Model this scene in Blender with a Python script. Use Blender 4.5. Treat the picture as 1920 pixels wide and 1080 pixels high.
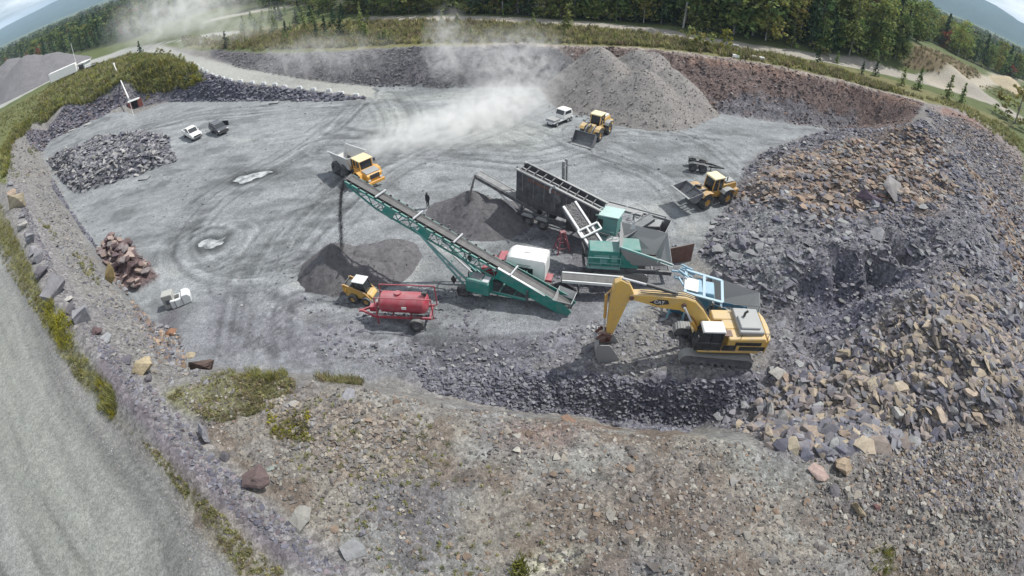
import bpy, math, random
import numpy as np
from mathutils import Vector, Matrix
from mathutils.geometry import delaunay_2d_cdt

for o_ in list(bpy.data.objects):
    bpy.data.objects.remove(o_)
SC = bpy.context.scene
COL = SC.collection
R = math.radians
RNG = np.random.default_rng(11)
random.seed(5)

# ------------------------------------------------------------------ camera (wide drone lens), light, exposure
CAMH, TILT, FOC = 27.0, R(40), 971.0
cd = bpy.data.cameras.new('drone_camera')
cam = bpy.data.objects.new('drone_camera', cd)
COL.objects.link(cam)
cam.location = (0, 0, CAMH)
cam.rotation_euler = (R(90) - TILT, 0, 0)
cd.type = 'PANO'
cd.panorama_type = 'FISHEYE_LENS_POLYNOMIAL'
cd.sensor_width = 36.0
cd.sensor_height = 20.25
cd.fisheye_fov = R(170)
cd.fisheye_polynomial_k0 = 0
cd.fisheye_polynomial_k1 = -1.0 / (FOC / 1920 * 36)
cd.fisheye_polynomial_k2 = 0
cd.fisheye_polynomial_k3 = 0
cd.fisheye_polynomial_k4 = 0
cd.clip_end = 30000
SC.camera = cam

SUN_EL, SUN_AZ = R(55), R(27)          # azimuth measured from +x towards +y
sd = Vector((math.cos(SUN_EL) * math.cos(SUN_AZ), math.cos(SUN_EL) * math.sin(SUN_AZ), math.sin(SUN_EL)))
sl = bpy.data.lights.new('sun', 'SUN')
sl.energy = 4.9
sl.angle = R(0.6)
sl.color = (1.0, 0.965, 0.90)
so = bpy.data.objects.new('sun', sl)
COL.objects.link(so)
so.rotation_euler = (-sd).to_track_quat('-Z', 'Y').to_euler()
so.location = sd * 200

W = bpy.data.worlds.new('World')
SC.world = W
W.use_nodes = True
wn, wl = W.node_tree.nodes, W.node_tree.links
wn.clear()
wo = wn.new('ShaderNodeOutputWorld')
wb = wn.new('ShaderNodeBackground')
sky = wn.new('ShaderNodeTexSky')
sky.sky_type = 'NISHITA'
sky.sun_disc = False
sky.sun_elevation = SUN_EL
sky.sun_rotation = R(90) - SUN_AZ
sky.altitude = 200
sky.air_density = 1.0
sky.dust_density = 1.2
tc = wn.new('ShaderNodeTexCoord')
mp = wn.new('ShaderNodeMapping')
mp.inputs['Scale'].default_value = (1.6, 1.6, 9.0)
cn = wn.new('ShaderNodeTexNoise')
cn.inputs['Scale'].default_value = 2.6
cn.inputs['Detail'].default_value = 7
cn.inputs['Roughness'].default_value = 0.58
cr = wn.new('ShaderNodeValToRGB')
cr.color_ramp.elements[0].position = 0.38
cr.color_ramp.elements[1].position = 0.66
mx = wn.new('ShaderNodeMix')
mx.data_type = 'RGBA'
mx.inputs['B'].default_value = (18, 18.3, 18.8, 1)
wl.new(tc.outputs['Generated'], mp.inputs['Vector'])
wl.new(mp.outputs[0], cn.inputs['Vector'])
wl.new(cn.outputs['Fac'], cr.inputs[0])
wl.new(cr.outputs[0], mx.inputs['Factor'])
wl.new(sky.outputs[0], mx.inputs['A'])
wl.new(mx.outputs['Result'], wb.inputs['Color'])
wb.inputs['Strength'].default_value = 0.08
wl.new(wb.outputs[0], wo.inputs[0])

SC.view_settings.view_transform = 'Standard'
SC.view_settings.look = 'None'
SC.view_settings.exposure = 0.14
SC.view_settings.gamma = 1.0
SC.render.engine = 'CYCLES'
cy = SC.cycles
cy.max_bounces = 5
cy.diffuse_bounces = 2
cy.glossy_bounces = 2
cy.transmission_bounces = 3
cy.transparent_max_bounces = 24
cy.volume_bounces = 4
cy.volume_step_rate = 1.2
cy.volume_max_steps = 128
cy.use_denoising = True

# ------------------------------------------------------------------ rays through the lens, to lay out the place at its real distances
FWD = np.array([0, math.cos(TILT), -math.sin(TILT)])
UPV = np.array([0, math.sin(TILT), math.cos(TILT)])
RGT = np.array([1.0, 0, 0])


def ray(px, py):
    dx, dy = px - 960.0, 540.0 - py
    r = math.hypot(dx, dy) + 1e-9
    t = r / FOC
    return FWD * math.cos(t) + math.sin(t) * (RGT * dx / r + UPV * dy / r)


def Q(px, py, z=0.0):
    """the point at height z seen at photo pixel px,py"""
    d = ray(px, py)
    s = (z - CAMH) / d[2]
    return Vector((s * d[0], s * d[1], z))


# ------------------------------------------------------------------ noise
def _h(ix, iy, seed):
    with np.errstate(over='ignore'):
        h = ix.astype(np.uint32) * np.uint32(374761393) + iy.astype(np.uint32) * np.uint32(668265263) + np.uint32(seed * 144665 + 7)
        h = (h ^ (h >> np.uint32(13))) * np.uint32(1274126177)
        h = h ^ (h >> np.uint32(16))
    return h.astype(np.float64) / 4294967295.0


def vnoise(x, y, seed=0):
    x = np.asarray(x, float); y = np.asarray(y, float)
    fx, fy = np.floor(x), np.floor(y)
    ix, iy = fx.astype(np.int64), fy.astype(np.int64)
    u, v = x - fx, y - fy
    u = u * u * u * (u * (u * 6 - 15) + 10)
    v = v * v * v * (v * (v * 6 - 15) + 10)
    a, b = _h(ix, iy, seed), _h(ix + 1, iy, seed)
    c, d = _h(ix, iy + 1, seed), _h(ix + 1, iy + 1, seed)
    return (a * (1 - u) + b * u) * (1 - v) + (c * (1 - u) + d * u) * v


def fbm(x, y, octv=4, seed=0, gain=0.5):
    s, a, t, f = 0, 1.0, 0, 1.0
    for k in range(octv):
        s = s + a * vnoise(x * f + 17.3 * k, y * f - 9.1 * k, seed + k)
        t += a
        a *= gain
        f *= 2.03
    return s / t


def smooth(a, b, x):
    t = np.clip((x - a) / (b - a), 0, 1)
    return t * t * (3 - 2 * t)


# ------------------------------------------------------------------ object helpers
def tag(o, label=None, cat=None, group=None, kind=None):
    if label: o['label'] = label
    if cat: o['category'] = cat
    if group: o['group'] = group
    if kind: o['kind'] = kind
    return o


def link(name, me, mat=None, parent=None):
    o = bpy.data.objects.new(name, me)
    COL.objects.link(o)
    if mat is not None and me is not None and len(me.materials) == 0:
        me.materials.append(mat)
    if parent is not None:
        o.parent = parent
    return o


def thing(name, label, cat, loc=(0, 0, 0), rz=0.0, group=None, rx=0.0, ry=0.0):
    o = bpy.data.objects.new(name, None)
    COL.objects.link(o)
    o.location = loc
    o.rotation_euler = (rx, ry, rz)
    o.empty_display_size = 0.3
    return tag(o, label, cat, group)


def mesh_np(name, V, F, smooth_=False, col=None, uniform=None):
    """V (n,3); F (m,k) array of equal sized faces"""
    me = bpy.data.meshes.new(name)
    V = np.ascontiguousarray(V, np.float32)
    F = np.ascontiguousarray(F, np.int32)
    n, (m, k) = len(V), F.shape
    me.vertices.add(n)
    me.vertices.foreach_set('co', V.ravel())
    me.loops.add(m * k)
    me.loops.foreach_set('vertex_index', F.ravel())
    me.polygons.add(m)
    me.polygons.foreach_set('loop_start', np.arange(0, m * k, k, dtype=np.int32))
    me.polygons.foreach_set('loop_total', np.full(m, k, np.int32))
    me.polygons.foreach_set('use_smooth', np.full(m, smooth_, bool))
    me.update(calc_edges=True)
    if col is not None:
        at = me.attributes.new('Col', 'FLOAT_COLOR', 'POINT')
        c4 = np.ones((n, 4), np.float32)
        c4[:, :3] = col
        at.data.foreach_set('color', c4.ravel())
    return me


class MB:
    """collects shapes for ONE mesh"""
    def __init__(s):
        s.v, s.f, s.marks = [], [], []

    def cut(s):
        """what follows is another piece (build_each makes each piece its own object)"""
        if s.v and (not s.marks or s.marks[-1] != (len(s.v), len(s.f))):
            s.marks.append((len(s.v), len(s.f)))
        return s

    def build_each(s, name, mat, parent=None, bevel=0.0, smooth_=False):
        out, ends = [], s.marks + [(len(s.v), len(s.f))]
        a, b = 0, 0
        for c, d in ends:
            if c > a:
                q = MB()
                q.v = s.v[a:c]
                q.f = [tuple(i - a for i in f) for f in s.f[b:d]]
                out.append(q.build(name, mat, parent, bevel, smooth_))
            a, b = c, d
        return out

    def add(s, vs, fs):
        b = len(s.v)
        s.v += [tuple(p) for p in vs]
        s.f += [tuple(b + i for i in f) for f in fs]
        return s

    def box(s, c, d, rz=0, ry=0, rx=0, taper=None):
        M = Matrix.Rotation(rz, 3, 'Z') @ Matrix.Rotation(ry, 3, 'Y') @ Matrix.Rotation(rx, 3, 'X')
        vs = []
        for z in (-.5, .5):
            k = 1 if (taper is None or z < 0) else taper
            for x, y in ((-.5, -.5), (.5, -.5), (.5, .5), (-.5, .5)):
                vs.append(Vector(c) + M @ Vector((x * d[0] * k, y * d[1] * k, z * d[2])))
        return s.add(vs, [(3, 2, 1, 0), (4, 5, 6, 7), (0, 1, 5, 4), (1, 2, 6, 5), (2, 3, 7, 6), (3, 0, 4, 7)])

    def beam(s, a, b, w, h=None, up=(0, 0, 1)):
        a, b = Vector(a), Vector(b)
        h = h or w
        d = (b - a).normalized()
        sd_ = d.cross(Vector(up))
        if sd_.length < 1e-3:
            sd_ = d.cross(Vector((1, 0, 0)))
        sd_.normalize()
        u = sd_.cross(d)
        vs = []
        for p in (a, b):
            for i, j in ((-.5, -.5), (.5, -.5), (.5, .5), (-.5, .5)):
                vs.append(p + sd_ * i * w + u * j * h)
        return s.add(vs, [(0, 1, 2, 3), (7, 6, 5, 4), (0, 4, 5, 1), (1, 5, 6, 2), (2, 6, 7, 3), (3, 7, 4, 0)])

    def cyl(s, a, b, r0, r1=None, n=12, cap=True):
        a, b = Vector(a), Vector(b)
        r1 = r0 if r1 is None else r1
        d = (b - a).normalized()
        x = d.cross(Vector((0, 0, 1)))
        if x.length < 1e-3:
            x = Vector((1, 0, 0))
        x.normalize()
        y = d.cross(x)
        vs = []
        for p, r in ((a, r0), (b, r1)):
            for i in range(n):
                t = 2 * math.pi * i / n
                vs.append(p + x * math.cos(t) * r + y * math.sin(t) * r)
        fs = [(i, (i + 1) % n, n + (i + 1) % n, n + i) for i in range(n)]
        if cap:
            fs += [tuple(range(n - 1, -1, -1)), tuple(range(n, 2 * n))]
        return s.add(vs, fs)

    def tube(s, pts, r, n=8):
        for a, b in zip(pts[:-1], pts[1:]):
            s.cyl(a, b, r, n=n)
        return s

    def prism(s, prof, y0, y1):
        """profile in x,z (counter-clockwise seen from -y), extruded along y"""
        n = len(prof)
        vs = [(x, y0, z) for x, z in prof] + [(x, y1, z) for x, z in prof]
        fs = [tuple(range(n)), tuple(range(2 * n - 1, n - 1, -1))]
        fs += [((i + 1) % n, i, n + i, n + (i + 1) % n) for i in range(n)]
        return s.add(vs, fs)

    def slab(s, quad, t):
        """flat panel through the points with thickness t"""
        q = [Vector(p) for p in quad]
        nrm = (q[1] - q[0]).cross(q[-1] - q[0]).normalized() * t
        n = len(q)
        vs = q + [p + nrm for p in q]
        return s.add(vs, [tuple(range(n - 1, -1, -1)), tuple(range(n, 2 * n))] +
                     [(i, (i + 1) % n, n + (i + 1) % n, n + i) for i in range(n)])

    def shell(s, prof, y0, y1, t):
        """bent plate: open polyline profile in x,z with thickness t, from y0 to y1"""
        P = [Vector((x, z)) for x, z in prof]
        off = []
        for i, p in enumerate(P):
            a = P[max(i - 1, 0)]; b = P[min(i + 1, len(P) - 1)]
            d = (b - a).normalized()
            off.append(p + Vector((-d.y, d.x)) * t)
        loop = [tuple(p) for p in P] + [tuple(p) for p in reversed(off)]
        n = len(P)
        vs, fs = [], []
        for y in (y0, y1):
            vs += [(p[0], y, p[1]) for p in P] + [(p[0], y, p[1]) for p in off]
        for i in range(n - 1):
            fs += [(i, i + 1, 2 * n + i + 1, 2 * n + i), (n + i + 1, n + i, 3 * n + i, 3 * n + i + 1),
                   (i + 1, i, n + i, n + i + 1), (2 * n + i, 2 * n + i + 1, 3 * n + i + 1, 3 * n + i)]
        fs += [(0, 2 * n, 3 * n, n), (n - 1, 2 * n - 1, 4 * n - 1, 3 * n - 1)]
        return s.add(vs, fs)

    def lathe(s, prof, c=(0, 0, 0), n=24):
        """profile of (y, radius) about the y axis"""
        k = len(prof)
        vs = []
        for i in range(n):
            t = 2 * math.pi * i / n
            for y, r in prof:
                vs.append((c[0] + r * math.cos(t), c[1] + y, c[2] + r * math.sin(t)))
        fs = []
        for i in range(n):
            j = (i + 1) % n
            for q in range(k - 1):
                fs.append((i * k + q, i * k + q + 1, j * k + q + 1, j * k + q))
        return s.add(vs, fs)

    def mesh(s, name, smooth_=False):
        me = bpy.data.meshes.new(name)
        me.from_pydata([tuple(v) for v in s.v], [], s.f)
        me.validate()
        import bmesh
        bm = bmesh.new()
        bm.from_mesh(me)
        bmesh.ops.recalc_face_normals(bm, faces=bm.faces[:])
        bm.to_mesh(me)
        bm.free()
        if smooth_:
            me.polygons.foreach_set('use_smooth', np.ones(len(me.polygons), bool))
            me.set_sharp_from_angle(angle=R(38))
        me.update()
        return me

    def build(s, name, mat, parent=None, bevel=0.0, smooth_=False):
        o = link(name, s.mesh(name, smooth_), mat, parent)
        if bevel:
            m = o.modifiers.new('edge', 'BEVEL')
            m.width = bevel
            m.segments = 1
            m.limit_method = 'ANGLE'
            m.angle_limit = R(40)
        return o


# ------------------------------------------------------------------ materials
def new_mat(name):
    m = bpy.data.materials.new(name)
    m.use_nodes = True
    nt = m.node_tree
    nt.nodes.clear()
    return m, nt.nodes, nt.links


DUSTC = (0.27, 0.28, 0.275, 1)


def paint(name, color, rough=0.5, dust=0.35, metal=0.0, scale=2.0, wear=(0.10, 0.06, 0.045), wearamt=0.25):
    """painted or bare surface with quarry dust lying on its upward faces and worn, dirty patches"""
    m, n, l = new_mat(name)
    out = n.new('ShaderNodeOutputMaterial')
    b = n.new('ShaderNodeBsdfPrincipled')
    t = n.new('ShaderNodeTexCoord')
    n1 = n.new('ShaderNodeTexNoise'); n1.inputs['Scale'].default_value = scale; n1.inputs['Detail'].default_value = 6
    n2 = n.new('ShaderNodeTexNoise'); n2.inputs['Scale'].default_value = scale * 3.1; n2.inputs['Detail'].default_value = 8; n2.inputs['Roughness'].default_value = 0.7
    l.new(t.outputs['Object'], n1.inputs['Vector']); l.new(t.outputs['Object'], n2.inputs['Vector'])
    r1 = n.new('ShaderNodeMapRange'); r1.inputs['From Min'].default_value = 0.35; r1.inputs['From Max'].default_value = 0.75
    r1.inputs['To Max'].default_value = dust
    l.new(n1.outputs['Fac'], r1.inputs['Value'])
    g = n.new('ShaderNodeNewGeometry')
    sx = n.new('ShaderNodeSeparateXYZ'); l.new(g.outputs['Normal'], sx.inputs[0])
    up = n.new('ShaderNodeMapRange'); up.inputs['From Min'].default_value = 0.2; up.inputs['From Max'].default_value = 1.0
    up.inputs['To Max'].default_value = dust * 0.9
    l.new(sx.outputs['Z'], up.inputs['Value'])
    ad = n.new('ShaderNodeMath'); ad.operation = 'ADD'; ad.use_clamp = True
    l.new(r1.outputs[0], ad.inputs[0]); l.new(up.outputs[0], ad.inputs[1])
    mm = n.new('ShaderNodeMath'); mm.operation = 'MULTIPLY'; mm.inputs[1].default_value = 0.9
    l.new(ad.outputs[0], mm.inputs[0])
    r2 = n.new('ShaderNodeMapRange'); r2.inputs['From Min'].default_value = 0.58; r2.inputs['From Max'].default_value = 0.70
    r2.inputs['To Max'].default_value = wearamt
    l.new(n2.outputs['Fac'], r2.inputs['Value'])
    m1 = n.new('ShaderNodeMix'); m1.data_type = 'RGBA'
    m1.inputs['A'].default_value = (*color, 1); m1.inputs['B'].default_value = (*wear, 1)
    l.new(r2.outputs[0], m1.inputs['Factor'])
    m2 = n.new('ShaderNodeMix'); m2.data_type = 'RGBA'
    m2.inputs['B'].default_value = DUSTC
    l.new(m1.outputs['Result'], m2.inputs['A']); l.new(mm.outputs[0], m2.inputs['Factor'])
    l.new(m2.outputs['Result'], b.inputs['Base Color'])
    b.inputs['Roughness'].default_value = rough
    b.inputs['Metallic'].default_value = metal
    l.new(b.outputs[0], out.inputs[0])
    return m


def attr_mat(name, rough=0.95, bump=0.35, scale=3.0, var=0.5, fine=22.0, spec=0.25, translucent=0.0, objvar=0.0):
    """colour from the mesh's own Col attribute, broken up with stone-scale noise"""
    m, n, l = new_mat(name)
    out = n.new('ShaderNodeOutputMaterial')
    b = n.new('ShaderNodeBsdfPrincipled')
    a = n.new('ShaderNodeAttribute'); a.attribute_name = 'Col'
    t = n.new('ShaderNodeTexCoord')
    n1 = n.new('ShaderNodeTexNoise'); n1.inputs['Scale'].default_value = scale; n1.inputs['Detail'].default_value = 8; n1.inputs['Roughness'].default_value = 0.65
    l.new(t.outputs['Object'], n1.inputs['Vector'])
    mr = n.new('ShaderNodeMapRange'); mr.inputs['From Min'].default_value = 0.25; mr.inputs['From Max'].default_value = 0.75
    mr.inputs['To Min'].default_value = 1 - var; mr.inputs['To Max'].default_value = 1 + var
    l.new(n1.outputs['Fac'], mr.inputs['Value'])
    v = n.new('ShaderNodeVectorMath'); v.operation = 'SCALE'
    l.new(a.outputs['Color'], v.inputs[0]); l.new(mr.outputs[0], v.inputs['Scale'])
    last = v.outputs[0]
    if objvar:
        oi = n.new('ShaderNodeObjectInfo')
        hs = n.new('ShaderNodeHueSaturation')
        h = n.new('ShaderNodeMapRange'); h.inputs['To Min'].default_value = 0.5 - objvar * .12; h.inputs['To Max'].default_value = 0.5 + objvar * .10
        vv = n.new('ShaderNodeMapRange'); vv.inputs['To Min'].default_value = 1 - objvar; vv.inputs['To Max'].default_value = 1 + objvar
        mu = n.new('ShaderNodeMath'); mu.operation = 'MULTIPLY'; mu.inputs[1].default_value = 7.31
        fr = n.new('ShaderNodeMath'); fr.operation = 'FRACT'
        l.new(oi.outputs['Random'], h.inputs['Value']); l.new(oi.outputs['Random'], mu.inputs[0]); l.new(mu.outputs[0], fr.inputs[0]); l.new(fr.outputs[0], vv.inputs['Value'])
        l.new(h.outputs[0], hs.inputs['Hue']); l.new(vv.outputs[0], hs.inputs['Value']); l.new(last, hs.inputs['Color'])
        last = hs.outputs[0]
    l.new(last, b.inputs['Base Color'])
    b.inputs['Roughness'].default_value = rough
    b.inputs['Specular IOR Level'].default_value = spec
    if bump:
        n2 = n.new('ShaderNodeTexNoise'); n2.inputs['Scale'].default_value = fine; n2.inputs['Detail'].default_value = 5; n2.inputs['Roughness'].default_value = 0.7
        l.new(t.outputs['Object'], n2.inputs['Vector'])
        bp = n.new('ShaderNodeBump'); bp.inputs['Strength'].default_value = bump; bp.inputs['Distance'].default_value = 0.12
        l.new(n2.outputs['Fac'], bp.inputs['Height']); l.new(bp.outputs[0], b.inputs['Normal'])
    if translucent:
        tr = n.new('ShaderNodeBsdfTranslucent'); l.new(last, tr.inputs['Color'])
        ms = n.new('ShaderNodeMixShader'); ms.inputs[0].default_value = translucent
        l.new(b.outputs[0], ms.inputs[1]); l.new(tr.outputs[0], ms.inputs[2]); l.new(ms.outputs[0], out.inputs[0])
    else:
        l.new(b.outputs[0], out.inputs[0])
    return m
# ================================================================== the ground: a survey model of break lines, then a fine height grid
TP, TE = [], []           # points (x,y,z), edges


def line(pts, closed=False):
    i0 = len(TP)
    for p in pts:
        TP.append(tuple(Q(*p)))
    for i in range(i0, len(TP) - 1):
        TE.append((i, i + 1))


def spots(pts):
    for p in pts:
        TP.append(tuple(Q(*p)))


def wpts(pts):
    for p in pts:
        TP.append(p)


# toe of the pit walls
line([(147, 239, 0), (95, 262, 0), (78, 285, 0), (100, 330, 0), (125, 385, 0), (160, 440, 0), (185, 470, 0), (215, 530, 0), (245, 562, 0),
      (300, 625, 0), (345, 680, 0), (400, 688, 0), (530, 698, 0), (650, 708, -.2), (760, 735, -.6), (900, 762, -1.4), (1000, 779, -2.2), (1080, 783, -2.5),
      (1150, 803, -3.0), (1250, 814, -3.4), (1310, 800, -3.0)])
line([(147, 239, 0), (188, 222, 0), (224, 210, 0), (250, 203, 0), (320, 188, 0), (420, 189, 0), (520, 189, 0), (620, 189, 0), (685, 188, 0)])
# lip of the small rock step under the left bank
line([(100, 362, 2), (135, 405, 2.2), (165, 448, 2.2), (195, 505, 2.3), (232, 545, 2.4), (266, 600, 2.6), (315, 655, 2.6), (350, 688, 3.2), (400, 694, 4.6),
      (470, 700, 5.4), (530, 708, 5.7), (590, 712, 5.9), (650, 720, 6), (700, 733, 6), (760, 745, 6), (830, 757, 6.0), (900, 772, 5.8), (950, 784, 6.0), (1000, 789, 5.7), (1080, 790, 5.9), (1150, 812, 5.8),
      (1250, 823, 5.7), (1300, 812, 5.6), (1370, 834, 5.6), (1440, 850, 5.6), (1540, 868, 5.7), (1650, 845, 6), (1800, 820, 7), (1930, 800, 8)])
# foot of the berm on the pit side, berm crest, road edge
line([(30, 345, 6.3), (60, 410, 6.3), (88, 475, 6.3), (125, 540, 6.3), (170, 600, 6.3), (215, 650, 6.3), (290, 725, 6.3), (370, 815, 6.3), (490, 920, 6.3), (680, 1060, 6.3)])
line([(12, 345, 7.2), (34, 410, 7.2), (60, 475, 7.2), (95, 545, 7.2), (135, 610, 7.3), (180, 665, 7.3), (240, 745, 7.3), (310, 835, 7.2), (425, 950, 7.0), (575, 1070, 6.9)])
line([(-60, 330, 6.3), (-20, 405, 6.3), (35, 525, 6.3), (88, 620, 6.3), (143, 710, 6.3), (220, 800, 6.3), (318, 915, 6.3), (430, 1085, 6.3)])
# platform in front
spots([(960, 1000, 6.4), (700, 880, 6.4), (500, 800, 6.5), (450, 730, 6.0), (600, 790, 6.3), (1100, 880, 6.2), (1300, 950, 6.1), (1500, 950, 6.3), (1600, 1020, 6.8), (1750, 900, 7.2), (1880, 900, 8.4),
       (1910, 1070, 8.4), (1250, 1060, 6.5), (1700, 1060, 7.3)])
wpts([(x, -12.0, 6.4) for x in (-30, -10, 10)] + [(28, -12, 8.0), (60, -15, 9)] + [(-90, -15, 6.3), (-60, 3, 6.3)])
# left: grass bank and access path
line([(12, 345, 7.2), (2, 300, 7), (14, 268, 6.6), (40, 240, 6), (74, 213, 5.4), (126, 195, 5.2), (160, 180, 5), (200, 176, 4.4), (228, 190, 2.4)])
line([(-30, 222, 6.5), (0, 205, 6.5), (50, 177, 6.5), (95, 153, 6.5), (160, 128, 6.5), (240, 101, 6.5)])
spots([(40, 205, 6.6), (100, 172, 6.8), (170, 145, 7), (210, 128, 7.6), (-40, 290, 6.6)])
spots([(230, 140, 7.4), (265, 120, 8.2), (320, 119, 6.8), (358, 127, 5.8), (380, 158, 2.3), (310, 170, 1.6), (262, 178, 1.6), (385, 142, 4.5)])
# haul road down into the pit: rock embankment edge, other edge
line([(330, 104, 6.2), (372, 131, 5.0), (400, 144, 4.0), (440, 153, 3.0), (520, 164, 1.7), (600, 173, .8), (690, 184, .1)])
# back wall and east wall toe
line([(300, 84, 6.5), (340, 98, 6.2), (400, 112, 5.0), (447, 126, 3.8), (547, 144, 1.9), (640, 156, .7), (700, 161, 0.1), (830, 165, 0), (1000, 163, 0), (1150, 190, 0), (1350, 214, 0), (1450, 227, 0), (1560, 240, 0), (1640, 246, .6), (1700, 232, 5.5)])
line([(345, 92, 6.6), (393, 91, 6.3), (480, 99, 5.9), (547, 97, 5.5), (633, 96, 5.3), (750, 90, 5.5), (880, 86, 5.8), (973, 80, 6.2), (1040, 86, 6.4), (1180, 90, 7), (1280, 99, 7.2), (1370, 112, 7.2), (1440, 121, 7.2), (1500, 136, 7.2),
      (1580, 152, 7.2), (1647, 170, 7.2), (1735, 192, 7.4), (1800, 205, 7.4), (1860, 238, 7.6), (1920, 280, 7.8), (2000, 345, 8)])
spots([(400, 63, 7), (700, 33, 6.2), (1000, 38, 6.5), (1200, 52, 6.8), (1300, 70, 7), (1400, 87, 7), (1600, 122, 7), (1750, 155, 7), (1880, 200, 7.2), (1900, 150, 6.5), (550, 40, 6.3), (1950, 230, 7.5)])
spots([(1755, 92, 15), (1700, 70, 15), (1820, 118, 10), (1690, 118, 8), (1780, 142, 7), (1850, 148, 6.8)])
# muck pile
line([(1700, 232, 5.5), (1735, 222, 7.0), (1765, 250, 7.6), (1790, 300, 8), (1825, 350, 8.6), (1855, 430, 9), (1885, 520, 9), (1925, 620, 9), (1965, 720, 8.8)])
line([(1735, 206, 6.8), (1770, 232, 6.0), (1805, 280, 5.6), (1850, 335, 6), (1895, 420, 6.4), (1945, 520, 6.8), (2010, 620, 7.2)])
line([(1560, 242, .3), (1500, 262, .4), (1430, 285, .2), (1395, 320, .3), (1372, 370, .3), (1330, 430, .3), (1300, 480, .2), (1360, 540, .4), (1440, 600, .5), (1450, 660, .7), (1440, 700, .8), (1400, 745, -.6), (1310, 800, -3.0)])
spots([(1600, 258, 3.2), (1660, 240, 5.2), (1700, 245, 7.0), (1520, 290, 2.6), (1600, 310, 5.0), (1700, 310, 7.2), (1480, 335, 2.6), (1560, 370, 4.4), (1660, 370, 6.6), (1760, 380, 8.1), (1400, 400, 1.2), (1470, 420, 2.8),
       (1420, 470, 2.2), (1530, 450, 4.2), (1640, 440, 6.0), (1740, 450, 7.4), (1820, 480, 8.4)])
line([(1505, 505, 3.6), (1540, 478, 5.0), (1610, 468, 5.9), (1690, 470, 6.8), (1745, 490, 7.3), (1735, 535, 6.9), (1690, 568, 6.0), (1630, 610, 4.4), (1585, 640, 3.2), (1520, 665, 1.6)])
spots([(1560, 540, 1.7), (1620, 545, 2.1), (1680, 535, 3.2), (1560, 590, 1.3), (1630, 575, 1.9), (1500, 560, 1.5), (1500, 620, 1.1)])
spots([(1560, 680, 2.8), (1640, 660, 4.8), (1750, 600, 7.0), (1830, 600, 8.0), (1500, 740, 1.8), (1600, 740, 3.8), (1700, 720, 5.6), (1800, 700, 7.4), (1880, 720, 8.6), (1480, 800, 3.2), (1560, 810, 4.0), (1660, 800, 5.4),
       (1760, 780, 6.8), (1860, 790, 7.8), (1420, 790, 1.0)])
# excavator's bench and the slope it digs from
line([(1060, 690, .1), (1120, 705, .4), (1200, 712, .6), (1300, 712, .7), (1380, 720, .5), (1420, 705, .8)])
spots([(1340, 660, .8), (1420, 650, .8), (1240, 640, .9), (1200, 605, .7), (1150, 660, .1), (1150, 625, .3), (1130, 600, .2), (1300, 600, .4), (1200, 740, -.9), (1300, 745, -1.0), (1130, 740, -.8), (1050, 730, -.5), (960, 720, -.4)])
spots([(600, 400, 0), (800, 300, 0), (400, 300, 0), (500, 230, 0), (900, 220, 0), (1100, 300, 0), (500, 560, 0), (700, 640, 0), (900, 640, 0), (980, 560, 0), (1200, 330, 0), (250, 330, 0), (1250, 250, 0), (250, 260, 0)])
for k in range(28):
    a_ = 2 * math.pi * k / 28
    for rr, zz in ((330, 6.5), (900, 5.0), (9000, 4.0)):
        wpts([(rr * math.sin(a_), rr * math.cos(a_) + 20, zz)])

cdt = delaunay_2d_cdt([Vector(p[:2]) for p in TP], TE, [], 0, 1e-4, True)
cv = np.array([tuple(v) for v in cdt[0]])
cz = np.zeros(len(cv))
TPn = np.array(TP)
for i, orig in enumerate(cdt[3]):
    if orig:
        cz[i] = TPn[orig[0], 2]
    else:
        dd = np.hypot(*(TPn[:, :2] - cv[i]).T)
        k2 = np.argsort(dd)[:3]
        w_ = 1 / (dd[k2] + .01)
        cz[i] = (TPn[k2, 2] * w_).sum() / w_.sum()


def axis(lo, hi, step, ratio, far):
    core = np.arange(lo, hi + 1e-6, step)
    up_, d, s = [], step, hi
    while s < far:
        d *= ratio; s += d; up_.append(s)
    dn, d, s = [], step, lo
    while s > -far:
        d *= ratio; s -= d; dn.append(s)
    return np.concatenate([dn[::-1], core, up_])


GX = np.concatenate([axis(-110, 66, 0.26, 1.05, 8200)])
GY = axis(-4, 92, 0.26, 1.05, 8200)
GY = GY[GY > -60]
NX, NY = len(GX), len(GY)
Z = np.full((NY, NX), 5.0)
for f in cdt[2]:
    a, b, c = (cv[i] for i in f[:3])
    za, zb, zc = (cz[i] for i in f[:3])
    x0, x1 = min(a[0], b[0], c[0]), max(a[0], b[0], c[0])
    y0, y1 = min(a[1], b[1], c[1]), max(a[1], b[1], c[1])
    i0, i1 = np.searchsorted(GX, x0), np.searchsorted(GX, x1, 'right')
    j0, j1 = np.searchsorted(GY, y0), np.searchsorted(GY, y1, 'right')
    if i1 <= i0 or j1 <= j0:
        continue
    xx, yy = np.meshgrid(GX[i0:i1], GY[j0:j1])
    den = (b[1] - c[1]) * (a[0] - c[0]) + (c[0] - b[0]) * (a[1] - c[1])
    if abs(den) < 1e-9:
        continue
    l1 = ((b[1] - c[1]) * (xx - c[0]) + (c[0] - b[0]) * (yy - c[1])) / den
    l2 = ((c[1] - a[1]) * (xx - c[0]) + (a[0] - c[0]) * (yy - c[1])) / den
    l3 = 1 - l1 - l2
    ins = (l1 > -1e-6) & (l2 > -1e-6) & (l3 > -1e-6)
    sub = Z[j0:j1, i0:i1]
    sub[ins] = (l1 * za + l2 * zb + l3 * zc)[ins]


def blur(A, k):
    for ax in (0, 1):
        P = np.pad(A, [(k, k) if i == ax else (0, 0) for i in (0, 1)], mode='edge')
        cs = np.cumsum(np.insert(P, 0, 0, axis=ax), axis=ax)
        n = 2 * k + 1
        A = (np.take(cs, range(n, cs.shape[ax]), axis=ax) - np.take(cs, range(0, cs.shape[ax] - n), axis=ax)) / n
    return A


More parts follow.
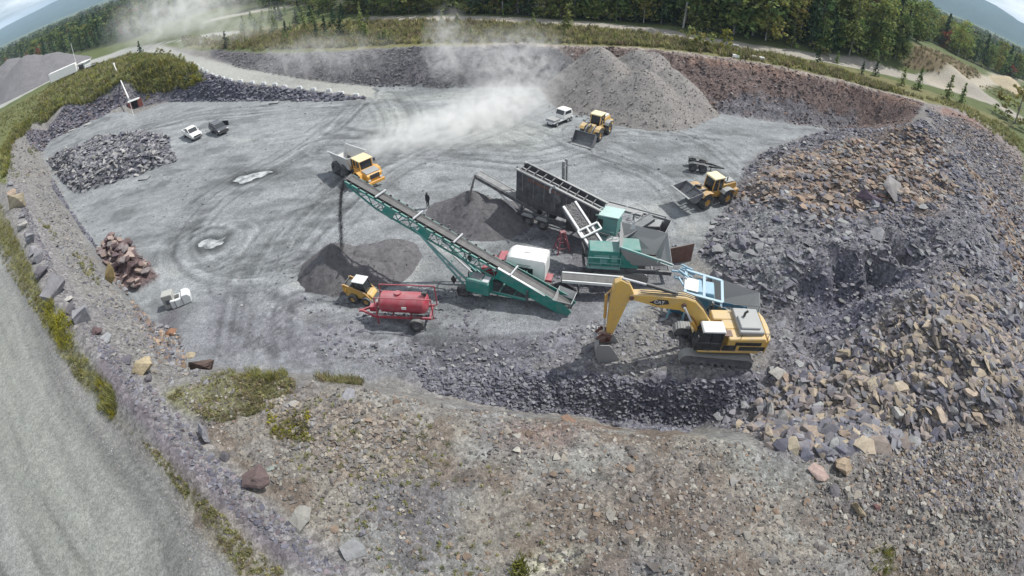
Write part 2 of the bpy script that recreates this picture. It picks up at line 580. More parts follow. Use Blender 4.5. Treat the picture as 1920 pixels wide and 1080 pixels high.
Z = blur(blur(Z, 2), 1)
XX, YY = np.meshgrid(GX, GY)


def hz(x, y):
    """ground height at x,y"""
    x = np.asarray(x, float); y = np.asarray(y, float)
    i = np.clip(np.searchsorted(GX, x) - 1, 0, NX - 2)
    j = np.clip(np.searchsorted(GY, y) - 1, 0, NY - 2)
    u = np.clip((x - GX[i]) / (GX[i + 1] - GX[i]), 0, 1)
    v = np.clip((y - GY[j]) / (GY[j + 1] - GY[j]), 0, 1)
    return (Z[j, i] * (1 - u) + Z[j, i + 1] * u) * (1 - v) + (Z[j + 1, i] * (1 - u) + Z[j + 1, i + 1] * u) * v


def Gt(px, py):
    """where the ground is seen at photo pixel px,py"""
    d = ray(px, py)
    if d[2] > -1e-3:
        s = 1500.0
        return Vector((d[0] * s, d[1] * s, 5.0))
    smax = min((-8 - CAMH) / d[2], 6000)
    smin = (16.0 - CAMH) / d[2]
    s = np.linspace(smin, smax, 500)
    h = hz(s * d[0], s * d[1]) - (CAMH + s * d[2])
    k = np.argmax(h > 0)
    if k == 0:
        k = 499 if h[0] <= 0 else 1
    a, b = h[k - 1], h[k]
    t = 0 if b == a else -a / (b - a)
    q = s[k - 1] + (s[k] - s[k - 1]) * np.clip(t, 0, 1)
    return Vector((q * d[0], q * d[1], CAMH + q * d[2]))


def wp(pxs):
    return np.array([tuple(Gt(*p))[:2] for p in pxs])


def sdpoly(x, y, P):
    """signed distance to polygon P (positive inside)"""
    n = len(P)
    best = np.full(x.shape, 1e9)
    ins = np.zeros(x.shape, bool)
    for i in range(n):
        a, b = P[i], P[(i + 1) % n]
        e = b - a
        t = np.clip(((x - a[0]) * e[0] + (y - a[1]) * e[1]) / (e @ e + 1e-12), 0, 1)
        best = np.minimum(best, np.hypot(x - a[0] - t * e[0], y - a[1] - t * e[1]))
        c = ((a[1] > y) != (b[1] > y))
        xi = a[0] + (y - a[1]) * e[0] / (e[1] if abs(e[1]) > 1e-12 else 1e-12)
        ins ^= c & (x < xi)
    return np.where(ins, best, -best)


def polyline_sd(x, y, P):
    """(distance, signed side, arc length) to a polyline"""
    best = np.full(x.shape, 1e9); side = np.zeros(x.shape); arc = np.zeros(x.shape)
    s0 = 0.0
    for a, b in zip(P[:-1], P[1:]):
        e = b - a
        L = np.hypot(*e)
        t = np.clip(((x - a[0]) * e[0] + (y - a[1]) * e[1]) / (L * L + 1e-12), 0, 1)
        qx, qy = x - a[0] - t * e[0], y - a[1] - t * e[1]
        d = np.hypot(qx, qy)
        m = d < best
        best = np.where(m, d, best)
        side = np.where(m, np.sign(e[0] * qy - e[1] * qx) * d, side)
        arc = np.where(m, s0 + t * L, arc)
        s0 += L
    return best, side, arc


def chaikin(P, n=2):
    P = np.asarray(P, float)
    for _ in range(n):
        q = P[:-1] * .75 + P[1:] * .25
        r = P[:-1] * .25 + P[1:] * .75
        P = np.concatenate([P[:1], np.stack([q, r], 1).reshape(-1, 2), P[-1:]])
    return P


def around(P, pad):
    return (slice(max(np.searchsorted(GY, P[:, 1].min() - pad) - 1, 0), np.searchsorted(GY, P[:, 1].max() + pad) + 1),
            slice(max(np.searchsorted(GX, P[:, 0].min() - pad) - 1, 0), np.searchsorted(GX, P[:, 0].max() + pad) + 1))


# ---- zones (world polygons) used for both relief and stone colour
FLOOR = wp([(147, 239), (95, 262), (78, 285), (100, 330), (125, 385), (160, 440), (215, 530), (245, 562), (300, 625), (345, 680), (400, 684), (530, 694), (650, 703), (760, 700), (1000, 690),
            (1060, 640), (1180, 600), (1280, 520), (1320, 460), (1380, 380), (1420, 290), (1560, 241), (1450, 227), (1350, 214), (1150, 190), (1000, 163), (830, 165), (700, 161), (640, 158), (690, 187), (520, 189), (320, 188), (224, 210)])
MUCK = wp([(1560, 242), (1480, 268), (1425, 290), (1395, 320), (1372, 370), (1330, 430), (1310, 480), (1370, 540), (1440, 600), (1450, 660), (1430, 720), (1330, 780), (1440, 845), (1540, 866), (1650, 845),
           (1800, 818), (1915, 790), (1919, 620), (1880, 520), (1852, 430), (1820, 350), (1788, 300), (1763, 252), (1735, 224), (1680, 236), (1640, 245)])
col = np.zeros((NY, NX, 3))
col[:] = (0.082, 0.10, 0.042)
rock = np.full((NY, NX), 0.25)          # how stony (bump and small relief)
relief = np.zeros((NY, NX))


def zone(P, c, soft=1.0, amt=1.0, edge=0.8, escale=0.5, rk=None, seed=3, hgt=0.0):
    P = np.asarray(P, float)
    sl_ = around(P, soft + edge + 1)
    x, y = XX[sl_], YY[sl_]
    d = sdpoly(x, y, P) + edge * 2 * (fbm(x * escale, y * escale, 3, seed) - .5)
    m = smooth(-soft, soft, d) * amt
    col[sl_] = col[sl_] * (1 - m[..., None]) + np.array(c) * m[..., None]
    if rk is not None:
        rock[sl_] = rock[sl_] * (1 - m) + rk * m
    if hgt:
        relief[sl_] += hgt * m
    return m


def pz(pxs, c, **k):
    zone(wp(pxs), c, **k)


GRAVEL = (0.168, 0.163, 0.157)
# plateau beyond: dry grass and weeds; forest floor further
pz([(345, 91), (633, 96), (880, 86), (1040, 87), (1280, 98), (1440, 120), (1580, 151), (1735, 192), (1850, 232), (1910, 240), (1800, 190), (1600, 130), (1400, 92), (1300, 72), (1000, 42), (700, 36), (420, 60)],
   (0.135, 0.13, 0.062), soft=.6, edge=.7, rk=.35)
# everything dug or filled: gravel
BANK = wp([(-60, 330), (12, 345), (2, 300), (14, 268), (40, 240), (74, 211), (126, 194), (160, 180), (200, 175), (224, 160), (262, 150), (310, 158), (372, 150), (372, 131), (330, 104), (300, 84), (345, 92), (480, 99), (633, 96), (880, 86),
           (973, 80), (1040, 88), (1280, 99), (1440, 121), (1580, 152), (1735, 192), (1800, 205), (1860, 238), (1919, 280), (1919, 500), (1919, 800), (1919, 1079), (960, 1079), (430, 1079), (0, 1079), (0, 600)])
BANK = np.concatenate([BANK[:-8], [[75, 45], [80, -20], [60, -40], [-40, -40], [-120, -40], [-120, 10]]])
zone(BANK, GRAVEL, soft=.5, edge=.6, rk=.6)
# left bank rock faces
pz([(40, 240), (126, 194), (160, 181), (200, 178), (240, 185), (250, 203), (188, 222), (147, 239), (95, 262), (78, 285), (60, 280)], (0.115, 0.108, 0.125), soft=.5, rk=1.0)
pz([(280, 140), (330, 160), (390, 165), (320, 188), (250, 203), (225, 160)], (0.12, 0.115, 0.125), soft=.8, rk=1.0)
pz([(100, 355), (135, 402), (165, 445), (185, 470), (160, 440), (125, 385), (97, 335)], (0.10, 0.10, 0.12), soft=.5, rk=1)
pz([(195, 500), (232, 540), (266, 600), (310, 655), (300, 625), (245, 562), (215, 530)], (0.12, 0.115, 0.12), soft=.4, rk=1)
# rock embankment of the haul road
pz([(372, 131), (440, 153), (520, 164), (600, 173), (690, 184), (620, 190), (420, 190), (320, 188), (370, 160)], (0.105, 0.105, 0.125), soft=.4, rk=1)
# back wall
pz([(400, 112), (447, 126), (547, 144), (640, 156), (700, 161), (830, 165), (1000, 163), (1150, 190), (1180, 92), (1040, 88), (973, 82), (880, 87), (633, 97), (480, 100), (393, 92)], (0.098, 0.096, 0.104), soft=.3, edge=.5, rk=1)
EASTW = [(1040, 88), (1150, 190), (1350, 214), (1450, 227), (1560, 241), (1640, 247), (1700, 232), (1735, 194), (1647, 170), (1580, 152), (1500, 136), (1440, 121), (1280, 99), (1180, 90)]
pz(EASTW, (0.122, 0.094, 0.086), soft=.3, edge=.4, rk=1)
pz([(1340, 190), (1360, 216), (1450, 228), (1560, 243), (1640, 248), (1600, 222), (1500, 195), (1400, 178)], (0.125, 0.127, 0.142), soft=1.0, edge=1.8, rk=1, amt=.8)
pz([(1280, 102), (1440, 124), (1580, 155), (1690, 184), (1735, 196), (1700, 200), (1580, 168), (1440, 140), (1300, 118)], (0.175, 0.118, 0.095), soft=.9, edge=1.6, rk=1, amt=.85)
pz([(1735, 196), (1800, 206), (1880, 250), (1919, 290), (1919, 330), (1840, 280), (1770, 235)], (0.20, 0.175, 0.165), soft=.6, rk=.9)
pz([(1770, 200), (1830, 225), (1850, 245), (1800, 235), (1760, 215)], (0.19, 0.12, 0.10), soft=.5, rk=.9, amt=.8)
pz([(1790, 300), (1850, 350), (1919, 420), (1919, 560), (1880, 440), (1840, 360)], (0.20, 0.145, 0.115), soft=.6, edge=1, rk=1, amt=.9)
_d, _s, _a = polyline_sd(XX, YY, wp([(880, 87), (973, 81), (1040, 87), (1180, 90), (1280, 99), (1370, 112), (1440, 121), (1500, 136), (1580, 152), (1647, 170), (1735, 192)]))
_m = smooth(.9, .2, _d + .8 * (fbm(XX * .6, YY * .6, 3, 201) - .5))[..., None] * .75
col[:] = col * (1 - _m) + np.array((.26, .23, .205)) * _m
# quarry floor: pale rolled stone dust
zone(FLOOR, (0.192, 0.205, 0.214), soft=.8, edge=.7, rk=.22)
n_ = fbm(XX * .09, YY * .09, 4, 21)
n2_ = fbm(XX * .35, YY * .55, 4, 22)
fm = smooth(-1, 2, sdpoly(XX, YY, FLOOR))
col *= (1 + fm * ((n_ - .5) * .35 + (n2_ - .5) * .35))[..., None]
pz([(320, 640), (400, 560), (560, 560), (700, 610), (760, 640), (1000, 620), (1120, 560), (1150, 650), (1000, 690), (780, 700), (500, 690), (390, 682)], (0.148, 0.150, 0.170), soft=2.5, edge=2, amt=.8, rk=.35)
pz([(780, 640), (900, 645), (1050, 640), (1130, 690), (1050, 690), (1000, 695), (760, 700)], (0.13, 0.13, 0.155), soft=1.5, edge=1, amt=.8, rk=.8)
pz([(960, 430), (1090, 420), (1240, 420), (1260, 520), (1150, 560), (1040, 560), (1040, 480)], (0.12, 0.118, 0.132), soft=2, edge=1.2, amt=.85, rk=.5)
pz([(160, 580), (340, 560), (330, 620), (280, 610)], (0.125, 0.12, 0.14), soft=1, amt=.7)
pz([(560, 470), (700, 450), (810, 470), (700, 530), (590, 540)], (0.15, 0.155, 0.168), soft=1.5, amt=.6)
pz([(700, 200), (900, 215), (1040, 240), (1000, 280), (760, 270), (690, 260)], (0.27, 0.285, 0.275), soft=3, edge=2, amt=.7)
pz([(690, 170), (1000, 172), (1000, 195), (700, 192)], (0.26, 0.275, 0.265), soft=2, amt=.7)

# wheel tracks: streaks that run along the traffic
TRACKS = [([(690, 172), (640, 230), (560, 290), (480, 330), (400, 380), (345, 450), (380, 505), (480, 522), (560, 490)], 5.5),
          ([(720, 178), (760, 230), (700, 300), (640, 340), (560, 420), (500, 500), (480, 600), (470, 680)], 5.5),
          ([(1010, 190), (900, 240), (800, 270), (700, 320), (620, 400), (560, 470)], 5.5),
          ([(1080, 275), (1000, 300), (900, 290), (780, 280), (600, 280)], 6.5),
          ([(660, 200), (500, 212), (350, 222), (180, 262)], 6.5),
          ([(1300, 420), (1250, 335), (1150, 300), (1000, 250), (850, 200)], 6),
          ([(720, 640), (600, 620), (520, 560), (450, 520)], 6.5),
          ([(1100, 640), (1000, 622), (800, 642), (650, 662), (500, 690)], 4.5),
          ([(1380, 330), (1300, 260), (1200, 240), (1100, 250)], 5),
          ([(560, 690), (530, 620), (540, 560), (640, 560), (800, 600)], 5)]
trk = np.zeros((NY, NX)); trw = np.zeros((NY, NX))
for ti, (pl, w_) in enumerate(TRACKS):
    P = chaikin(wp(pl))
    sl_ = around(P, w_ + 1)
    x, y = XX[sl_], YY[sl_]
    d, sdd, arc = polyline_sd(x, y, P)
    wig = 1.2 * (fbm(x * .08, y * .08, 2, 70 + ti) - .5)
    pat = fbm((sdd + wig) * 1.7, arc * .045, 4, 40 + ti, .7) - .5
    pat = np.sign(pat) * np.abs(pat) ** .8 * .8 - .35 * smooth(.10, .0, np.abs(fbm((sdd + wig) * .8, arc * .02, 2, 140 + ti) - .5) * 2)
    m = smooth(w_, w_ * .1, d) * smooth(.30, .5, fbm(x * .16, y * .16, 3, 240 + ti))
    trk[sl_] += pat * m; trw[sl_] = np.maximum(trw[sl_], m)
for cxp, rmax in (((395, 455), 9.5),):
    c = np.array(tuple(Gt(*cxp))[:2])
    rr = np.hypot((XX - c[0]), (YY - c[1]) * 1.15)
    ang = np.arctan2(YY - c[1], XX - c[0])
    m = smooth(rmax, rmax * .55, rr) * smooth(2.0, 3.4, rr)
    trk += m * 1.1 * (fbm(rr * 1.7, ang * 1.2 + 30, 3, 91, .65) - .5)
trk = np.clip(trk, -.45, .45)
col *= (1 + fm * trk * .9)[..., None]
relief += fm * trk * .16
fl_ = np.zeros((NY, NX))
for ti, (pl, w_) in enumerate(TRACKS):
    P = chaikin(wp(pl))
    for off in (-2.6, -1.0, .9, 2.4):
        sl_ = around(P, w_ + 1)
        x, y = XX[sl_], YY[sl_]
        d, sdd, arc = polyline_sd(x, y, P)
        wv = sdd - off - 1.6 * (fbm(arc * .045, off * 3 + ti, 2, 300 + ti) - .5)
        ln_ = smooth(.34, .08, np.abs(np.abs(wv) - .95)) * smooth(.40, .56, fbm(arc * .09, off * 5, 2, 330 + ti)) * (d < w_)
        fl_[sl_] = np.maximum(fl_[sl_], ln_)
col *= (1 - fm * fl_ * .24)[..., None]
relief -= fm * fl_ * .08
damp = smooth(.56, .70, fbm(XX * .16 + 3, YY * .28, 4, 171)) * fm
col *= (1 - .28 * damp)[..., None]
str_ = fbm(XX * .30 + YY * .10, YY * 1.5 - XX * .25, 4, 172, .6) - .5
col *= (1 + fm * str_ * .42)[..., None]
# long dark scrape marks and damp hollows
for k, (pl, w_, a_) in enumerate([([(840, 205), (870, 215), (900, 232)], .9, .5), ([(610, 250), (690, 262)], 1.2, .4), ([(650, 240), (700, 250)], 1.0, .45), ([(590, 545), (680, 548)], .5, .4), ([(410, 600), (520, 660)], .8, .3),
                                 ([(860, 270), (960, 275)], 1, .3), ([(1150, 265), (1230, 300)], 1, .3), ([(1200, 250), (1350, 262)], .8, .3), ([(300, 440), (330, 430), (420, 426)], .8, .4), ([(480, 460), (560, 450)], .6, .3),
                                 ([(540, 400), (600, 380), (640, 350)], .6, .35), ([(1030, 255), (1060, 275)], .7, .35), ([(930, 470), (1020, 440)], 1.2, .3)]):
    P = wp(pl); sl_ = around(P, w_ * 2 + 1); x, y = XX[sl_], YY[sl_]
    d, s_, ar = polyline_sd(x, y, P)
    m = smooth(w_, 0, d + .8 * (fbm(x, y, 3, 120 + k) - .5)) * a_
    col[sl_] *= (1 - m)[..., None]
# pale dust scars and spilled fines
for pl in ([(430, 258), (470, 262), (440, 272)], [(545, 530), (575, 515), (592, 520), (560, 538)], [(680, 575), (700, 570), (700, 590)], [(1180, 385), (1250, 380), (1260, 400), (1200, 400)], [(560, 575), (585, 590), (575, 600)],
           [(800, 455), (860, 440), (900, 455), (840, 480)], [(700, 475), (800, 500), (760, 530)], [(290, 500), (320, 505), (330, 515)], [(1280, 410), (1330, 420), (1320, 450), (1270, 440)]):
    pz(pl, (0.30, 0.31, 0.30), soft=1.1, amt=.65, edge=.8, escale=.8)

# platform in front: gravel with tan, rust and lilac patches
pf = smooth(-1.0, 1.0, sdpoly(XX, YY, np.array([tuple(Gt(*p))[:2] for p in [(400, 700), (650, 722), (760, 747), (1000, 778), (1150, 797), (1250, 807), (1440, 852), (1540, 870), (1800, 822)]] + [[40, 12], [45, -25], [-25, -25], [-14, 3]])))
n3 = fbm(XX * .22, YY * .22, 4, 33); n4 = fbm(XX * .5, YY * .5, 3, 34)


def lerp(c, m):
    col[:] = col * (1 - m[..., None]) + np.array(c) * m[..., None]


lerp((0.195, 0.178, 0.150), pf * smooth(.5, .66, n3) * .65)
lerp((0.115, 0.090, 0.072), pf * smooth(.60, .70, n4) * .7)
lerp((0.125, 0.123, 0.134), pf * smooth(.50, .36, n3) * .7)
lerp((0.21, 0.217, 0.21), pf * smooth(.42, .30, n4) * .6)
pz([(470, 740), (620, 740), (760, 800), (760, 900), (640, 870), (520, 830)], (0.185, 0.158, 0.125), soft=1.5, edge=1.5, amt=.6, rk=.8)
pz([(620, 770), (760, 800), (780, 850), (660, 850), (600, 800)], (0.15, 0.115, 0.097), soft=1, edge=1.2, amt=.6, rk=.9)
pz([(950, 800), (1070, 790), (1160, 800), (1060, 850), (940, 840)], (0.16, 0.105, 0.09), soft=.6, edge=1.2, amt=.55, rk=.9)
pz([(880, 850), (1050, 840), (1200, 870), (1000, 900)], (0.225, 0.237, 0.23), soft=1.2, edge=1, amt=.6, rk=.4)
pz([(1140, 880), (1300, 860), (1420, 960), (1300, 1060), (1150, 1000)], (0.130, 0.108, 0.094), soft=1.5, edge=1.5, amt=.7, rk=.9)
pz([(1010, 1045), (1070, 1035), (1090, 1048), (1020, 1075), (990, 1075)], (0.37, 0.36, 0.29), soft=.4, edge=.5, amt=.8)
pz([(1330, 800), (1480, 870), (1600, 880), (1560, 930), (1350, 880)], (0.175, 0.18, 0.17), soft=1, edge=1, amt=.7, rk=.6)
pz([(1500, 920), (1800, 850), (1900, 900), (1800, 1000), (1600, 1040)], (0.132, 0.126, 0.124), soft=1.5, edge=1.2, amt=.7, rk=.9)
# berm of dark gravel, grassy verge
pz([(12, 345), (50, 345), (110, 470), (160, 560), (240, 660), (300, 740), (380, 825), (500, 935), (690, 1079), (540, 1079), (380, 940), (270, 810), (200, 720), (120, 600), (60, 480)], (0.165, 0.16, 0.162), soft=.5, edge=.5, rk=.8)
pz([(200, 670), (270, 760), (350, 850), (460, 960), (580, 1060), (520, 1060), (400, 960), (290, 840), (225, 760), (180, 690)], (0.115, 0.103, 0.118), soft=.4, edge=.5, amt=.8, rk=.7)
pz([(-20, 380), (2, 390), (45, 480), (95, 585), (150, 660), (205, 740), (225, 790), (200, 790), (130, 690), (75, 600), (22, 520), (-30, 420)], (0.105, 0.105, 0.045), soft=.5, edge=.5, amt=.85)
pz([(225, 790), (300, 880), (380, 990), (440, 1079), (540, 1079), (420, 970), (300, 850)], (0.22, 0.205, 0.16), soft=.6, edge=.6, amt=.55)
pz([(310, 740), (400, 700), (540, 706), (560, 725), (520, 765), (400, 795), (360, 770)], (0.125, 0.125, 0.06), soft=.5, edge=.6, amt=.8)
# far-left grass bank
pz([(0, 210), (100, 156), (240, 104), (330, 106), (370, 130), (388, 150), (330, 160), (240, 150), (200, 172), (126, 192), (74, 210), (30, 240), (2, 300), (10, 345), (-40, 330), (-60, 250)], (0.105, 0.115, 0.048), soft=.6, edge=.7, amt=.92)
# rubble heap ground, muck
zone(MUCK, (0.145, 0.142, 0.155), soft=.8, edge=.8, rk=1.0)
MUCKTAN = [(1425, 330), (1500, 285), (1600, 262), (1700, 240), (1760, 262), (1790, 330), (1760, 390), (1650, 400), (1560, 395), (1470, 385), (1390, 375)]
pz(MUCKTAN, (0.185, 0.145, 0.118), soft=3, edge=4, escale=.2, amt=.8)
MUCKFRONT = [(1430, 740), (1560, 665), (1720, 570), (1800, 520), (1919, 620), (1919, 780), (1800, 815), (1650, 842), (1540, 862), (1440, 840)]
pz(MUCKFRONT, (0.165, 0.148, 0.135), soft=2.5, edge=3, escale=.25, amt=.8)
pz([(1320, 430), (1420, 400), (1500, 440), (1480, 560), (1400, 560), (1320, 500)], (0.185, 0.195, 0.195), soft=1.2, edge=1.2, amt=.7)
pz([(1500, 540), (1560, 490), (1740, 490), (1720, 550), (1600, 620), (1520, 640)], (0.10, 0.10, 0.128), soft=.8, edge=.6, amt=.8)  # dug hollow: its shade is darkened into the ground colour
pz([(1060, 700), (1200, 714), (1420, 712), (1400, 745), (1310, 785), (1250, 800), (1150, 785), (1000, 765), (900, 750), (960, 710)], (0.12, 0.118, 0.15), soft=.8, edge=.6, amt=.85, rk=1)
pz([(1735, 204), (1800, 222), (1880, 270), (1919, 320), (1919, 700), (1880, 520), (1852, 430), (1820, 350), (1788, 300), (1763, 252)], (0.138, 0.128, 0.13), soft=1, edge=1.5, amt=.85, rk=1)
pz([(1800, 300), (1860, 350), (1919, 440), (1919, 640), (1890, 500), (1850, 400)], (0.165, 0.125, 0.105), soft=1, edge=1.6, amt=.75, rk=1)
pz([(1640, 860), (1800, 800), (1919, 700), (1919, 960), (1740, 960)], (0.15, 0.125, 0.108), soft=2.5, edge=2, amt=.7, rk=.9)
pz([(960, 690), (1060, 700), (1200, 714), (1420, 712), (1400, 745), (1310, 785), (1250, 800), (1150, 788), (1000, 768), (900, 752)], (0.125, 0.124, 0.152), soft=.8, edge=.8, amt=.8, rk=1)
# hills of the forest clearing on the right
pz([(1690, 120), (1735, 88), (1760, 95), (1830, 130), (1845, 148), (1760, 140)], (0.15, 0.115, 0.075), soft=1, edge=1, amt=.9)

# ---- two tipped heaps of broken stone stand on the floor
HEAPG = wp([(88, 300), (150, 285), (195, 262), (290, 254), (322, 262), (316, 276), (332, 302), (270, 326), (190, 350), (150, 364), (118, 342)])
HEAPR = wp([(183, 468), (215, 448), (252, 466), (272, 492), (302, 522), (268, 542), (236, 545), (206, 512)])
for P_, h_, ed_ in ((HEAPG, 2.3, 4.0), (HEAPR, 1.9, 2.4)):
    sl_ = around(P_, 3)
    dd_ = sdpoly(XX[sl_], YY[sl_], P_)
    relief[sl_] += h_ * smooth(-.6, ed_, dd_) * (.75 + .5 * (fbm(XX[sl_] * .35, YY[sl_] * .35, 3, 58)))
zone(HEAPG, (0.12, 0.12, 0.135), soft=.5, edge=.4, rk=1)
zone(HEAPR, (0.10, 0.07, 0.07), soft=.4, edge=.3, rk=1)
relief += pf * ((fbm(XX * .22, YY * .22, 3, 185) - .5) * 1.1 + (.2 - np.abs(fbm(XX * .4, YY * .4, 3, 186) - .5)) * .7)
md_ = smooth(-1, 3, sdpoly(XX, YY, MUCK))
relief += md_ * ((fbm(XX * .17, YY * .17, 3, 181) - .5) * 2.6 + (.22 - np.abs(fbm(XX * .33, YY * .33, 3, 182) - .5)) * 1.5)
# ---- fine relief
n5 = fbm(XX * .8, YY * .8, 4, 51) - .5
n6 = fbm(XX * 1.9, YY * 1.9, 3, 52) - .5
dense = ((XX > -112) & (XX < 68) & (YY > -6) & (YY < 94)).astype(float)
ridged = np.abs(fbm(XX * .45, YY * .45, 3, 53) - .5)
relief += dense * rock * (n5 * .55 + n6 * .28) + dense * smooth(.7, 1, rock) * (.25 - ridged) * .9
Z = Z + relief
col *= (1 + .35 * (fbm(XX * 1.3, YY * 1.3, 3, 61) - .5))[..., None]
# grit of dark and light stones, stronger where stony
sp = vnoise(XX * 3.7, YY * 3.7, 62)
col *= (1 + rock * dense * (sp - .5) * .45)[..., None]
# ---- roads
HAULR = np.concatenate([wp([(-60, 330), (-20, 405), (35, 525), (88, 620), (143, 710), (220, 800), (318, 915), (430, 1085)]), [[-9, -8], [-30, -30], [-60, -30], [-75, 10], [-100, 50]]])
ROADRAMP = wp([(300, 82), (335, 98), (400, 113), (450, 127), (560, 147), (640, 157), (700, 162), (700, 184), (600, 172), (520, 163), (440, 152), (400, 143), (372, 130), (330, 104), (280, 100), (240, 100), (160, 127), (95, 152), (50, 176), (0, 204), (-30, 220),
               (-40, 212), (0, 194), (50, 166), (95, 142), (160, 116), (240, 90), (330, 76), (400, 62), (450, 58), (450, 63), (400, 69)])
TRACKB = chaikin(np.array([tuple(Gt(*p))[:2] for p in [(690, 35), (760, 34), (850, 33), (1000, 39), (1100, 45), (1200, 54), (1290, 68), (1400, 87), (1500, 103), (1600, 121), (1700, 143), (1790, 165), (1870, 192), (1915, 225)]]))
TRACKC = chaikin(np.array([tuple(Gt(*p))[:2] for p in [(400, 37), (450, 26), (510, 17), (570, 8), (640, -2)]]))
TRACKD = chaikin(np.array([tuple(Gt(*p))[:2] for p in [(1750, 156), (1800, 150), (1850, 152), (1900, 146), (1960, 160)]]))
zone(HAULR, (0.163, 0.167, 0.162), soft=.35, edge=.6, rk=.14)
zone(ROADRAMP, (0.27, 0.275, 0.258), soft=.4, edge=.4, rk=.15)
d, s_, ar = polyline_sd(XX, YY, TRACKB)
wid_ = np.interp(ar, [0, ar.max() * .6, ar.max()], [2.4, 3.2, 4.6])
MTB = d < wid_
m = smooth(.5, -.5, d - wid_ + 1.2 * (fbm(XX * .3, YY * .3, 2, 77) - .5))
lerp((0.285, 0.265, 0.235), m * .92); rock[:] = rock * (1 - m) + .15 * m
d, s_, ar = polyline_sd(XX, YY, TRACKC)
m = smooth(4, 2.5, d); lerp((0.29, 0.28, 0.25), m * .9)
MTB |= d < 3
d, s_, ar = polyline_sd(XX, YY, TRACKD)
m = smooth(4.2, 2.6, d); lerp((0.33, 0.30, 0.25), m * .9)
MTB |= d < 3.2
# rut streaks on the near haul road
P = np.array([tuple(Gt(*p))[:2] for p in [(-60, 400), (0, 620), (60, 800), (150, 960), (240, 1085)]])
P = np.concatenate([P, [[P[-1][0] + 6, -12]]])
sl_ = around(P, 16); x, y = XX[sl_], YY[sl_]
d, sdd, ar = polyline_sd(x, y, chaikin(P))
mm = smooth(-.3, .6, sdpoly(x, y, HAULR))
stre = fbm(sdd * .9, ar * .03, 3, 84, .6) - .5
fin = fbm(sdd * 3.0, ar * .10, 2, 88, .6) - .5
col[sl_] *= (1 + mm * (stre * .55 + fin * .40 + (fbm(sdd * 7, ar * .4, 3, 90, .7) - .5) * .35))[..., None]
pale = smooth(4.5, 1.0, np.abs(sdd + 1.0)) * mm * .40
col[sl_] = col[sl_] * (1 - pale[..., None]) + np.array((0.225, 0.24, 0.212)) * pale[..., None]
for off, wd in ((-4.2, .30), (-1.6, .34), (.6, .28), (2.6, .30), (4.4, .26), (-6.5, .3)):
    wv = np.abs(sdd - off - 1.2 * (fbm(ar * .035, off * 2 + 0 * ar, 2, 410) - .5))
    ln_ = smooth(wd, .05, wv) * smooth(.35, .6, fbm(ar * .10, off * 4 + 0 * ar, 3, 420)) * mm
    col[sl_] *= (1 - .32 * ln_)[..., None]
    tread = (np.sin(ar * 11) > .2) * smooth(.45, .2, np.abs(wv - .55)) * mm
    col[sl_] *= (1 - .10 * tread)[..., None]
Z[sl_] += mm * stre * .12
# raised mats of grass keep the track edges ragged
# brown leaf litter under the wood
fpoly = np.concatenate([wp([(-60, 150), (0, 128), (80, 108), (160, 96), (240, 78), (300, 50), (380, 20), (450, 6), (560, 12), (640, 24), (700, 27), (800, 25), (900, 27), (1000, 31), (1100, 37), (1200, 43), (1300, 58), (1400, 74), (1500, 90), (1600, 108), (1660, 116), (1700, 92), (1740, 74), (1800, 108), (1850, 132), (1920, 150), (1990, 178)]), [[1500, 900], [1500, 7000], [0, 8000], [-1500, 7000], [-1500, 900]]])
lerp((0.040, 0.046, 0.026), smooth(-1.5, 2.5, sdpoly(XX, YY, fpoly)) * .95)
col[:] = np.clip(col, 0.02, 0.6)

# ---- water lying in two hollows: sink the ground under them
PUDS = []
for pl in ([(438, 339), (447, 332), (470, 327), (497, 321), (512, 322), (490, 331), (468, 340), (450, 343)],
           [(372, 459), (385, 450), (395, 446), (412, 450), (424, 441), (418, 452), (408, 462), (385, 466)]):
    P = wp(pl); PUDS.append(P)
    sl_ = around(P, 3); x, y = XX[sl_], YY[sl_]
    dd = sdpoly(x, y, P)
    m = smooth(-1.6, .3, dd + .5 * (fbm(x, y, 2, 5) - .5))
    Z[sl_] = Z[sl_] * (1 - m) + (-.10) * m
    k = smooth(-1.5, -.2, dd) * .6
    col[sl_] *= (1 - k)[..., None]

GROUND = attr_mat('quarry_ground', rough=0.96, bump=0.8, scale=2.2, var=0.30, fine=7.0, spec=0.12)
gm = GROUND.node_tree
# extra grit: cell-sized stones of differing tone
nn, ll = gm.nodes, gm.links
_mr = [q for q in nn if q.type == 'MAP_RANGE'][0]
_ra = nn.new('ShaderNodeAttribute'); _ra.attribute_name = 'rocky'
for _k, _s in (('To Min', -1), ('To Max', 1)):
    _m = nn.new('ShaderNodeMath'); _m.operation = 'MULTIPLY_ADD'; _m.inputs[1].default_value = .16 * _s; _m.inputs[2].default_value = 1 + .07 * _s
    ll.new(_ra.outputs['Fac'], _m.inputs[0]); ll.new(_m.outputs[0], _mr.inputs[_k])
pb = [q for q in nn if q.type == 'BSDF_PRINCIPLED'][0]
src = pb.inputs['Base Color'].links[0].from_socket
tcg = [q for q in nn if q.type == 'TEX_COORD'][0]
vo = nn.new('ShaderNodeTexVoronoi'); vo.inputs['Scale'].default_value = 4.5
ll.new(tcg.outputs['Object'], vo.inputs['Vector'])
sepc = nn.new('ShaderNodeSeparateColor'); ll.new(vo.outputs['Color'], sepc.inputs[0])
ra = nn.new('ShaderNodeAttribute'); ra.attribute_name = 'rocky'
mrg = nn.new('ShaderNodeMapRange'); mrg.inputs['To Min'].default_value = -.42; mrg.inputs['To Max'].default_value = .50
ll.new(sepc.outputs[0], mrg.inputs['Value'])
mu1 = nn.new('ShaderNodeMath'); mu1.operation = 'MULTIPLY_ADD'; mu1.inputs[2].default_value = 1.0
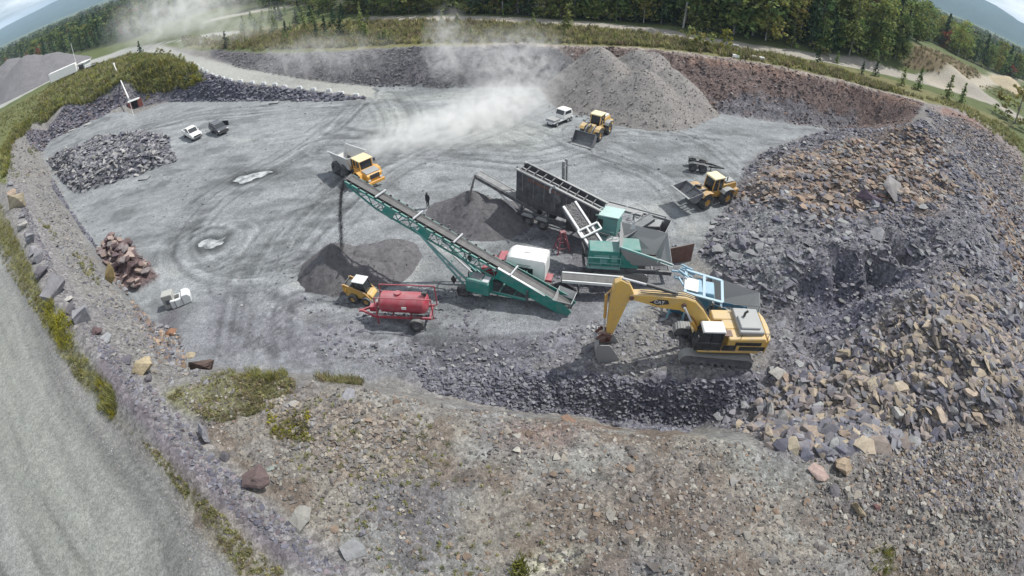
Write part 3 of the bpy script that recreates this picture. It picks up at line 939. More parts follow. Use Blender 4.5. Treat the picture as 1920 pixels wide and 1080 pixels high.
ll.new(mrg.outputs[0], mu1.inputs[0]); ll.new(ra.outputs['Fac'], mu1.inputs[1])
sc1 = nn.new('ShaderNodeVectorMath'); sc1.operation = 'SCALE'
ll.new(src, sc1.inputs[0]); ll.new(mu1.outputs[0], sc1.inputs['Scale'])
vo2 = nn.new('ShaderNodeTexVoronoi'); vo2.inputs['Scale'].default_value = 13.0
ll.new(tcg.outputs['Object'], vo2.inputs['Vector'])
sep2 = nn.new('ShaderNodeSeparateColor'); ll.new(vo2.outputs['Color'], sep2.inputs[0])
mr2 = nn.new('ShaderNodeMapRange'); mr2.inputs['To Min'].default_value = .76; mr2.inputs['To Max'].default_value = 1.26
ll.new(sep2.outputs[1], mr2.inputs['Value'])
sc2 = nn.new('ShaderNodeVectorMath'); sc2.operation = 'SCALE'
ll.new(sc1.outputs[0], sc2.inputs[0]); ll.new(mr2.outputs[0], sc2.inputs['Scale'])
ll.new(sc2.outputs[0], pb.inputs['Base Color'])
bpn = [q for q in nn if q.type == 'BUMP'][0]
mb_ = nn.new('ShaderNodeMath'); mb_.operation = 'MULTIPLY_ADD'; mb_.inputs[1].default_value = 0.75; mb_.inputs[2].default_value = 0.40
ll.new(ra.outputs['Fac'], mb_.inputs[0]); ll.new(mb_.outputs[0], bpn.inputs['Strength'])

idx = np.arange(NY * NX).reshape(NY, NX)
FA = np.stack([idx[:-1, :-1], idx[:-1, 1:], idx[1:, 1:], idx[1:, :-1]], -1).reshape(-1, 4)
cxs = (XX[:-1, :-1] + XX[1:, 1:]).ravel() / 2
cys = (YY[:-1, :-1] + YY[1:, 1:]).ravel() / 2
own = np.zeros(len(FA), int)
own[sdpoly(cxs, cys, FLOOR) > 0] = 1
own[MTB[:-1, :-1].ravel()] = 3
own[sdpoly(cxs, cys, ROADRAMP) > 0] = 2
own[sdpoly(cxs, cys, HAULR) > 0] = 4
VA = np.stack([XX.ravel(), YY.ravel(), Z.ravel()], 1)
CA = col.reshape(-1, 3)
RA = np.clip(rock, 0, 1).ravel()
for k, nm, lab in ((0, 'ground', 'gravel banks, benches and grassland around the quarry pit'), (1, 'quarry_floor', 'pale grey rolled stone floor of the quarry pit'),
                   (2, 'haul_road', 'dusty haul road that comes down a rock embankment into the pit'), (3, 'forest_track', 'pale dirt track along the forest edge above the pit'),
                   (4, 'service_road', 'wide grey gravel road beside the boulder berm')):
    f = FA[own == k]
    u, inv = np.unique(f, return_inverse=True)
    me = mesh_np(nm, VA[u], inv.reshape(-1, 4), True, CA[u])
    at = me.attributes.new('rocky', 'FLOAT', 'POINT')
    at.data.foreach_set('value', RA[u].astype(np.float32))
    o = link(nm, me, GROUND)
    tag(o, lab, None, None, 'structure')

wm, n, l = new_mat('puddle_water')
out = n.new('ShaderNodeOutputMaterial'); b = n.new('ShaderNodeBsdfPrincipled')
b.inputs['Base Color'].default_value = (0.33, 0.35, 0.35, 1); b.inputs['Roughness'].default_value = 0.08
b.inputs['Specular IOR Level'].default_value = 0.6
pt = n.new('ShaderNodeTexCoord'); pn_ = n.new('ShaderNodeTexNoise'); pn_.inputs['Scale'].default_value = .9; pn_.inputs['Detail'].default_value = 4
pr_ = n.new('ShaderNodeValToRGB'); pr_.color_ramp.elements[0].position = .38; pr_.color_ramp.elements[1].position = .62
pr_.color_ramp.elements[0].color = (.10, .11, .115, 1); pr_.color_ramp.elements[1].color = (.36, .38, .38, 1)
l.new(pt.outputs['Object'], pn_.inputs['Vector']); l.new(pn_.outputs['Fac'], pr_.inputs[0]); l.new(pr_.outputs[0], b.inputs['Base Color'])
l.new(b.outputs[0], out.inputs[0])
for P in PUDS:
    c = P.mean(0)
    Pp = chaikin(np.concatenate([P, P[:1]]), 3)
    Pp = Pp + .35 * (np.stack([fbm(Pp[:, 0] * 1.4, Pp[:, 1] * 1.4, 3, 5), fbm(Pp[:, 0] * 1.4 + 9, Pp[:, 1] * 1.4, 3, 6)], 1) - .5) * 2.2
    V = [(c[0] + (q[0] - c[0]) * 1.08, c[1] + (q[1] - c[1]) * 1.08, -.035) for q in Pp[:-1]]
    me = bpy.data.meshes.new('puddle'); me.from_pydata(V, [], [tuple(range(len(V)))])
    tag(link('puddle', me, wm), 'shallow grey rain puddle on the quarry floor', None, None, 'structure')

# far wooded hills on the skyline
HM = attr_mat('wooded_hill', rough=1.0, bump=0, scale=.02, var=.35, spec=0)
for nm, az0, az1, dist, h, seed in (('hills', -100, -8, 6200, 225, 7), ('hills', 8, 100, 5200, 300, 9)):
    na, nr = 140, 14
    V, C = [], []
    for i in range(na):
        a = R(az0 + (az1 - az0) * i / (na - 1))
        for j in range(nr):
            t = j / (nr - 1)
            r = dist * (.70 + .45 * t)
            env = math.sin(math.pi * i / (na - 1)) ** .5
            hh = h * env * (.25 + 1.0 * float(fbm(i * .045 + seed * 3.3, t * 1.4, 4, seed))) * math.sin(math.pi * min(t * .62 + .0, 1))
            V.append((r * math.sin(a), r * math.cos(a), 2 + max(hh, 0)))
            C.append(np.array((.035, .055, .035)) * (.8 + .5 * float(vnoise(i * .9, j * 1.1, seed))))
    F = [(i * nr + j, (i + 1) * nr + j, (i + 1) * nr + j + 1, i * nr + j + 1) for i in range(na - 1) for j in range(nr - 1)]
    o = link(nm, mesh_np(nm, np.array(V), np.array(F), True, np.array(C)), HM)
    tag(o, 'low blue wooded ridge on the skyline', None, None, 'structure')
# ================================================================== loose stone
def hull_rock(rng, npt, flat=1.0, sub=False):
    import bmesh
    bm = bmesh.new()
    for _ in range(npt):
        p = rng.normal(size=3)
        p /= np.linalg.norm(p)
        p *= rng.uniform(.72, 1.0)
        bm.verts.new((p[0] * rng.uniform(.9, 1.3), p[1] * .82, p[2] * flat))
    r = bmesh.ops.convex_hull(bm, input=bm.verts[:])
    junk = [e for e in r['geom_interior'] if isinstance(e, bmesh.types.BMVert)] + [e for e in r['geom_unused'] if isinstance(e, bmesh.types.BMVert)]
    bmesh.ops.delete(bm, geom=list(set(junk)), context='VERTS')
    bmesh.ops.triangulate(bm, faces=bm.faces[:])
    bmesh.ops.recalc_face_normals(bm, faces=bm.faces[:])
    if sub:
        bmesh.ops.subdivide_edges(bm, edges=bm.edges[:], cuts=2, use_grid_fill=True)
        for v in bm.verts:
            q = v.co
            k = .10 * (float(fbm(q.x * 2.1 + q.z * 1.3 + 7, q.y * 2.1 - q.z * 1.7, 3, 5)) - .5) * 2
            st = .035 * math.sin(q.z * 19 + q.x * 4)
            v.co = q * (1 + k + st)
        bmesh.ops.triangulate(bm, faces=bm.faces[:])
    bm.verts.index_update()
    V = np.array([tuple(v.co) for v in bm.verts])
    F = np.array([[v.index for v in f.verts] for f in bm.faces])
    bm.free()
    return V, F


PROTO = [hull_rock(RNG, 11, f) for f in (.26, .42, .32, .55, .36, .22, .6, .30, .42, .48, .24, .34)]
BIG = [hull_rock(RNG, 13, f, True) for f in (.62, .8, .5, .9, .7, .42, .58, .75)]
ROCKM = attr_mat('broken_stone', rough=0.92, bump=0.5, scale=1.6, var=0.28, fine=9.0, spec=0.18)
BOULM = attr_mat('boulder_stone', rough=0.9, bump=0.6, scale=2.2, var=0.35, fine=7.0, spec=0.2, objvar=0.16)


def sample(P, n, clump=0.0, cs=.25, seed=1):
    P = np.asarray(P)
    lo, hi = P.min(0), P.max(0)
    got = []
    tot = 0
    while tot < n:
        q = lo + RNG.random((n * 2, 2)) * (hi - lo)
        k = sdpoly(q[:, 0], q[:, 1], P) > 0
        if clump:
            k &= RNG.random(len(q)) < np.clip((fbm(q[:, 0] * cs, q[:, 1] * cs, 3, seed) - .5) * 4 * clump + 1 - clump * .55, .02, 1)
        got.append(q[k]); tot += k.sum()
    return np.concatenate(got)[:n]


def rots(n, tilt):
    """random turn about z, then a random tilt"""
    a = RNG.random(n) * 6.283
    t = RNG.normal(size=n) * tilt
    b = RNG.random(n) * 6.283
    ca, sa, ct, st, cb, sb = np.cos(a), np.sin(a), np.cos(t), np.sin(t), np.cos(b), np.sin(b)
    Rz = np.zeros((n, 3, 3)); Rz[:, 0, 0] = ca; Rz[:, 0, 1] = -sa; Rz[:, 1, 0] = sa; Rz[:, 1, 1] = ca; Rz[:, 2, 2] = 1
    Rx = np.zeros((n, 3, 3)); Rx[:, 0, 0] = 1; Rx[:, 1, 1] = ct; Rx[:, 1, 2] = -st; Rx[:, 2, 1] = st; Rx[:, 2, 2] = ct
    Rb = np.zeros((n, 3, 3)); Rb[:, 0, 0] = cb; Rb[:, 0, 1] = -sb; Rb[:, 1, 0] = sb; Rb[:, 1, 1] = cb; Rb[:, 2, 2] = 1
    return Rb @ Rx @ Rz


def stones(spec):
    """spec: list of (polygon, n, smin, smax, power, colours, clump, tilt) merged into one array"""
    VV, FF, CC = [], [], []
    base = 0
    for P, n, s0, s1, pw, cols, clump, tilt in spec:
        q = sample(P, n, clump, .3, 7)
        s = s0 + (s1 - s0) * RNG.random(n) ** pw
        M = rots(n, tilt)
        zz = hz(q[:, 0], q[:, 1]) + s * .10
        cc = (cols(q) if callable(cols) else np.array(cols)[RNG.integers(0, len(cols), n)]) * RNG.uniform(.72, 1.3, (n, 1))
        pid = RNG.integers(0, len(PROTO), n)
        for k, (V, F) in enumerate(PROTO):
            w = np.nonzero(pid == k)[0]
            if not len(w):
                continue
            vv = np.einsum('nij,vj->nvi', M[w], V) * (s[w] * .5)[:, None, None] * 1.25
            vv[..., 0] += q[w, 0][:, None]; vv[..., 1] += q[w, 1][:, None]; vv[..., 2] += zz[w][:, None]
            VV.append(vv.reshape(-1, 3))
            FF.append((F[None] + (base + np.arange(len(w)) * len(V))[:, None, None]).reshape(-1, 3))
            CC.append(np.repeat(cc[w], len(V), 0))
            base += len(w) * len(V)
    return np.concatenate(VV), np.concatenate(FF), np.concatenate(CC)


def rubble(name, label, spec):
    V, F, C = stones(spec)
    o = link(name, mesh_np(name, V, F, False, C), ROCKM)
    return tag(o, label, 'rubble', None, 'stuff')


GREY = [(.15, .15, .165), (.19, .19, .20), (.12, .12, .14), (.23, .235, .235), (.16, .155, .17)]
DARK = [(.11, .11, .135), (.14, .14, .165), (.09, .09, .115), (.17, .17, .19)]
TAN = [(.24, .185, .14), (.20, .145, .11), (.28, .225, .175), (.17, .12, .095), (.22, .20, .18), (.15, .14, .15), (.25, .20, .15)]
MIX = [(.22, .19, .16), (.16, .14, .135), (.19, .185, .185), (.26, .22, .17), (.13, .12, .13), (.17, .165, .18), (.21, .18, .165)]
PLAT = [(.21, .19, .165), (.165, .16, .155), (.125, .115, .11), (.25, .24, .215), (.17, .13, .10), (.14, .13, .125), (.095, .088, .085)]
MT, MF = wp(MUCKTAN), wp(MUCKFRONT)
RUSTY = [(.235, .18, .14), (.19, .14, .11), (.27, .22, .175), (.16, .12, .10), (.21, .19, .175), (.15, .14, .15), (.24, .195, .15), (.17, .165, .175)]


def muckcol(q):
    x, y = q[:, 0], q[:, 1]
    n = 9 * (fbm(x * .16, y * .16, 4, 191) - .5)
    wt = smooth(-3, 3, sdpoly(x, y, MT) + n)
    wf = smooth(-3, 3, sdpoly(x, y, MF) + n)
    r = RNG.random(len(q))
    G_, T_, M_ = np.array(GREY + DARK), np.array(RUSTY), np.array(MIX)
    c = G_[RNG.integers(0, len(G_), len(q))]
    c = np.where((r < wt * .9)[:, None], T_[RNG.integers(0, len(T_), len(q))], c)
    return np.where((r < wf * .9)[:, None], M_[RNG.integers(0, len(M_), len(q))], c)


rubble('muck_rubble', 'bank of blasted blue grey and tan rock filling the right side of the pit',
       [(MUCK, 26000, .06, .36, 1.6, muckcol, .3, .26), (MUCK, 5200, .3, 1.1, 2.8, muckcol, .5, .26), (MT, 3400, .3, 1.3, 1.8, muckcol, .2, .24), (MF, 6200, .2, 1.2, 2.2, muckcol, .2, .3)])
rubble('dark_rubble', 'slope of dark crushed rock below the excavator',
       [(wp([(1060, 695), (1200, 712), (1420, 710), (1440, 745), (1310, 792), (1250, 808), (1150, 796), (1080, 776), (1000, 773), (900, 756), (800, 730), (780, 690), (900, 690)]), 10500, .07, .5, 2.6, DARK + [(.17, .17, .19)], .3, .4),
        (wp([(560, 660), (700, 640), (960, 640), (1120, 600), (1260, 590), (1300, 520), (1440, 600), (1430, 700), (1200, 700), (800, 700)]), 4200, .06, .45, 3.0, GREY, .6, .35)])
rubble('embankment_rubble', 'dark quarried stone facing the haul road embankment and the pit banks',
       [(wp([(372, 133), (440, 155), (520, 165), (600, 174), (690, 185), (620, 190), (420, 190), (310, 190), (330, 165)]), 2600, .3, 1.1, 1.6, DARK, 0, .5),
        (wp([(40, 242), (126, 196), (160, 183), (200, 180), (245, 186), (250, 203), (188, 222), (147, 239), (95, 262), (78, 285), (60, 280)]), 1600, .3, 1.3, 2, DARK + [(.15, .12, .12)], .3, .4),
        (wp([(100, 355), (135, 402), (168, 448), (185, 470), (160, 442), (125, 388), (97, 335)]), 900, .2, .9, 2, DARK, 0, .5),
        (wp([(195, 500), (232, 540), (266, 600), (312, 660), (345, 690), (345, 680), (300, 625), (245, 562), (215, 530)]), 700, .15, .8, 2.4, GREY + TAN[:2], .3, .5),
        (wp([(240, 575), (330, 610), (350, 690), (300, 680), (260, 610)]), 500, .12, .7, 2.4, GREY + TAN[:2], .3, .5)])
rubble('slope_rubble', 'broken stone on the back wall and the upper left banks',
       [(wp([(447, 127), (547, 145), (640, 157), (830, 166), (1000, 164), (1040, 92), (973, 84), (880, 89), (633, 99), (480, 101), (400, 100)]), 3800, .10, .7, 3.2, [(.12, .118, .125), (.15, .148, .155), (.09, .088, .095), (.17, .16, .155)], .5, .4),
        (wp([(10, 265), (60, 250), (80, 290), (100, 340), (95, 355), (60, 345), (15, 345)]), 900, .08, .7, 3, PLAT + GREY, .5, .4),
        (wp([(200, 168), (262, 150), (300, 166), (320, 186), (250, 202), (225, 188)]), 900, .15, .8, 2.5, DARK, .3, .4)])
rubble('stone_heap', 'long heap of angular grey stone tipped at the foot of the left bank', [(HEAPG, 2600, .45, 1.35, 1.5, [(.17, .17, .185), (.13, .13, .15), (.22, .22, .23), (.26, .255, .25), (.10, .10, .12)], 0, .6)])
FRONT = np.array([tuple(Gt(*p))[:2] for p in [(410, 697), (530, 709), (650, 721), (760, 746), (900, 772), (1000, 788), (1150, 810), (1250, 820), (1440, 850), (1540, 862), (1800, 816), (1900, 815), (1915, 1075), (700, 1078), (520, 930), (400, 820), (330, 740)]])
rubble('bench_gravel', 'scattered stones on the gravel bench in front',
       [(FRONT, 20000, .04, .26, 3.0, PLAT, .45, .35), (FRONT, 700, .16, .55, 2.6, PLAT, .9, .3), (wp([(1500, 930), (1700, 840), (1900, 820), (1910, 1060), (1600, 1060)]), 2600, .08, .45, 2.4, PLAT, .5, .4),
        (wp([(470, 750), (640, 740), (800, 800), (820, 900), (640, 880), (520, 830)]), 1500, .08, .38, 2.4, [(.235, .21, .175), (.19, .165, .14), (.175, .17, .165), (.15, .135, .125)], .5, .35)])
rubble('road_gravel', 'loose gravel along the edge of the service road', [(wp([(0, 455), (50, 560), (140, 712), (220, 805), (320, 920), (440, 1079), (380, 1079), (270, 930), (170, 810), (90, 700), (0, 540)]), 5000, .03, .13, 3.0, GREY + PLAT[:2], .8, .3)])
rubble('bank_gravel', 'loose stone on the left bank and berm',
       [(wp([(60, 345), (110, 470), (170, 565), (250, 660), (330, 735), (420, 705), (345, 690), (260, 605), (190, 515), (130, 410), (95, 350)]), 3600, .07, .5, 3.2, GREY + PLAT[:2], .5, .4),
        (wp([(20, 345), (110, 540), (240, 735), (420, 945), (600, 1075), (660, 1075), (480, 930), (300, 740), (130, 560), (40, 360)]), 3000, .07, .4, 3.0, DARK + [(.15, .13, .14)], .3, .4)])
rubble('floor_grit', 'small stones strewn on the pit floor', [(FLOOR, 5200, .05, .40, 4.5, GREY, .9, .3), (wp([(560, 560), (800, 540), (1200, 540), (1280, 480), (1240, 400), (960, 420), (900, 640), (600, 650)]), 2200, .05, .40, 3.5, DARK, .9, .3)])
rubble('wall_rubble', 'broken reddish rock standing in the pit wall',
       [(wp(EASTW), 3800, .12, .75, 3.2, [(.13, .098, .088), (.155, .13, .12), (.095, .076, .074), (.165, .15, .15), (.165, .112, .09)], .5, .35),
        (wp([(1775, 240), (1850, 300), (1915, 400), (1915, 300), (1860, 250), (1800, 215)]), 1500, .2, .9, 2.4, [(.21, .17, .15), (.17, .15, .155), (.24, .20, .17)], .3, .5),
        (wp([(1640, 860), (1800, 800), (1919, 700), (1919, 960), (1740, 960)]), 3600, .05, .42, 3.0, MIX + DARK[:2], .4, .35),
        (wp([(1735, 206), (1800, 226), (1880, 275), (1919, 320), (1919, 700), (1880, 520), (1852, 430), (1820, 350), (1788, 300), (1763, 252)]), 4500, .12, 1.1, 2.6, GREY + DARK[:2] + [(.17, .14, .125)], .3, .35),
        (wp([(1735, 200), (1800, 215), (1870, 255), (1919, 290), (1919, 470), (1890, 420), (1850, 345), (1800, 285), (1765, 240)]), 3200, .08, .6, 3.2, [(.20, .18, .17), (.17, .165, .17), (.23, .205, .19), (.15, .14, .15)], .3, .4),
        (wp([(1800, 300), (1850, 345), (1915, 440), (1919, 560), (1885, 450)]), 900, .25, 1.0, 2, TAN, .2, .5)])

# ---- boulders that stand out one by one
_bmesh = {}


def boulder(px, py, wpx, colr, label, name='boulder', group=None, k=None, tall=1.0, sink=.22, up=0.0, rz=None, pos=None, size=None):
    p = Gt(px, py) if pos is None else pos
    dist = (Vector(p) - Vector((0, 0, CAMH))).length
    s = (wpx * 1.18 / (FOC / dist) if size is None else size) * .5
    k = RNG.integers(0, len(BIG)) if k is None else k
    key = (k, colr)
    if key not in _bmesh:
        V, F = BIG[k]
        _bmesh[key] = mesh_np('boulder', V, F, False, np.tile(colr, (len(V), 1)))
        _bmesh[key].materials.append(BOULM)
    o = link(name, _bmesh[key])
    zmin = BIG[k][0][:, 2].min()
    o.scale = (s * 1.08, s, s * tall)
    o.rotation_euler = (float(RNG.normal() * .15), float(RNG.normal() * .15), float(RNG.random() * 6.28) if rz is None else rz)
    o.location = (p[0], p[1], float(hz(p[0], p[1])) - zmin * s * tall * (1 - 2 * sink) + up)
    return tag(o, label, 'boulder', group)


cG, cD, cT, cP, cB, cY = (.20, .20, .215), (.11, .105, .115), (.30, .25, .185), (.33, .32, .30), (.13, .095, .085), (.30, .24, .11)
BR = 'boulders in the row along the berm'
for px, py, w_, c_, lb, k_, tl in [
        (19, 349, 14, cG, 'small grey boulder at the far end of the berm row', 0, 1), (22, 366, 17, cT, 'small tan boulder at the far end of the berm row', 1, 1.1), (34, 388, 22, cT, 'rounded tan boulder standing high in the berm row', 3, 1.25),
        (44, 407, 20, cG, 'low grey boulder just after the rounded tan one', 4, .9), (43, 428, 18, cP, 'boulder with a whitish top face in the berm row', 6, 1.1), (55, 441, 20, cD, 'dark boulder with a pale upper edge, before two leaning ones', 1, 1.2),
        (61, 455, 19, cG, 'first of two leaning grey boulders crowded in the berm row', 7, 1.2), (64, 474, 20, cG, 'second of two leaning grey boulders crowded in the berm row', 2, 1.2), (75, 489, 20, cG, 'pale grey boulder above the weeds of the berm', 4, 1.1),
        (66, 492, 16, cD, 'dark low boulder tucked beside the pale grey one', 0, 1), (81, 512, 26, cD, 'dark boulder with a flat pale top on the berm', 6, .9), (95, 536, 20, cD, 'dark small boulder beside the big rounded grey boulder', 5, 1),
        (111, 552, 34, cG, 'big rounded grey boulder midway along the berm', 3, 1.1), (130, 562, 22, cP, 'flat pale slab leaning on the big rounded grey boulder', 2, .8), (136, 588, 26, cD, 'dark bluish boulder beside the yellow flowering weeds', 4, 1),
        (160, 601, 36, cG, 'large blue grey boulder with a sloping top on the berm', 7, .95), (179, 626, 27, (.10, .07, .075), 'dark brown lump of rock below the blue grey boulder', 0, 1), (199, 638, 26, (.24, .25, .26), 'pale bluish slab end on the bank below the berm', 5, 1),
        (240, 676, 30, (.14, .13, .15), 'purplish boulder behind the big cream boulder', 6, .9), (212, 666, 18, cP, 'whitish stone beside the purplish boulder', 1, .8), (268, 696, 46, (.36, .29, .20), 'big cream coloured boulder on the bank', 4, 1.15),
        (278, 712, 24, cD, 'dark stone tucked under the big cream boulder', 0, .8), (377, 690, 40, cB, 'square brown block at the lip of the pit', 3, 1.0), (358, 668, 24, cT, 'flat tan slab behind the square brown block', 2, .6),
        (386, 822, 32, (.22, .22, .24), 'grey pointed boulder below the grass patch', 3, 1.35), (423, 857, 25, cD, 'dark flat topped slab below the pointed grey boulder', 2, 1.0), (488, 903, 56, (.125, .09, .09), 'large dark brown boulder with a split face', 7, .95),
        (508, 876, 22, (.24, .27, .25), 'greenish flat stone behind the split brown boulder', 5, .6), (567, 973, 50, (.20, .195, .18), 'grey flat topped boulder on the bench', 6, .85), (659, 1036, 52, (.24, .245, .25), 'pale grey boulder with rusty foot on the bench', 1, 1.1),
        (681, 1000, 15, (.14, .14, .16), 'small dark stone behind the pale grey boulder', 0, 1), (655, 742, 38, cG, 'flat grey slab at the edge of the grass patch', 5, .6), (552, 758, 22, cP, 'whitish flat stone on the stony ground beyond the grass', 2, .6),
        (276, 610, 26, (.18, .135, .12), 'brown leaning stone in the rubble under the left bank', 5, 1.2), (321, 625, 26, (.20, .10, .07), 'rust red stone in the rubble under the left bank', 2, .9), (296, 612, 20, cG, 'grey stone beside the brown leaning stone', 0, .8),
        (1534, 884, 44, (.27, .215, .185), 'long pinkish slab lying on the bench under the muck', 5, .8), (1578, 876, 42, (.29, .23, .17), 'tan split slab beside the long pinkish slab', 2, 1.2), (1566, 822, 56, (.10, .10, .115), 'long black slab leaning in the foot of the muck', 5, 1.0),
        (1606, 957, 26, (.32, .25, .18), 'tan wedge shaped stone alone on the bench', 3, 1.1), (1643, 952, 20, (.14, .085, .08), 'small reddish brown stone on the bench beside the tan wedge', 0, .8), (1563, 923, 30, cD, 'dark flat stone on the bench above the tan wedge', 2, .7),
        (1677, 358, 58, (.19, .18, .18), 'broad grey slab on the tan part of the muck', 5, 1.1), (1625, 378, 36, (.15, .12, .15), 'dark purple block below the broad grey slab', 3, 1.0), (1677, 775, 34, cP, 'large pale block near the foot of the muck', 4, 1),
        (1443, 778, 36, (.24, .24, .235), 'pale square block at the corner of the muck', 3, 1.0), (1460, 705, 32, cP, 'whitish block behind the excavator', 6, .9), (1640, 442, 40, cG, 'grey ledge of rock above the dug hollow', 5, 1.2),
        (1342, 522, 34, (.20, .195, .21), 'rounded grey block above the blue crusher', 4, 1.0), (1362, 528, 30, (.18, .17, .185), 'square grey block beside the rounded one above the blue crusher', 3, 1.0), (1585, 418, 34, (.27, .275, .27), 'pale slab on the muck above the dug hollow', 5, .8),
        (1665, 612, 20, (.1, .1, .11), 'dark block on the slope below the hollow', 3, 1.0), (1070, 790, 40, (.17, .12, .085), 'brown ledge stone at the rim above the dark slope', 5, .8), (752, 590, 0, cG, '', 0, 0)]:
    if w_:
        boulder(px, py, w_ * (1.22 if 'berm' in lb else 1.0), c_, lb, k=k_, tall=tl * (1.35 if 'berm' in lb else 1.1), group=BR if lb.endswith('berm row') or 'berm' in lb else None)
sl2 = boulder(216, 535, 0, cY, 'tall yellow stained slab leaning beside the reddish heap', k=5, size=2.6, tall=1.0, sink=.1)
sl2.rotation_euler = (R(20), R(-62), R(40)); sl2.location.z += 1.0

# reddish heap: every block of it
HC = [(.125, .09, .09), (.19, .14, .13), (.11, .08, .085), (.27, .205, .185), (.16, .14, .14), (.33, .27, .235)]
RG = 'blocks of the reddish stone heap'
q = sample(HEAPR, 74, 0)
q = q[np.argsort(sdpoly(q[:, 0], q[:, 1], HEAPR))]
for i, (x, y) in enumerate(q):
    ci = HC[int(RNG.integers(0, 6))]
    lum = ci[0]
    lb = ('dark maroon block in the reddish stone heap' if lum < .13 else 'brown block in the reddish stone heap' if lum < .2 else 'pale pinkish block in the reddish stone heap')
    boulder(0, 0, 0, ci, lb, group=RG + (' (dark)' if lum < .13 else ' (brown)' if lum < .2 else ' (pale)'), pos=(x, y, 0), size=float(RNG.uniform(.75, 1.5)), tall=float(RNG.uniform(.8, 1.2)), sink=.12, up=float(RNG.uniform(0, .25)))
# the largest blocks lying in the muck
for P_, n_k, cs_, lb, gr in ((MF, 105, [(.26, .215, .165), (.31, .265, .205), (.20, .17, .15)], 'tan angular block in the muck beside the bench', 'large tan blocks at the foot of the muck'),
                             (MT, 40, [(.25, .18, .135), (.29, .22, .17)], 'brown angular block high on the tan muck', 'large brown blocks on the tan muck'),
                             (wp([(1330, 470), (1500, 400), (1640, 430), (1820, 460), (1860, 560), (1740, 480), (1540, 470), (1480, 560), (1560, 650), (1440, 640), (1360, 520)]), 40, [(.20, .205, .21), (.16, .16, .18)], 'blue grey block in the muck above the hollow', 'large blue grey blocks in the muck')):
    q = sample(P_, n_k, .3)
    for x, y in q:
        boulder(0, 0, 0, cs_[int(RNG.integers(0, len(cs_)))], lb, group=gr, pos=(x, y, 0), size=float(RNG.uniform(.8, 1.75)), tall=float(RNG.uniform(.5, .9)), k=int(RNG.choice([0, 2, 4, 5, 5, 6])), sink=.22)
# ================================================================== gravel stockpiles (each one heap)
def cone_pile(name, label, px, py, r, h, colr, group=None, lobes=None, n=64, rings=26, rough=.10, seed=1, ridge=None):
    """a tipped pile: max of several cones at the angle of repose, on the ground"""
    c = Gt(px, py)
    lobes = lobes or [(0, 0, r, h)]
    R_ = max(math.hypot(a, b) + rr for a, b, rr, hh in lobes) + .5
    nu = 110
    g = np.linspace(-R_, R_, nu)
    gx, gy = np.meshgrid(g, g)
    wx = gx + .35 * (fbm(gx * .5 + seed, gy * .5, 3, seed) - .5) * min(r * .35, 2.0)
    wy = gy + .35 * (fbm(gx * .5 + 9, gy * .5 + seed, 3, seed + 3) - .5) * min(r * .35, 2.0)
    zz = np.full(gx.shape, -9.0)
    for a, b, rr, hh in lobes:
        d = np.hypot(wx - a, wy - b)
        top = hh * (1 - d / rr)
        soft = .06 * hh
        top = np.where(top > hh - soft * 3, hh - soft * 3 + (top - (hh - soft * 3)) * .6, top)
        zz = np.maximum(zz, top)
    zz += (rough * .6 * (fbm(gx * 1.6, gy * 1.6, 4, seed + 7) - .5) + rough * .5 * (fbm(np.arctan2(gy, gx) * 7, np.hypot(gx, gy) * .25, 3, seed + 9) - .5)) * np.clip(zz + .3, 0, 1)
    gz = hz(gx + c.x, gy + c.y) - c.z
    cc = np.tile(np.array(colr), (gx.size, 1)) * (1 + .35 * (fbm(gx * 1.1, gy * 1.1, 4, seed + 11).ravel()[:, None] - .5))
    V = np.stack([gx.ravel(), gy.ravel(), np.maximum(zz.ravel(), gz.ravel() - .15)], 1)
    keep = (zz > gz - .12)
    fi = np.arange(gx.size).reshape(nu, nu)
    m = keep[:-1, :-1] | keep[1:, :-1] | keep[:-1, 1:] | keep[1:, 1:]
    F = np.stack([fi[:-1, :-1], fi[:-1, 1:], fi[1:, 1:], fi[1:, :-1]], -1)[m]
    u, inv = np.unique(F, return_inverse=True)
    o = link(name, mesh_np(name, V[u], inv.reshape(-1, 4), True, cc[u]), PILEM)
    o.location = c
    tag(o, label, 'gravel pile', group)
    return o, c


PILEM = attr_mat('crushed_gravel', rough=0.97, bump=0.9, scale=3.0, var=0.35, fine=11.0, spec=0.1)
cone_pile('gravel_stockpile', 'big brownish grey gravel stockpile of several merged cones at the back of the pit', 1190, 205, 11, 8.4, (.215, .205, .196), seed=3, rough=.30,
          lobes=[(1.2, 1.0, 9.6, 6.9), (-3.6, 5.0, 9.8, 7.7), (1.8, 7.8, 10.4, 8.6), (6.3, 4.4, 8.8, 6.6), (-4.5, 9.5, 9.6, 8.2), (4.8, 10, 9.8, 7.8)])
cone_pile('gravel_pile', 'dark crushed stone pile under the tall stacker conveyor', 650, 505, 5.2, 2.5, (.125, .122, .128), seed=5, lobes=[(-.9, .1, 3.5, 2.9), (1.2, .6, 3.3, 1.7), (3.4, 1.6, 3.0, 1.1), (1.9, -.3, 2.9, 1.25), (3.9, .5, 2.4, .8)], rough=.35)
cone_pile('gravel_pile', 'dark crushed stone pile under the screening plant chute', 895, 412, 5.6, 2.6, (.125, .122, .128), seed=6, lobes=[(-.6, .9, 3.9, 3.0), (1.6, .2, 4.0, 2.2), (-2.3, 1.4, 3.0, 1.2), (.8, -.4, 3.6, 1.9)], rough=.15)
cone_pile('gravel_pile', 'small black heap of fines under the white discharge belt', 1052, 549, 1.3, 1.15, (.06, .058, .066), seed=8, rough=.1)
cone_pile('gravel_pile', 'grey gravel hill beyond the white trailer', 35, 172, 24, 13, (.15, .148, .155), seed=12, lobes=[(0, 8, 22, 12.5), (-14, 10, 24, 14), (9, 12, 17, 9.5), (-26, 14, 20, 11)], rough=1.2)
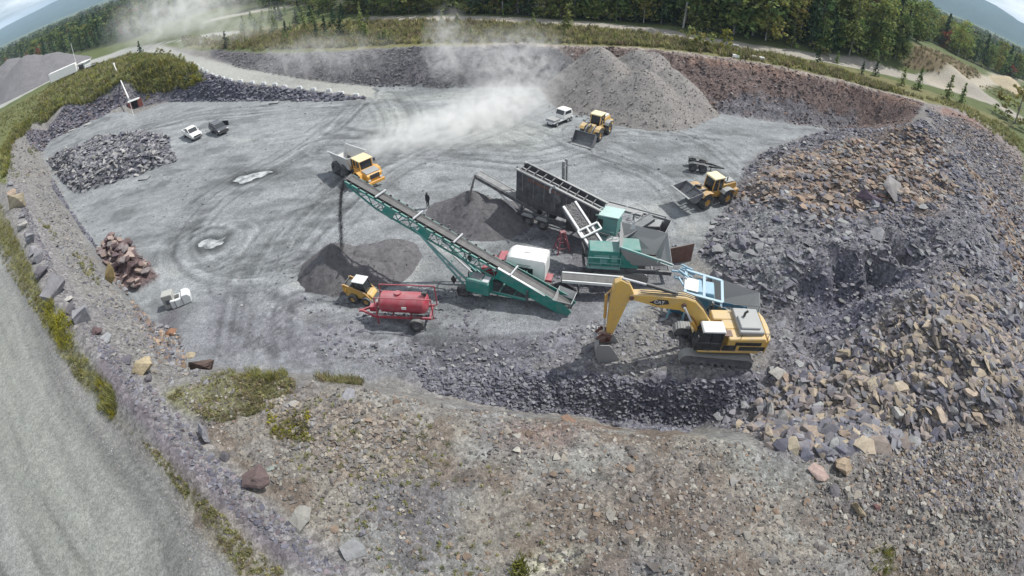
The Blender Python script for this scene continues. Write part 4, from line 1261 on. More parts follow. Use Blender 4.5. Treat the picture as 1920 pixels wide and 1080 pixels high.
cone_pile('sand_pile', 'pale sand pile beside the track at the edge of the woods', 1900, 172, 11, 5.0, (.40, .34, .24), seed=13, lobes=[(0, 4, 11, 5.2), (7, 7, 10, 4.4)], rough=.3)

for P_, n_, s0_, s1_, cs_ in ((wp([(1020, 200), (1100, 230), (1250, 236), (1350, 218), (1330, 200), (1180, 215), (1060, 190)]), 700, .15, .6, [(.17, .16, .155), (.22, .21, .20), (.13, .125, .125)]),):
    rubble('stockpile_toe_stone', 'coarse stone rolled to the foot of the big stockpile', [(P_, n_, s0_, s1_, 2.5, cs_, .5, .4)])

def pile_stones(name, label, ob, n, s0, s1, pw, cols):
    """stones lying on the skin of a pile"""
    me = ob.data
    V = np.zeros(len(me.vertices) * 3, np.float32); me.vertices.foreach_get('co', V); V = V.reshape(-1, 3)
    q = V[RNG.integers(0, len(V), n)] + np.array(ob.location) + np.column_stack([RNG.normal(size=(n, 2)) * .12, np.zeros(n)])
    s = s0 + (s1 - s0) * RNG.random(n) ** pw
    M = rots(n, .5)
    VV, FF, CC, base = [], [], [], 0
    for i in range(n):
        pv, pf = PROTO[i % 12]
        VV.append(pv @ M[i].T * s[i] * .6 + q[i]); FF.append(pf + base); base += len(pv)
        CC.append(np.tile(np.array(cols[i % len(cols)]) * RNG.uniform(.7, 1.3), (len(pv), 1)))
    o = link(name, mesh_np(name, np.concatenate(VV), np.concatenate(FF), False, np.concatenate(CC)), ROCKM)
    tag(o, label, 'rubble', None, 'stuff')


for o in list(bpy.data.objects):
    if o.name == 'gravel_stockpile':
        pile_stones('stockpile_stone', 'stones lying over the big brownish stockpile', o, 6500, .08, .42, 3.0, [(.215, .205, .196), (.245, .232, .22), (.175, .167, .162), (.20, .185, .178)])
    elif o.name.startswith('gravel_pile') and 'dark crushed' in o['label']:
        pile_stones('pile_stone', 'small dark stones lying over a pile of crushed rock', o, 1500, .04, .2, 3.0, [(.12, .118, .125), (.16, .158, .165), (.085, .083, .09)])
# ================================================================== plants
LEAFM = attr_mat('leaves', rough=0.75, bump=0, scale=.8, var=.22, spec=0.15, translucent=.40, objvar=.20)
STUFFLEAF = attr_mat('grass_and_leaves', rough=0.8, bump=0, scale=.35, var=.28, spec=0.1, translucent=.42)
BARK = attr_mat('bark', rough=0.95, bump=.5, scale=3, var=.3, fine=12)


def leafquads(P, size, cols, nrm=None, droop=0.0, aspect=.62):
    n = len(P)
    a = RNG.normal(size=(n, 3))
    if nrm is not None:
        a = a * .55 + nrm
    a /= np.linalg.norm(a, axis=1)[:, None]
    t = np.cross(a, RNG.normal(size=(n, 3)))
    t /= np.linalg.norm(t, axis=1)[:, None] + 1e-9
    b = np.cross(a, t)
    s = (size * RNG.uniform(.6, 1.3, n))[:, None] * .5
    V = np.stack([P - t * s, P - b * s * aspect - t * s * .1, P + t * s, P + b * s * aspect + t * s * .1], 1).reshape(-1, 3)
    F = np.arange(n * 4).reshape(n, 4)
    return V, F, np.repeat(cols, 4, 0)


def broadleaf(h, rx, clumps, per, leaf, base, low=.06):
    P, C = [], []
    for k in range(clumps):
        z = low + (1 - low) * RNG.random() ** .85
        rr = rx * math.sqrt(max(1 - ((z - (low + .36)) / .66) ** 2, .03)) * RNG.uniform(.25, 1.0)
        a = RNG.random() * 6.283
        c = np.array([rr * math.cos(a), rr * math.sin(a), z * h * .97])
        rad = h * RNG.uniform(.055, .12)
        q = RNG.normal(size=(per, 3)) * rad * np.array([1, 1, .7]) * .62 + c
        P.append(q)
        C.append(np.array(base)[None] * RNG.uniform(.75, 1.3) * RNG.uniform(.8, 1.2, (per, 1)) * np.array([[RNG.uniform(.85, 1.25), 1, RNG.uniform(.8, 1.1)]]))
    return leafquads(np.concatenate(P), leaf, np.concatenate(C))


def conifer(h, R_, levels, leaf, base, low=.10, br=7, per=4):
    P, C, N = [], [], []
    for i in range(levels):
        t = i / (levels - 1)
        z = h * (low + (1 - low) * t)
        r = R_ * (1 - t) ** .85 * RNG.uniform(.72, 1.15) + .05
        for b in range(max(3, int(br * (1 - t * .5)))):
            if RNG.random() < .14:
                continue
            a = RNG.random() * 6.283
            rb = r * RNG.uniform(.6, 1.12)
            cc = np.array(base) * RNG.uniform(.75, 1.3)
            for k in range(per):
                f = (k + .6) / per
                P.append((rb * f * math.cos(a) + RNG.normal() * .06, rb * f * math.sin(a) + RNG.normal() * .06, z - rb * f * .28 + RNG.normal() * .06 * h / 12))
                N.append((math.cos(a) * .35, math.sin(a) * .35, 1.0))
                C.append(cc * RNG.uniform(.8, 1.25))
    return leafquads(np.array(P), leaf, np.array(C), np.array(N))


def trunk_mesh(name, h, r, colr, limbs=5, lz=.3):
    m = MB()
    bend = [Vector((0, 0, -.25)), Vector((RNG.normal() * .04 * h * .3, RNG.normal() * .04 * h * .3, h * .35)), Vector((RNG.normal() * .02 * h, RNG.normal() * .02 * h, h * .70)), Vector((0, 0, h * .95))]
    rs = [r, r * .8, r * .45, r * .12]
    for i in range(3):
        m.cyl(bend[i], bend[i + 1], rs[i], rs[i + 1], n=7, cap=(i == 0))
    for k in range(limbs):
        z = h * (lz + (.85 - lz) * k / max(limbs - 1, 1))
        a = RNG.random() * 6.283
        L = h * .20 * (1.15 - z / h)
        m.cyl((0, 0, z), (math.cos(a) * L, math.sin(a) * L, z + L * .45), r * .3, r * .08, n=5, cap=False)
    me = m.mesh(name)
    at = me.attributes.new('Col', 'FLOAT_COLOR', 'POINT')
    at.data.foreach_set('color', np.tile(np.array([*colr, 1.0], np.float32), len(me.vertices)))
    me.materials.append(BARK)
    return me


PLANTS = {}


def proto(kind, builder, h, tr, tcol, n=3, limbs=5, lz=.3):
    L = []
    for _ in range(n):
        V, F, C = builder()
        me = mesh_np('crown', V, F, False, C)
        me.materials.append(LEAFM)
        L.append((me, trunk_mesh('trunk', h, tr, tcol, limbs, lz), h))
    PLANTS[kind] = L


GB, PL = (.20, .185, .17), (.34, .33, .31)
proto('maple', lambda: broadleaf(12, 3.2, 46, 26, .78, (.125, .175, .058)), 12, .17, GB, 4)
proto('birch', lambda: broadleaf(12, 2.5, 40, 24, .68, (.21, .24, .075), low=.14), 12, .13, PL, 3)
proto('autumn', lambda: broadleaf(11, 2.8, 28, 24, .58, (.19, .075, .038)), 11, .16, GB, 2)
proto('spruce', lambda: conifer(13, 3.0, 32, .85, (.066, .108, .052)), 13, .16, GB, 4, 0)
proto('larch', lambda: conifer(13, 2.8, 28, .72, (.165, .21, .068), low=.14, br=6), 13, .14, GB, 3, 0)
proto('bare', lambda: broadleaf(12, 2.0, 12, 12, .5, (.06, .09, .03), low=.55), 12, .14, PL, 2, 9, .25)
proto('sapling', lambda: conifer(3.2, 1.15, 17, .42, (.165, .21, .068), low=.04, br=8, per=3), 3.2, .045, GB, 3, 0)
proto('darksapling', lambda: conifer(3.2, 1.25, 17, .42, (.036, .066, .034), low=.04, br=7, per=3), 3.2, .05, GB, 2, 0)
proto('shrub', lambda: broadleaf(2.0, 1.05, 15, 14, .30, (.19, .215, .075), low=.08), 2.0, .04, GB, 4, 4, .15)
proto('yellowshrub', lambda: broadleaf(2.4, .8, 14, 14, .28, (.26, .26, .05), low=.1), 2.4, .04, GB, 2, 4, .15)
INFO = {'maple': ('broadleaf_tree', 'tree', 'dense green broadleaf tree in the wood behind the pit'), 'birch': ('birch_tree', 'tree', 'slender yellow green tree with a pale trunk in the wood behind the pit'),
        'autumn': ('maple_tree', 'tree', 'tree with rust red autumn leaves in the wood'), 'spruce': ('spruce_tree', 'tree', 'dark pointed spruce in the wood behind the pit'),
        'larch': ('larch_tree', 'tree', 'light green feathery conifer in the wood behind the pit'), 'bare': ('thin_tree', 'tree', 'thin tree with a bare pale trunk at the edge of the wood'),
        'sapling': ('conifer_sapling', 'sapling', 'light green young conifer on the grassy ledge above the pit wall'), 'darksapling': ('conifer_sapling', 'sapling', 'dark green young conifer on the grassy ledge above the pit wall'),
        'shrub': ('shrub', 'shrub', 'bushy green shrub on the banks above the pit'), 'yellowshrub': ('shrub', 'shrub', 'yellowish green shrub on the banks above the pit')}


def plant(kind, p, h, label=None, group=None, wide=1.0):
    me, tm, h0 = PLANTS[kind][int(RNG.integers(0, len(PLANTS[kind])))]
    nm, cat, lab = INFO[kind]
    z = float(hz(p[0], p[1]))
    t = thing(nm, label or lab, cat, (p[0], p[1], z - .05), float(RNG.random() * 6.28), group or (None if label else lab))
    k = h / h0
    t.scale = (k * wide, k * wide, k)
    link('crown', me, None, t)
    link('trunk', tm, None, t)
    return t


def hp(px, py, hpx):
    """ground point and height in metres of a plant hpx pixels tall"""
    p = Gt(px, py)
    d = Vector(p) - Vector((0, 0, CAMH))
    dep = math.asin(-d.z / d.length)
    return p, hpx * d.length / FOC / math.cos(dep)


EDGE = [(-60, 150), (0, 128), (80, 108), (160, 96), (240, 78), (300, 50), (380, 20), (450, 6), (560, 12), (640, 24), (700, 27), (800, 25), (900, 27), (1000, 31), (1100, 37), (1200, 43), (1300, 58), (1400, 74), (1500, 90),
        (1600, 108), (1660, 116), (1700, 92), (1740, 74), (1800, 108), (1850, 132), (1920, 150), (1990, 178)]
EW = np.array([tuple(Gt(*p))[:2] for p in EDGE])


def lensxy(x, y, z):
    v = np.array([x, y, z - CAMH]); v = v / np.linalg.norm(v)
    t = math.acos(float(v @ FWD)); a, b = float(v @ RGT), float(v @ UPV); n = math.hypot(a, b)
    return 960 + FOC * t * a / n, 540 - FOC * t * b / n


# first rows of the wood, tree by tree
seg = np.hypot(*np.diff(EW, axis=0).T)
cum = np.concatenate([[0], np.cumsum(seg)])
PXL = np.hypot(*np.diff(np.array(EDGE, float), axis=0).T) * np.interp(np.arange(len(EDGE) - 1), [0, 6, 9, 25], [.45, .6, 1.3, 1.2])
placed, tries = [], 0
KN = ['maple', 'birch', 'spruce', 'larch', 'bare', 'autumn']
while len(placed) < 285 and tries < 14000:
    tries += 1
    i = int(RNG.choice(len(seg), p=PXL / PXL.sum()))
    f = RNG.random()
    e = EW[i] * (1 - f) + EW[i + 1] * f
    u = e / np.linalg.norm(e)
    dep_ = RNG.random() ** 1.6 * 20 + .8
    q = e + u * dep_ + RNG.normal(size=2) * .8
    px, py = lensxy(q[0], q[1], 8)
    if not (-50 < px < 1970) or py < -70:
        continue
    if any((q[0] - b[0]) ** 2 + (q[1] - b[1]) ** 2 < (2.3 + dep_ * .05) ** 2 for b in placed):
        continue
    placed.append(q)
    left = px < 420
    pr = [.22, .05, .58, .09, .02, .04] if left else ([.30, .22, .14, .24, .10, .0] if px < 1500 else [.34, .10, .34, .12, .04, .06])
    k = KN[int(RNG.choice(6, p=pr))]
    h = RNG.uniform(7, 17) if not left else RNG.uniform(8, 13)
    if k == 'autumn': h *= .8
    plant(k, q, h, wide=RNG.uniform(1.0, 1.4))
# the wood beyond, too many to count
LOW = [broadleaf(11, 3.2, 12, 9, 1.5, (.085, .125, .044)), conifer(13, 2.8, 9, 1.5, (.046, .080, .04), br=5, per=2), broadleaf(12, 2.9, 12, 9, 1.5, (.12, .145, .048)), broadleaf(10, 3.0, 11, 9, 1.4, (.13, .062, .032)), conifer(12, 2.6, 9, 1.4, (.034, .058, .034), br=5, per=2)]
VV, FF, CC, base = [], [], [], 0
N = 9500
ang = R(-72) + R(144) * RNG.random(N)
dist = np.exp(np.log(108) + (np.log(1500) - np.log(108)) * RNG.random(N) ** 1.05)
X_, Y_ = dist * np.sin(ang), dist * np.cos(ang)
fp = np.concatenate([EW, [[1500, 900], [1500, 1600], [0, 1700], [-1500, 1600], [-1500, 900]]])
ok = sdpoly(X_, Y_, fp) > np.where(dist < 200, 7, 10)
HZ = hz(X_, Y_)
for i in np.nonzero(ok)[0]:
    px, py = lensxy(X_[i], Y_[i], HZ[i] + 12)
    if not (-40 < px < 1960) or py < -60:
        continue
    k = int(RNG.choice(5, p=[.28, .30, .17, .06, .19]))
    V, F, C = LOW[k]
    s = RNG.uniform(.75, 1.15)
    a = RNG.random() * 6.28
    ca, sa = math.cos(a), math.sin(a)
    w_ = s * (1.0 + min(dist[i] / 900, .9))
    VV.append(np.stack([(V[:, 0] * ca - V[:, 1] * sa) * w_ + X_[i], (V[:, 0] * sa + V[:, 1] * ca) * w_ + Y_[i], V[:, 2] * s + HZ[i]], 1))
    FF.append(F + base); base += len(V)
    CC.append(C * RNG.uniform(.75, 1.3))
o = link('forest', mesh_np('forest', np.concatenate(VV), np.concatenate(FF), False, np.concatenate(CC)), STUFFLEAF)
tag(o, 'mixed green forest stretching to the skyline behind the quarry', 'forest', None, 'stuff')

# saplings and shrubs one can tell apart
for k, px, py, hh, lb in [('larch', 678, 66, 62, 'tall light green tree standing alone on the left of the track'), ('darksapling', 640, 70, 40, 'dark bushy conifer beside the tall light green tree'), ('darksapling', 610, 66, 36, 'dark conifer in the thicket on the grassy ledge'), ('larch', 828, 46, 32, 'slim pale conifer standing beside the forest track'),
                          ('sapling', 858, 52, 26, 'thin sapling beside the slim pale conifer'), ('sapling', 1062, 58, 50, 'tall yellow green conifer on the ledge above the stockpile'), ('sapling', 1000, 50, 26, 'small grey green conifer by the track above the stockpile'), ('shrub', 1288, 86, 34, 'large pale willow shrub above the pit wall'),
                          ('shrub', 1312, 92, 42, 'larger of the two pale willow shrubs above the pit wall'), ('yellowshrub', 1360, 96, 42, 'bright yellow green shrub beside the stacked blocks'), ('darksapling', 1533, 118, 30, 'dark green spruce sapling between the track and the pit wall'), ('sapling', 1568, 118, 22, 'pale sapling after the dark spruce sapling'),
                          ('darksapling', 1615, 140, 24, 'small dark conifer on the ledge in front of the track'), ('darksapling', 1640, 142, 26, 'dark sapling pair on the ledge, nearer the tan slope'), ('sapling', 1690, 160, 32, 'green conifer sapling below the tan slope'), ('sapling', 1720, 168, 38, 'tall green sapling below the tan slope'),
                          ('sapling', 1775, 186, 42, 'tall conifer sapling on the corner of the pit wall'), ('sapling', 1802, 192, 34, 'bushy sapling at the corner of the pit wall'), ('shrub', 1903, 232, 70, 'large leafy shrub at the edge of the track on the right bank'), ('shrub', 1880, 222, 30, 'small shrub beside the large leafy one on the right bank'),
                          ('darksapling', 265, 104, 26, 'lone pointed conifer on top of the bushy mound'), ('sapling', 455, 62, 24, 'sapling by the upper track fork'), ('darksapling', 425, 90, 30, 'dusty dark conifer beside the road fork'), ('sapling', 75, 105, 30, 'sapling on the far grass bank')]:
    p, h = hp(px, py, hh)
    plant(k, p, h, lb, wide=1.25 if k == 'shrub' else 1.0)


PA, PB = np.array(tuple(Gt(241, 184))[:2]), np.array(tuple(Gt(213, 119))[:2])


def scatter(kind, pxs, n, h0, h1, label, group, wide=1.0):
    for x, y in sample(wp(pxs), n, .3):
        e_ = PB - PA
        t_ = min(max(((x - PA[0]) * e_[0] + (y - PA[1]) * e_[1]) / (e_ @ e_), -.15), 1.1)
        if math.hypot(x - PA[0] - t_ * e_[0], y - PA[1] - t_ * e_[1]) < 3.2:
            continue            # kept clear round the leaning pole
        plant(kind, (x, y), RNG.uniform(h0, h1), label, group, wide)


for i_ in range(120):
    i = int(RNG.choice(len(seg), p=PXL / PXL.sum()))
    e = EW[i] + (EW[i + 1] - EW[i]) * RNG.random()
    q = e + e / np.linalg.norm(e) * RNG.uniform(-1.2, 3.5) + RNG.normal(size=2) * .6
    px, py = lensxy(q[0], q[1], 7)
    if -30 < px < 1950 and py > -10:
        plant('shrub', q, RNG.uniform(1.2, 3.4), 'leafy brush at the foot of the wood', 'brush along the edge of the wood', RNG.uniform(1.0, 1.5))
LEDGE = [(420, 75), (500, 60), (640, 62), (760, 60), (900, 56), (1000, 56), (1100, 62), (1250, 80), (1340, 95), (1440, 116), (1580, 145), (1700, 178), (1740, 190), (1640, 166), (1500, 130), (1280, 95), (1040, 82), (880, 80), (633, 90), (480, 94), (400, 88)]
scatter('shrub', LEDGE, 46, .8, 1.9, 'low green shrub in the weeds of the ledge above the pit wall', 'shrubs on the ledge')
scatter('sapling', LEDGE, 26, 1.2, 2.8, 'small light green sapling in the weeds of the ledge above the pit wall', 'saplings on the ledge')
scatter('sapling', [(430, 70), (500, 30), (560, 20), (640, 32), (700, 40), (690, 75), (560, 85)], 26, 2.0, 4.6, 'young conifer in the thicket left of the forest track', 'thicket by the forest track')
scatter('darksapling', [(440, 70), (500, 30), (560, 20), (640, 32), (690, 40), (680, 70), (560, 80)], 16, 2.0, 5.0, 'dark young conifer in the thicket left of the forest track', 'dark thicket by the forest track')
MOUND = [(215, 128), (262, 104), (330, 106), (366, 128), (385, 152), (330, 176), (290, 165), (262, 150), (235, 150)]
scatter('shrub', MOUND, 34, 1.2, 2.6, 'leafy shrub on the mound beside the haul road', 'shrubs on the mound', 1.1)
scatter('yellowshrub', [(300, 120), (360, 128), (385, 152), (330, 172), (300, 160)], 14, 1.4, 2.6, 'yellow green shrub at the foot of the mound beside the haul road', 'yellow shrubs on the mound')
scatter('shrub', [(20, 245), (70, 205), (130, 176), (210, 145), (235, 152), (240, 185), (160, 190), (100, 205), (40, 240)], 34, .9, 2.2, 'shrub on the grass bank left of the pit', 'shrubs on the left bank')
scatter('shrub', [(10, 265), (60, 245), (80, 290), (95, 335), (60, 345), (15, 345)], 14, .5, 1.3, 'small shrub on the gravel at the corner of the left bank', 'shrubs at the left corner')
scatter('yellowshrub', [(170, 165), (262, 150), (300, 166), (300, 182), (235, 182)], 16, 1.0, 2.2, 'yellow green bush on the dark bank beside the white pole', 'bushes beside the white pole')
scatter('yellowshrub', [(0, 290), (20, 250), (90, 205), (140, 195), (80, 215), (40, 250), (15, 330)], 16, .7, 1.6, 'yellow green bush at the top of the left rock bank', 'yellow bushes on the left bank')


# grass and weeds
def tufts(pxs, n, h0, h1, cols, clump=.4, per=16, world=False, width=.035):
    P = sample(wp(pxs) if not world else pxs, n, clump, .5, 19)
    z = hz(P[:, 0], P[:, 1])
    m = n * per
    q = np.repeat(np.column_stack([P, z]), per, 0)
    h = np.repeat(RNG.uniform(h0, h1, n), per) * RNG.uniform(.5, 1.15, m)
    a = RNG.random(m) * 6.283
    lean = RNG.uniform(.1, .75, m) * h
    q[:, 0] += RNG.normal(size=m) * h * .25; q[:, 1] += RNG.normal(size=m) * h * .25
    d = np.stack([np.cos(a), np.sin(a), 0 * a], 1)
    s = np.stack([-np.sin(a), np.cos(a), 0 * a], 1) * (h * width * 2.2)[:, None]
    q[:, 2] -= .03
    mid = q + d * (lean * .35)[:, None] + np.array([0, 0, 1]) * (h * .6)[:, None]
    tip = q + d * lean[:, None] + np.array([0, 0, 1]) * h[:, None]
    V = np.stack([q - s, q + s, mid + s * .8, mid - s * .8, tip + s * .15, tip - s * .15], 1).reshape(-1, 3)
    b = np.arange(m)[:, None] * 6
    F = np.concatenate([b + np.array([[0, 1, 2, 3]]), b + np.array([[3, 2, 4, 5]])])
    cc = np.repeat(np.array(cols)[RNG.integers(0, len(cols), n)] * RNG.uniform(.7, 1.3, (n, 1)), per * 6, 0)
    return V, F, cc


def weeds(pxs, n, h, size, cols, clump=.9, per=14):
    P = sample(wp(pxs), n, clump, .6, 23)
    m = n * per
    q = np.repeat(np.column_stack([P, hz(P[:, 0], P[:, 1])]), per, 0)
    hh = np.repeat(RNG.uniform(.4, 1.0, n), per) * h
    q += RNG.normal(size=(m, 3)) * (hh * .38)[:, None]
    q[:, 2] = np.repeat(hz(P[:, 0], P[:, 1]), per) + np.abs(RNG.normal(size=m)) * hh * .55
    cc = np.repeat(np.array(cols)[RNG.integers(0, len(cols), n)] * RNG.uniform(.75, 1.25, (n, 1)), per, 0) * RNG.uniform(.8, 1.2, (m, 1))
    return leafquads(q, size, cc, np.tile([0, 0, .8], (m, 1)))


def grass(name, label, specs):
    VV, FF, CC, base = [], [], [], 0
    for sp in specs:
        V, F, C = weeds(*sp[1:]) if sp[0] == 'weeds' else tufts(*sp[:5], **(sp[5] if len(sp) > 5 else {}))
        VV.append(V); FF.append(F + base); CC.append(C); base += len(V)
    o = link(name, mesh_np(name, np.concatenate(VV), np.concatenate(FF), False, np.concatenate(CC)), STUFFLEAF)
    tag(o, label, 'grass', None, 'stuff')


GC = [(.21, .215, .085), (.25, .245, .095), (.17, .185, .08), (.29, .27, .13)]
YC = [(.30, .27, .03), (.22, .22, .04), (.16, .17, .045)]
DRY = [(.24, .215, .125), (.19, .175, .095), (.16, .16, .085), (.21, .165, .105)]
grass('grass', 'strip of weeds and grass along the boulder berm and patch on the bench',
      [([(-20, 375), (4, 385), (48, 478), (98, 580), (150, 655), (208, 735), (226, 790), (200, 785), (130, 690), (75, 600), (22, 520), (-30, 420)], 800, .10, .42, GC + DRY[:2] + [(.27, .25, .07)], dict(width=.016, clump=.9, per=22)), ('weeds', [(-20, 375), (4, 385), (48, 478), (98, 580), (150, 655), (208, 735), (226, 790), (200, 785), (130, 690), (75, 600), (22, 520), (-30, 420)], 800, .30, .11, GC + DRY + [(.29, .28, .08)] * 2), ('weeds', [(95, 570), (135, 600), (142, 650), (120, 660), (90, 600)], 90, .7, .15, YC), ('weeds', [(312, 745), (400, 702), (540, 708), (560, 725), (520, 765), (400, 795), (365, 770)], 520, .2, .11, GC + DRY + DRY), ('weeds', [(225, 790), (300, 870), (380, 975), (450, 1079), (540, 1079), (420, 970), (300, 850)], 200, .18, .10, GC + DRY), ('weeds', [(500, 770), (580, 770), (580, 830), (510, 820)], 140, .2, .12, DRY + YC), ('weeds', [(560, 730), (900, 800), (1050, 1079), (700, 1079), (500, 800)], 130, .16, .10, GC),
       ([(95, 570), (130, 600), (140, 650), (120, 660), (90, 600)], 60, .4, .9, YC, dict(width=.012, per=12)),
       ([(180, 700), (215, 730), (222, 785), (195, 770)], 120, .2, .6, YC + GC, dict(width=.014, clump=.9)),
       ([(225, 790), (300, 870), (380, 975), (450, 1079), (540, 1079), (420, 970), (300, 850)], 200, .10, .28, GC + DRY, dict(clump=.9, width=.016)),
       ([(312, 745), (400, 702), (540, 708), (560, 725), (520, 765), (400, 795), (365, 770)], 600, .08, .28, GC + DRY + DRY, dict(width=.016, clump=.9)),
       ([(420, 700), (540, 702), (540, 715), (420, 715)], 70, .25, .6, YC + GC, dict(width=.014, clump=.9)), ([(590, 705), (680, 715), (670, 735), (600, 730)], 180, .2, .55, GC + DRY, dict(width=.022, clump=.9)),
       ([(500, 770), (580, 770), (580, 830), (510, 820)], 90, .12, .3, DRY + YC[:1], dict(width=.016, clump=.9)),
       ([(560, 730), (900, 800), (1050, 1079), (700, 1079), (500, 800)], 130, .1, .3, GC, dict(clump=.9, width=.025)), ([(1630, 1030), (1670, 1030), (1675, 1079), (1630, 1079)], 24, .2, .5, YC[1:], dict(width=.014)),
       ([(965, 1050), (985, 1050), (985, 1079), (965, 1079)], 10, .3, .5, YC[1:]), ([(60, 400), (110, 440), (180, 500), (190, 540), (120, 480)], 60, .2, .5, GC, dict(clump=.9))])
grass('undergrowth', 'weeds, dry grass and low brush on the banks and ledges around the pit',
      [([(690, 42), (850, 40), (1000, 46), (1200, 62), (1300, 80), (1400, 100), (1400, 112), (1300, 94), (1180, 82), (1000, 70), (850, 70), (690, 75)], 2200, .4, 1.2, GC + DRY + [(.11, .10, .06)], dict(per=10, width=.05)), (LEDGE, 4200, .35, 1.1, GC + DRY, dict(per=10, width=.05)), ([(1040, 80), (1280, 92), (1440, 115), (1580, 146), (1735, 188), (1600, 140), (1440, 100), (1280, 86)], 1100, .4, 1.1, GC + YC[2:] + DRY, dict(per=10, width=.05)),
       ([(0, 290), (30, 240), (126, 192), (240, 148), (300, 108), (366, 128), (388, 152), (320, 170), (250, 160), (200, 174), (126, 196), (74, 213), (20, 270), (10, 340)], 3600, .4, 1.2, GC + YC[1:], dict(per=10, width=.05)),
       ([(0, 215), (100, 160), (240, 104), (330, 106), (250, 110), (120, 175), (0, 260)], 1900, .2, .6, GC, dict(per=10, width=.05)), ([(340, 70), (420, 70), (640, 40), (700, 45), (690, 88), (480, 96), (345, 88)], 900, .4, 1.1, GC + DRY, dict(per=10, width=.05)),
       ([(160, 128), (240, 104), (330, 106), (262, 150), (200, 172), (126, 192), (60, 215), (95, 160)], 2600, .4, 1.1, GC + DRY[:2] + YC[1:], dict(per=8, width=.06, clump=.7)), ([(1690, 120), (1735, 90), (1760, 97), (1830, 130), (1840, 146), (1760, 140)], 500, .4, 1.0, DRY, dict(per=10, width=.05)), ([(1720, 180), (1800, 195), (1880, 235), (1919, 265), (1919, 290), (1800, 208)], 420, .3, .9, GC, dict(per=10, width=.05)),
       ([(1830, 160), (1900, 165), (1919, 185), (1880, 190)], 260, .3, .8, GC + DRY, dict(per=10, width=.05))])
# ================================================================== machines and vehicles
YEL = paint('yellow_paint', (.62, .39, .085), .55, .42, wearamt=.5)
YELD = paint('worn_yellow_paint', (.50, .27, .035), .55, .40)
TEAL = paint('teal_paint', (.008, .20, .165), .55, .38, wearamt=.4)
TEALP = paint('faded_teal_paint', (.12, .33, .31), .6, .45)
REDP = paint('red_paint', (.36, .018, .042), .42, .34, wearamt=.3)
STEEL = paint('dark_steel', (.055, .055, .065), .6, .45)
DSTEEL = paint('dusty_steel', (.10, .10, .115), .65, .55)
GSTEEL = paint('grey_plate', (.27, .275, .28), .55, .55)
PALE = paint('pale_worn_steel', (.52, .53, .55), .5, .25)
WHITE = paint('white_paint', (.78, .78, .75), .4, .22, wearamt=.18)
OFFW = paint('dusty_white_paint', (.62, .64, .64), .5, .25)
RUST = paint('rusty_steel', (.135, .062, .045), .85, .25, wear=(.06, .035, .03), wearamt=.5)
RUBBER = paint('tyre_rubber', (.028, .028, .03), .85, .42)
BELT = paint('conveyor_belt', (.055, .05, .052), .8, .22)
BLACK = paint('black_parts', (.02, .02, .022), .55, .22)
BLUE = paint('pale_blue_paint', (.22, .42, .56), .5, .35)
BLUED = paint('blue_paint', (.03, .15, .26), .5, .3)
STRAPM = paint('track_steel', (.22, .20, .185), .75, .95, scale=4)
CONC = paint('concrete', (.36, .36, .34), .9, .35, wearamt=.35)
NAVY = paint('dark_navy_car_paint', (.018, .02, .032), .25, .18)
GRAVELM = paint('wet_dark_gravel', (.05, .05, .055), .95, .2, scale=9)
REDB = paint('rust_red_steel', (.24, .07, .045), .75, .2)
gm_, n, l = new_mat('cab_glass')
out = n.new('ShaderNodeOutputMaterial'); b = n.new('ShaderNodeBsdfPrincipled')
b.inputs['Base Color'].default_value = (.025, .03, .035, 1); b.inputs['Roughness'].default_value = .12; b.inputs['Specular IOR Level'].default_value = .7
l.new(b.outputs[0], out.inputs[0])
GLASS = gm_


def place(name, label, cat, a, b, z=None, at=.5, dz=0.0, group=None):
    """stand a thing on the ground with its nose from pixel a towards pixel b"""
    A, B = Gt(*a), Gt(*b)
    d = Vector((B.x - A.x, B.y - A.y))
    c = A.lerp(B, at)
    zz = float(hz(c.x, c.y)) if z is None else z
    return thing(name, label, cat, (c.x, c.y, zz + dz), math.atan2(d.y, d.x), group)


_wm = {}


def wheel(parent, x, y, z, r, w, rim=None, lugs=0, name='wheel'):
    key = (round(r, 3), round(w, 3), lugs)
    if key not in _wm:
        m = MB()
        m.lathe([(-w / 2, r * .5), (-w / 2 * 1.0, r * .84), (-w * .40, r * .97), (-w * .2, r), (w * .2, r), (w * .40, r * .97), (w / 2, r * .84), (w / 2, r * .5), (-w / 2, r * .5)], n=26)
        for k in range(lugs):
            t = 2 * math.pi * k / lugs
            m.box((math.cos(t) * r, (-1) ** k * w * .22, math.sin(t) * r), (.07, w * .46, .09), ry=-t)
        tm = m.mesh('wheel', True); tm.materials.append(RUBBER)
        q = MB()
        q.lathe([(-w * .42, 0.0), (-w * .42, r * .16), (-w * .28, r * .2), (-w * .30, r * .46), (-w * .46, r * .54), (w * .46, r * .54), (w * .30, r * .46), (w * .28, r * .2), (w * .42, r * .16), (w * .42, 0.0)], n=20)
        _wm[key] = (tm, q.mesh('rim', True))
    tm, rm = _wm[key]
    o = link(name, tm, None, parent)
    o.location = (x, y, z)
    rr = link('rim', rm.copy() if len(rm.materials) and rm.materials[0] != rim else rm, rim or DSTEEL, o)
    return o


def text_mesh(s, size, depth=.01):
    c = bpy.data.curves.new('lettering', 'FONT')
    c.body = s; c.size = size; c.extrude = depth; c.align_x = 'CENTER'; c.align_y = 'CENTER'
    o = bpy.data.objects.new('lettering_tmp', c)
    COL.objects.link(o)
    dg = bpy.context.evaluated_depsgraph_get()
    me = bpy.data.meshes.new_from_object(o.evaluated_get(dg))
    bpy.data.objects.remove(o)
    me.materials.clear()
    return me


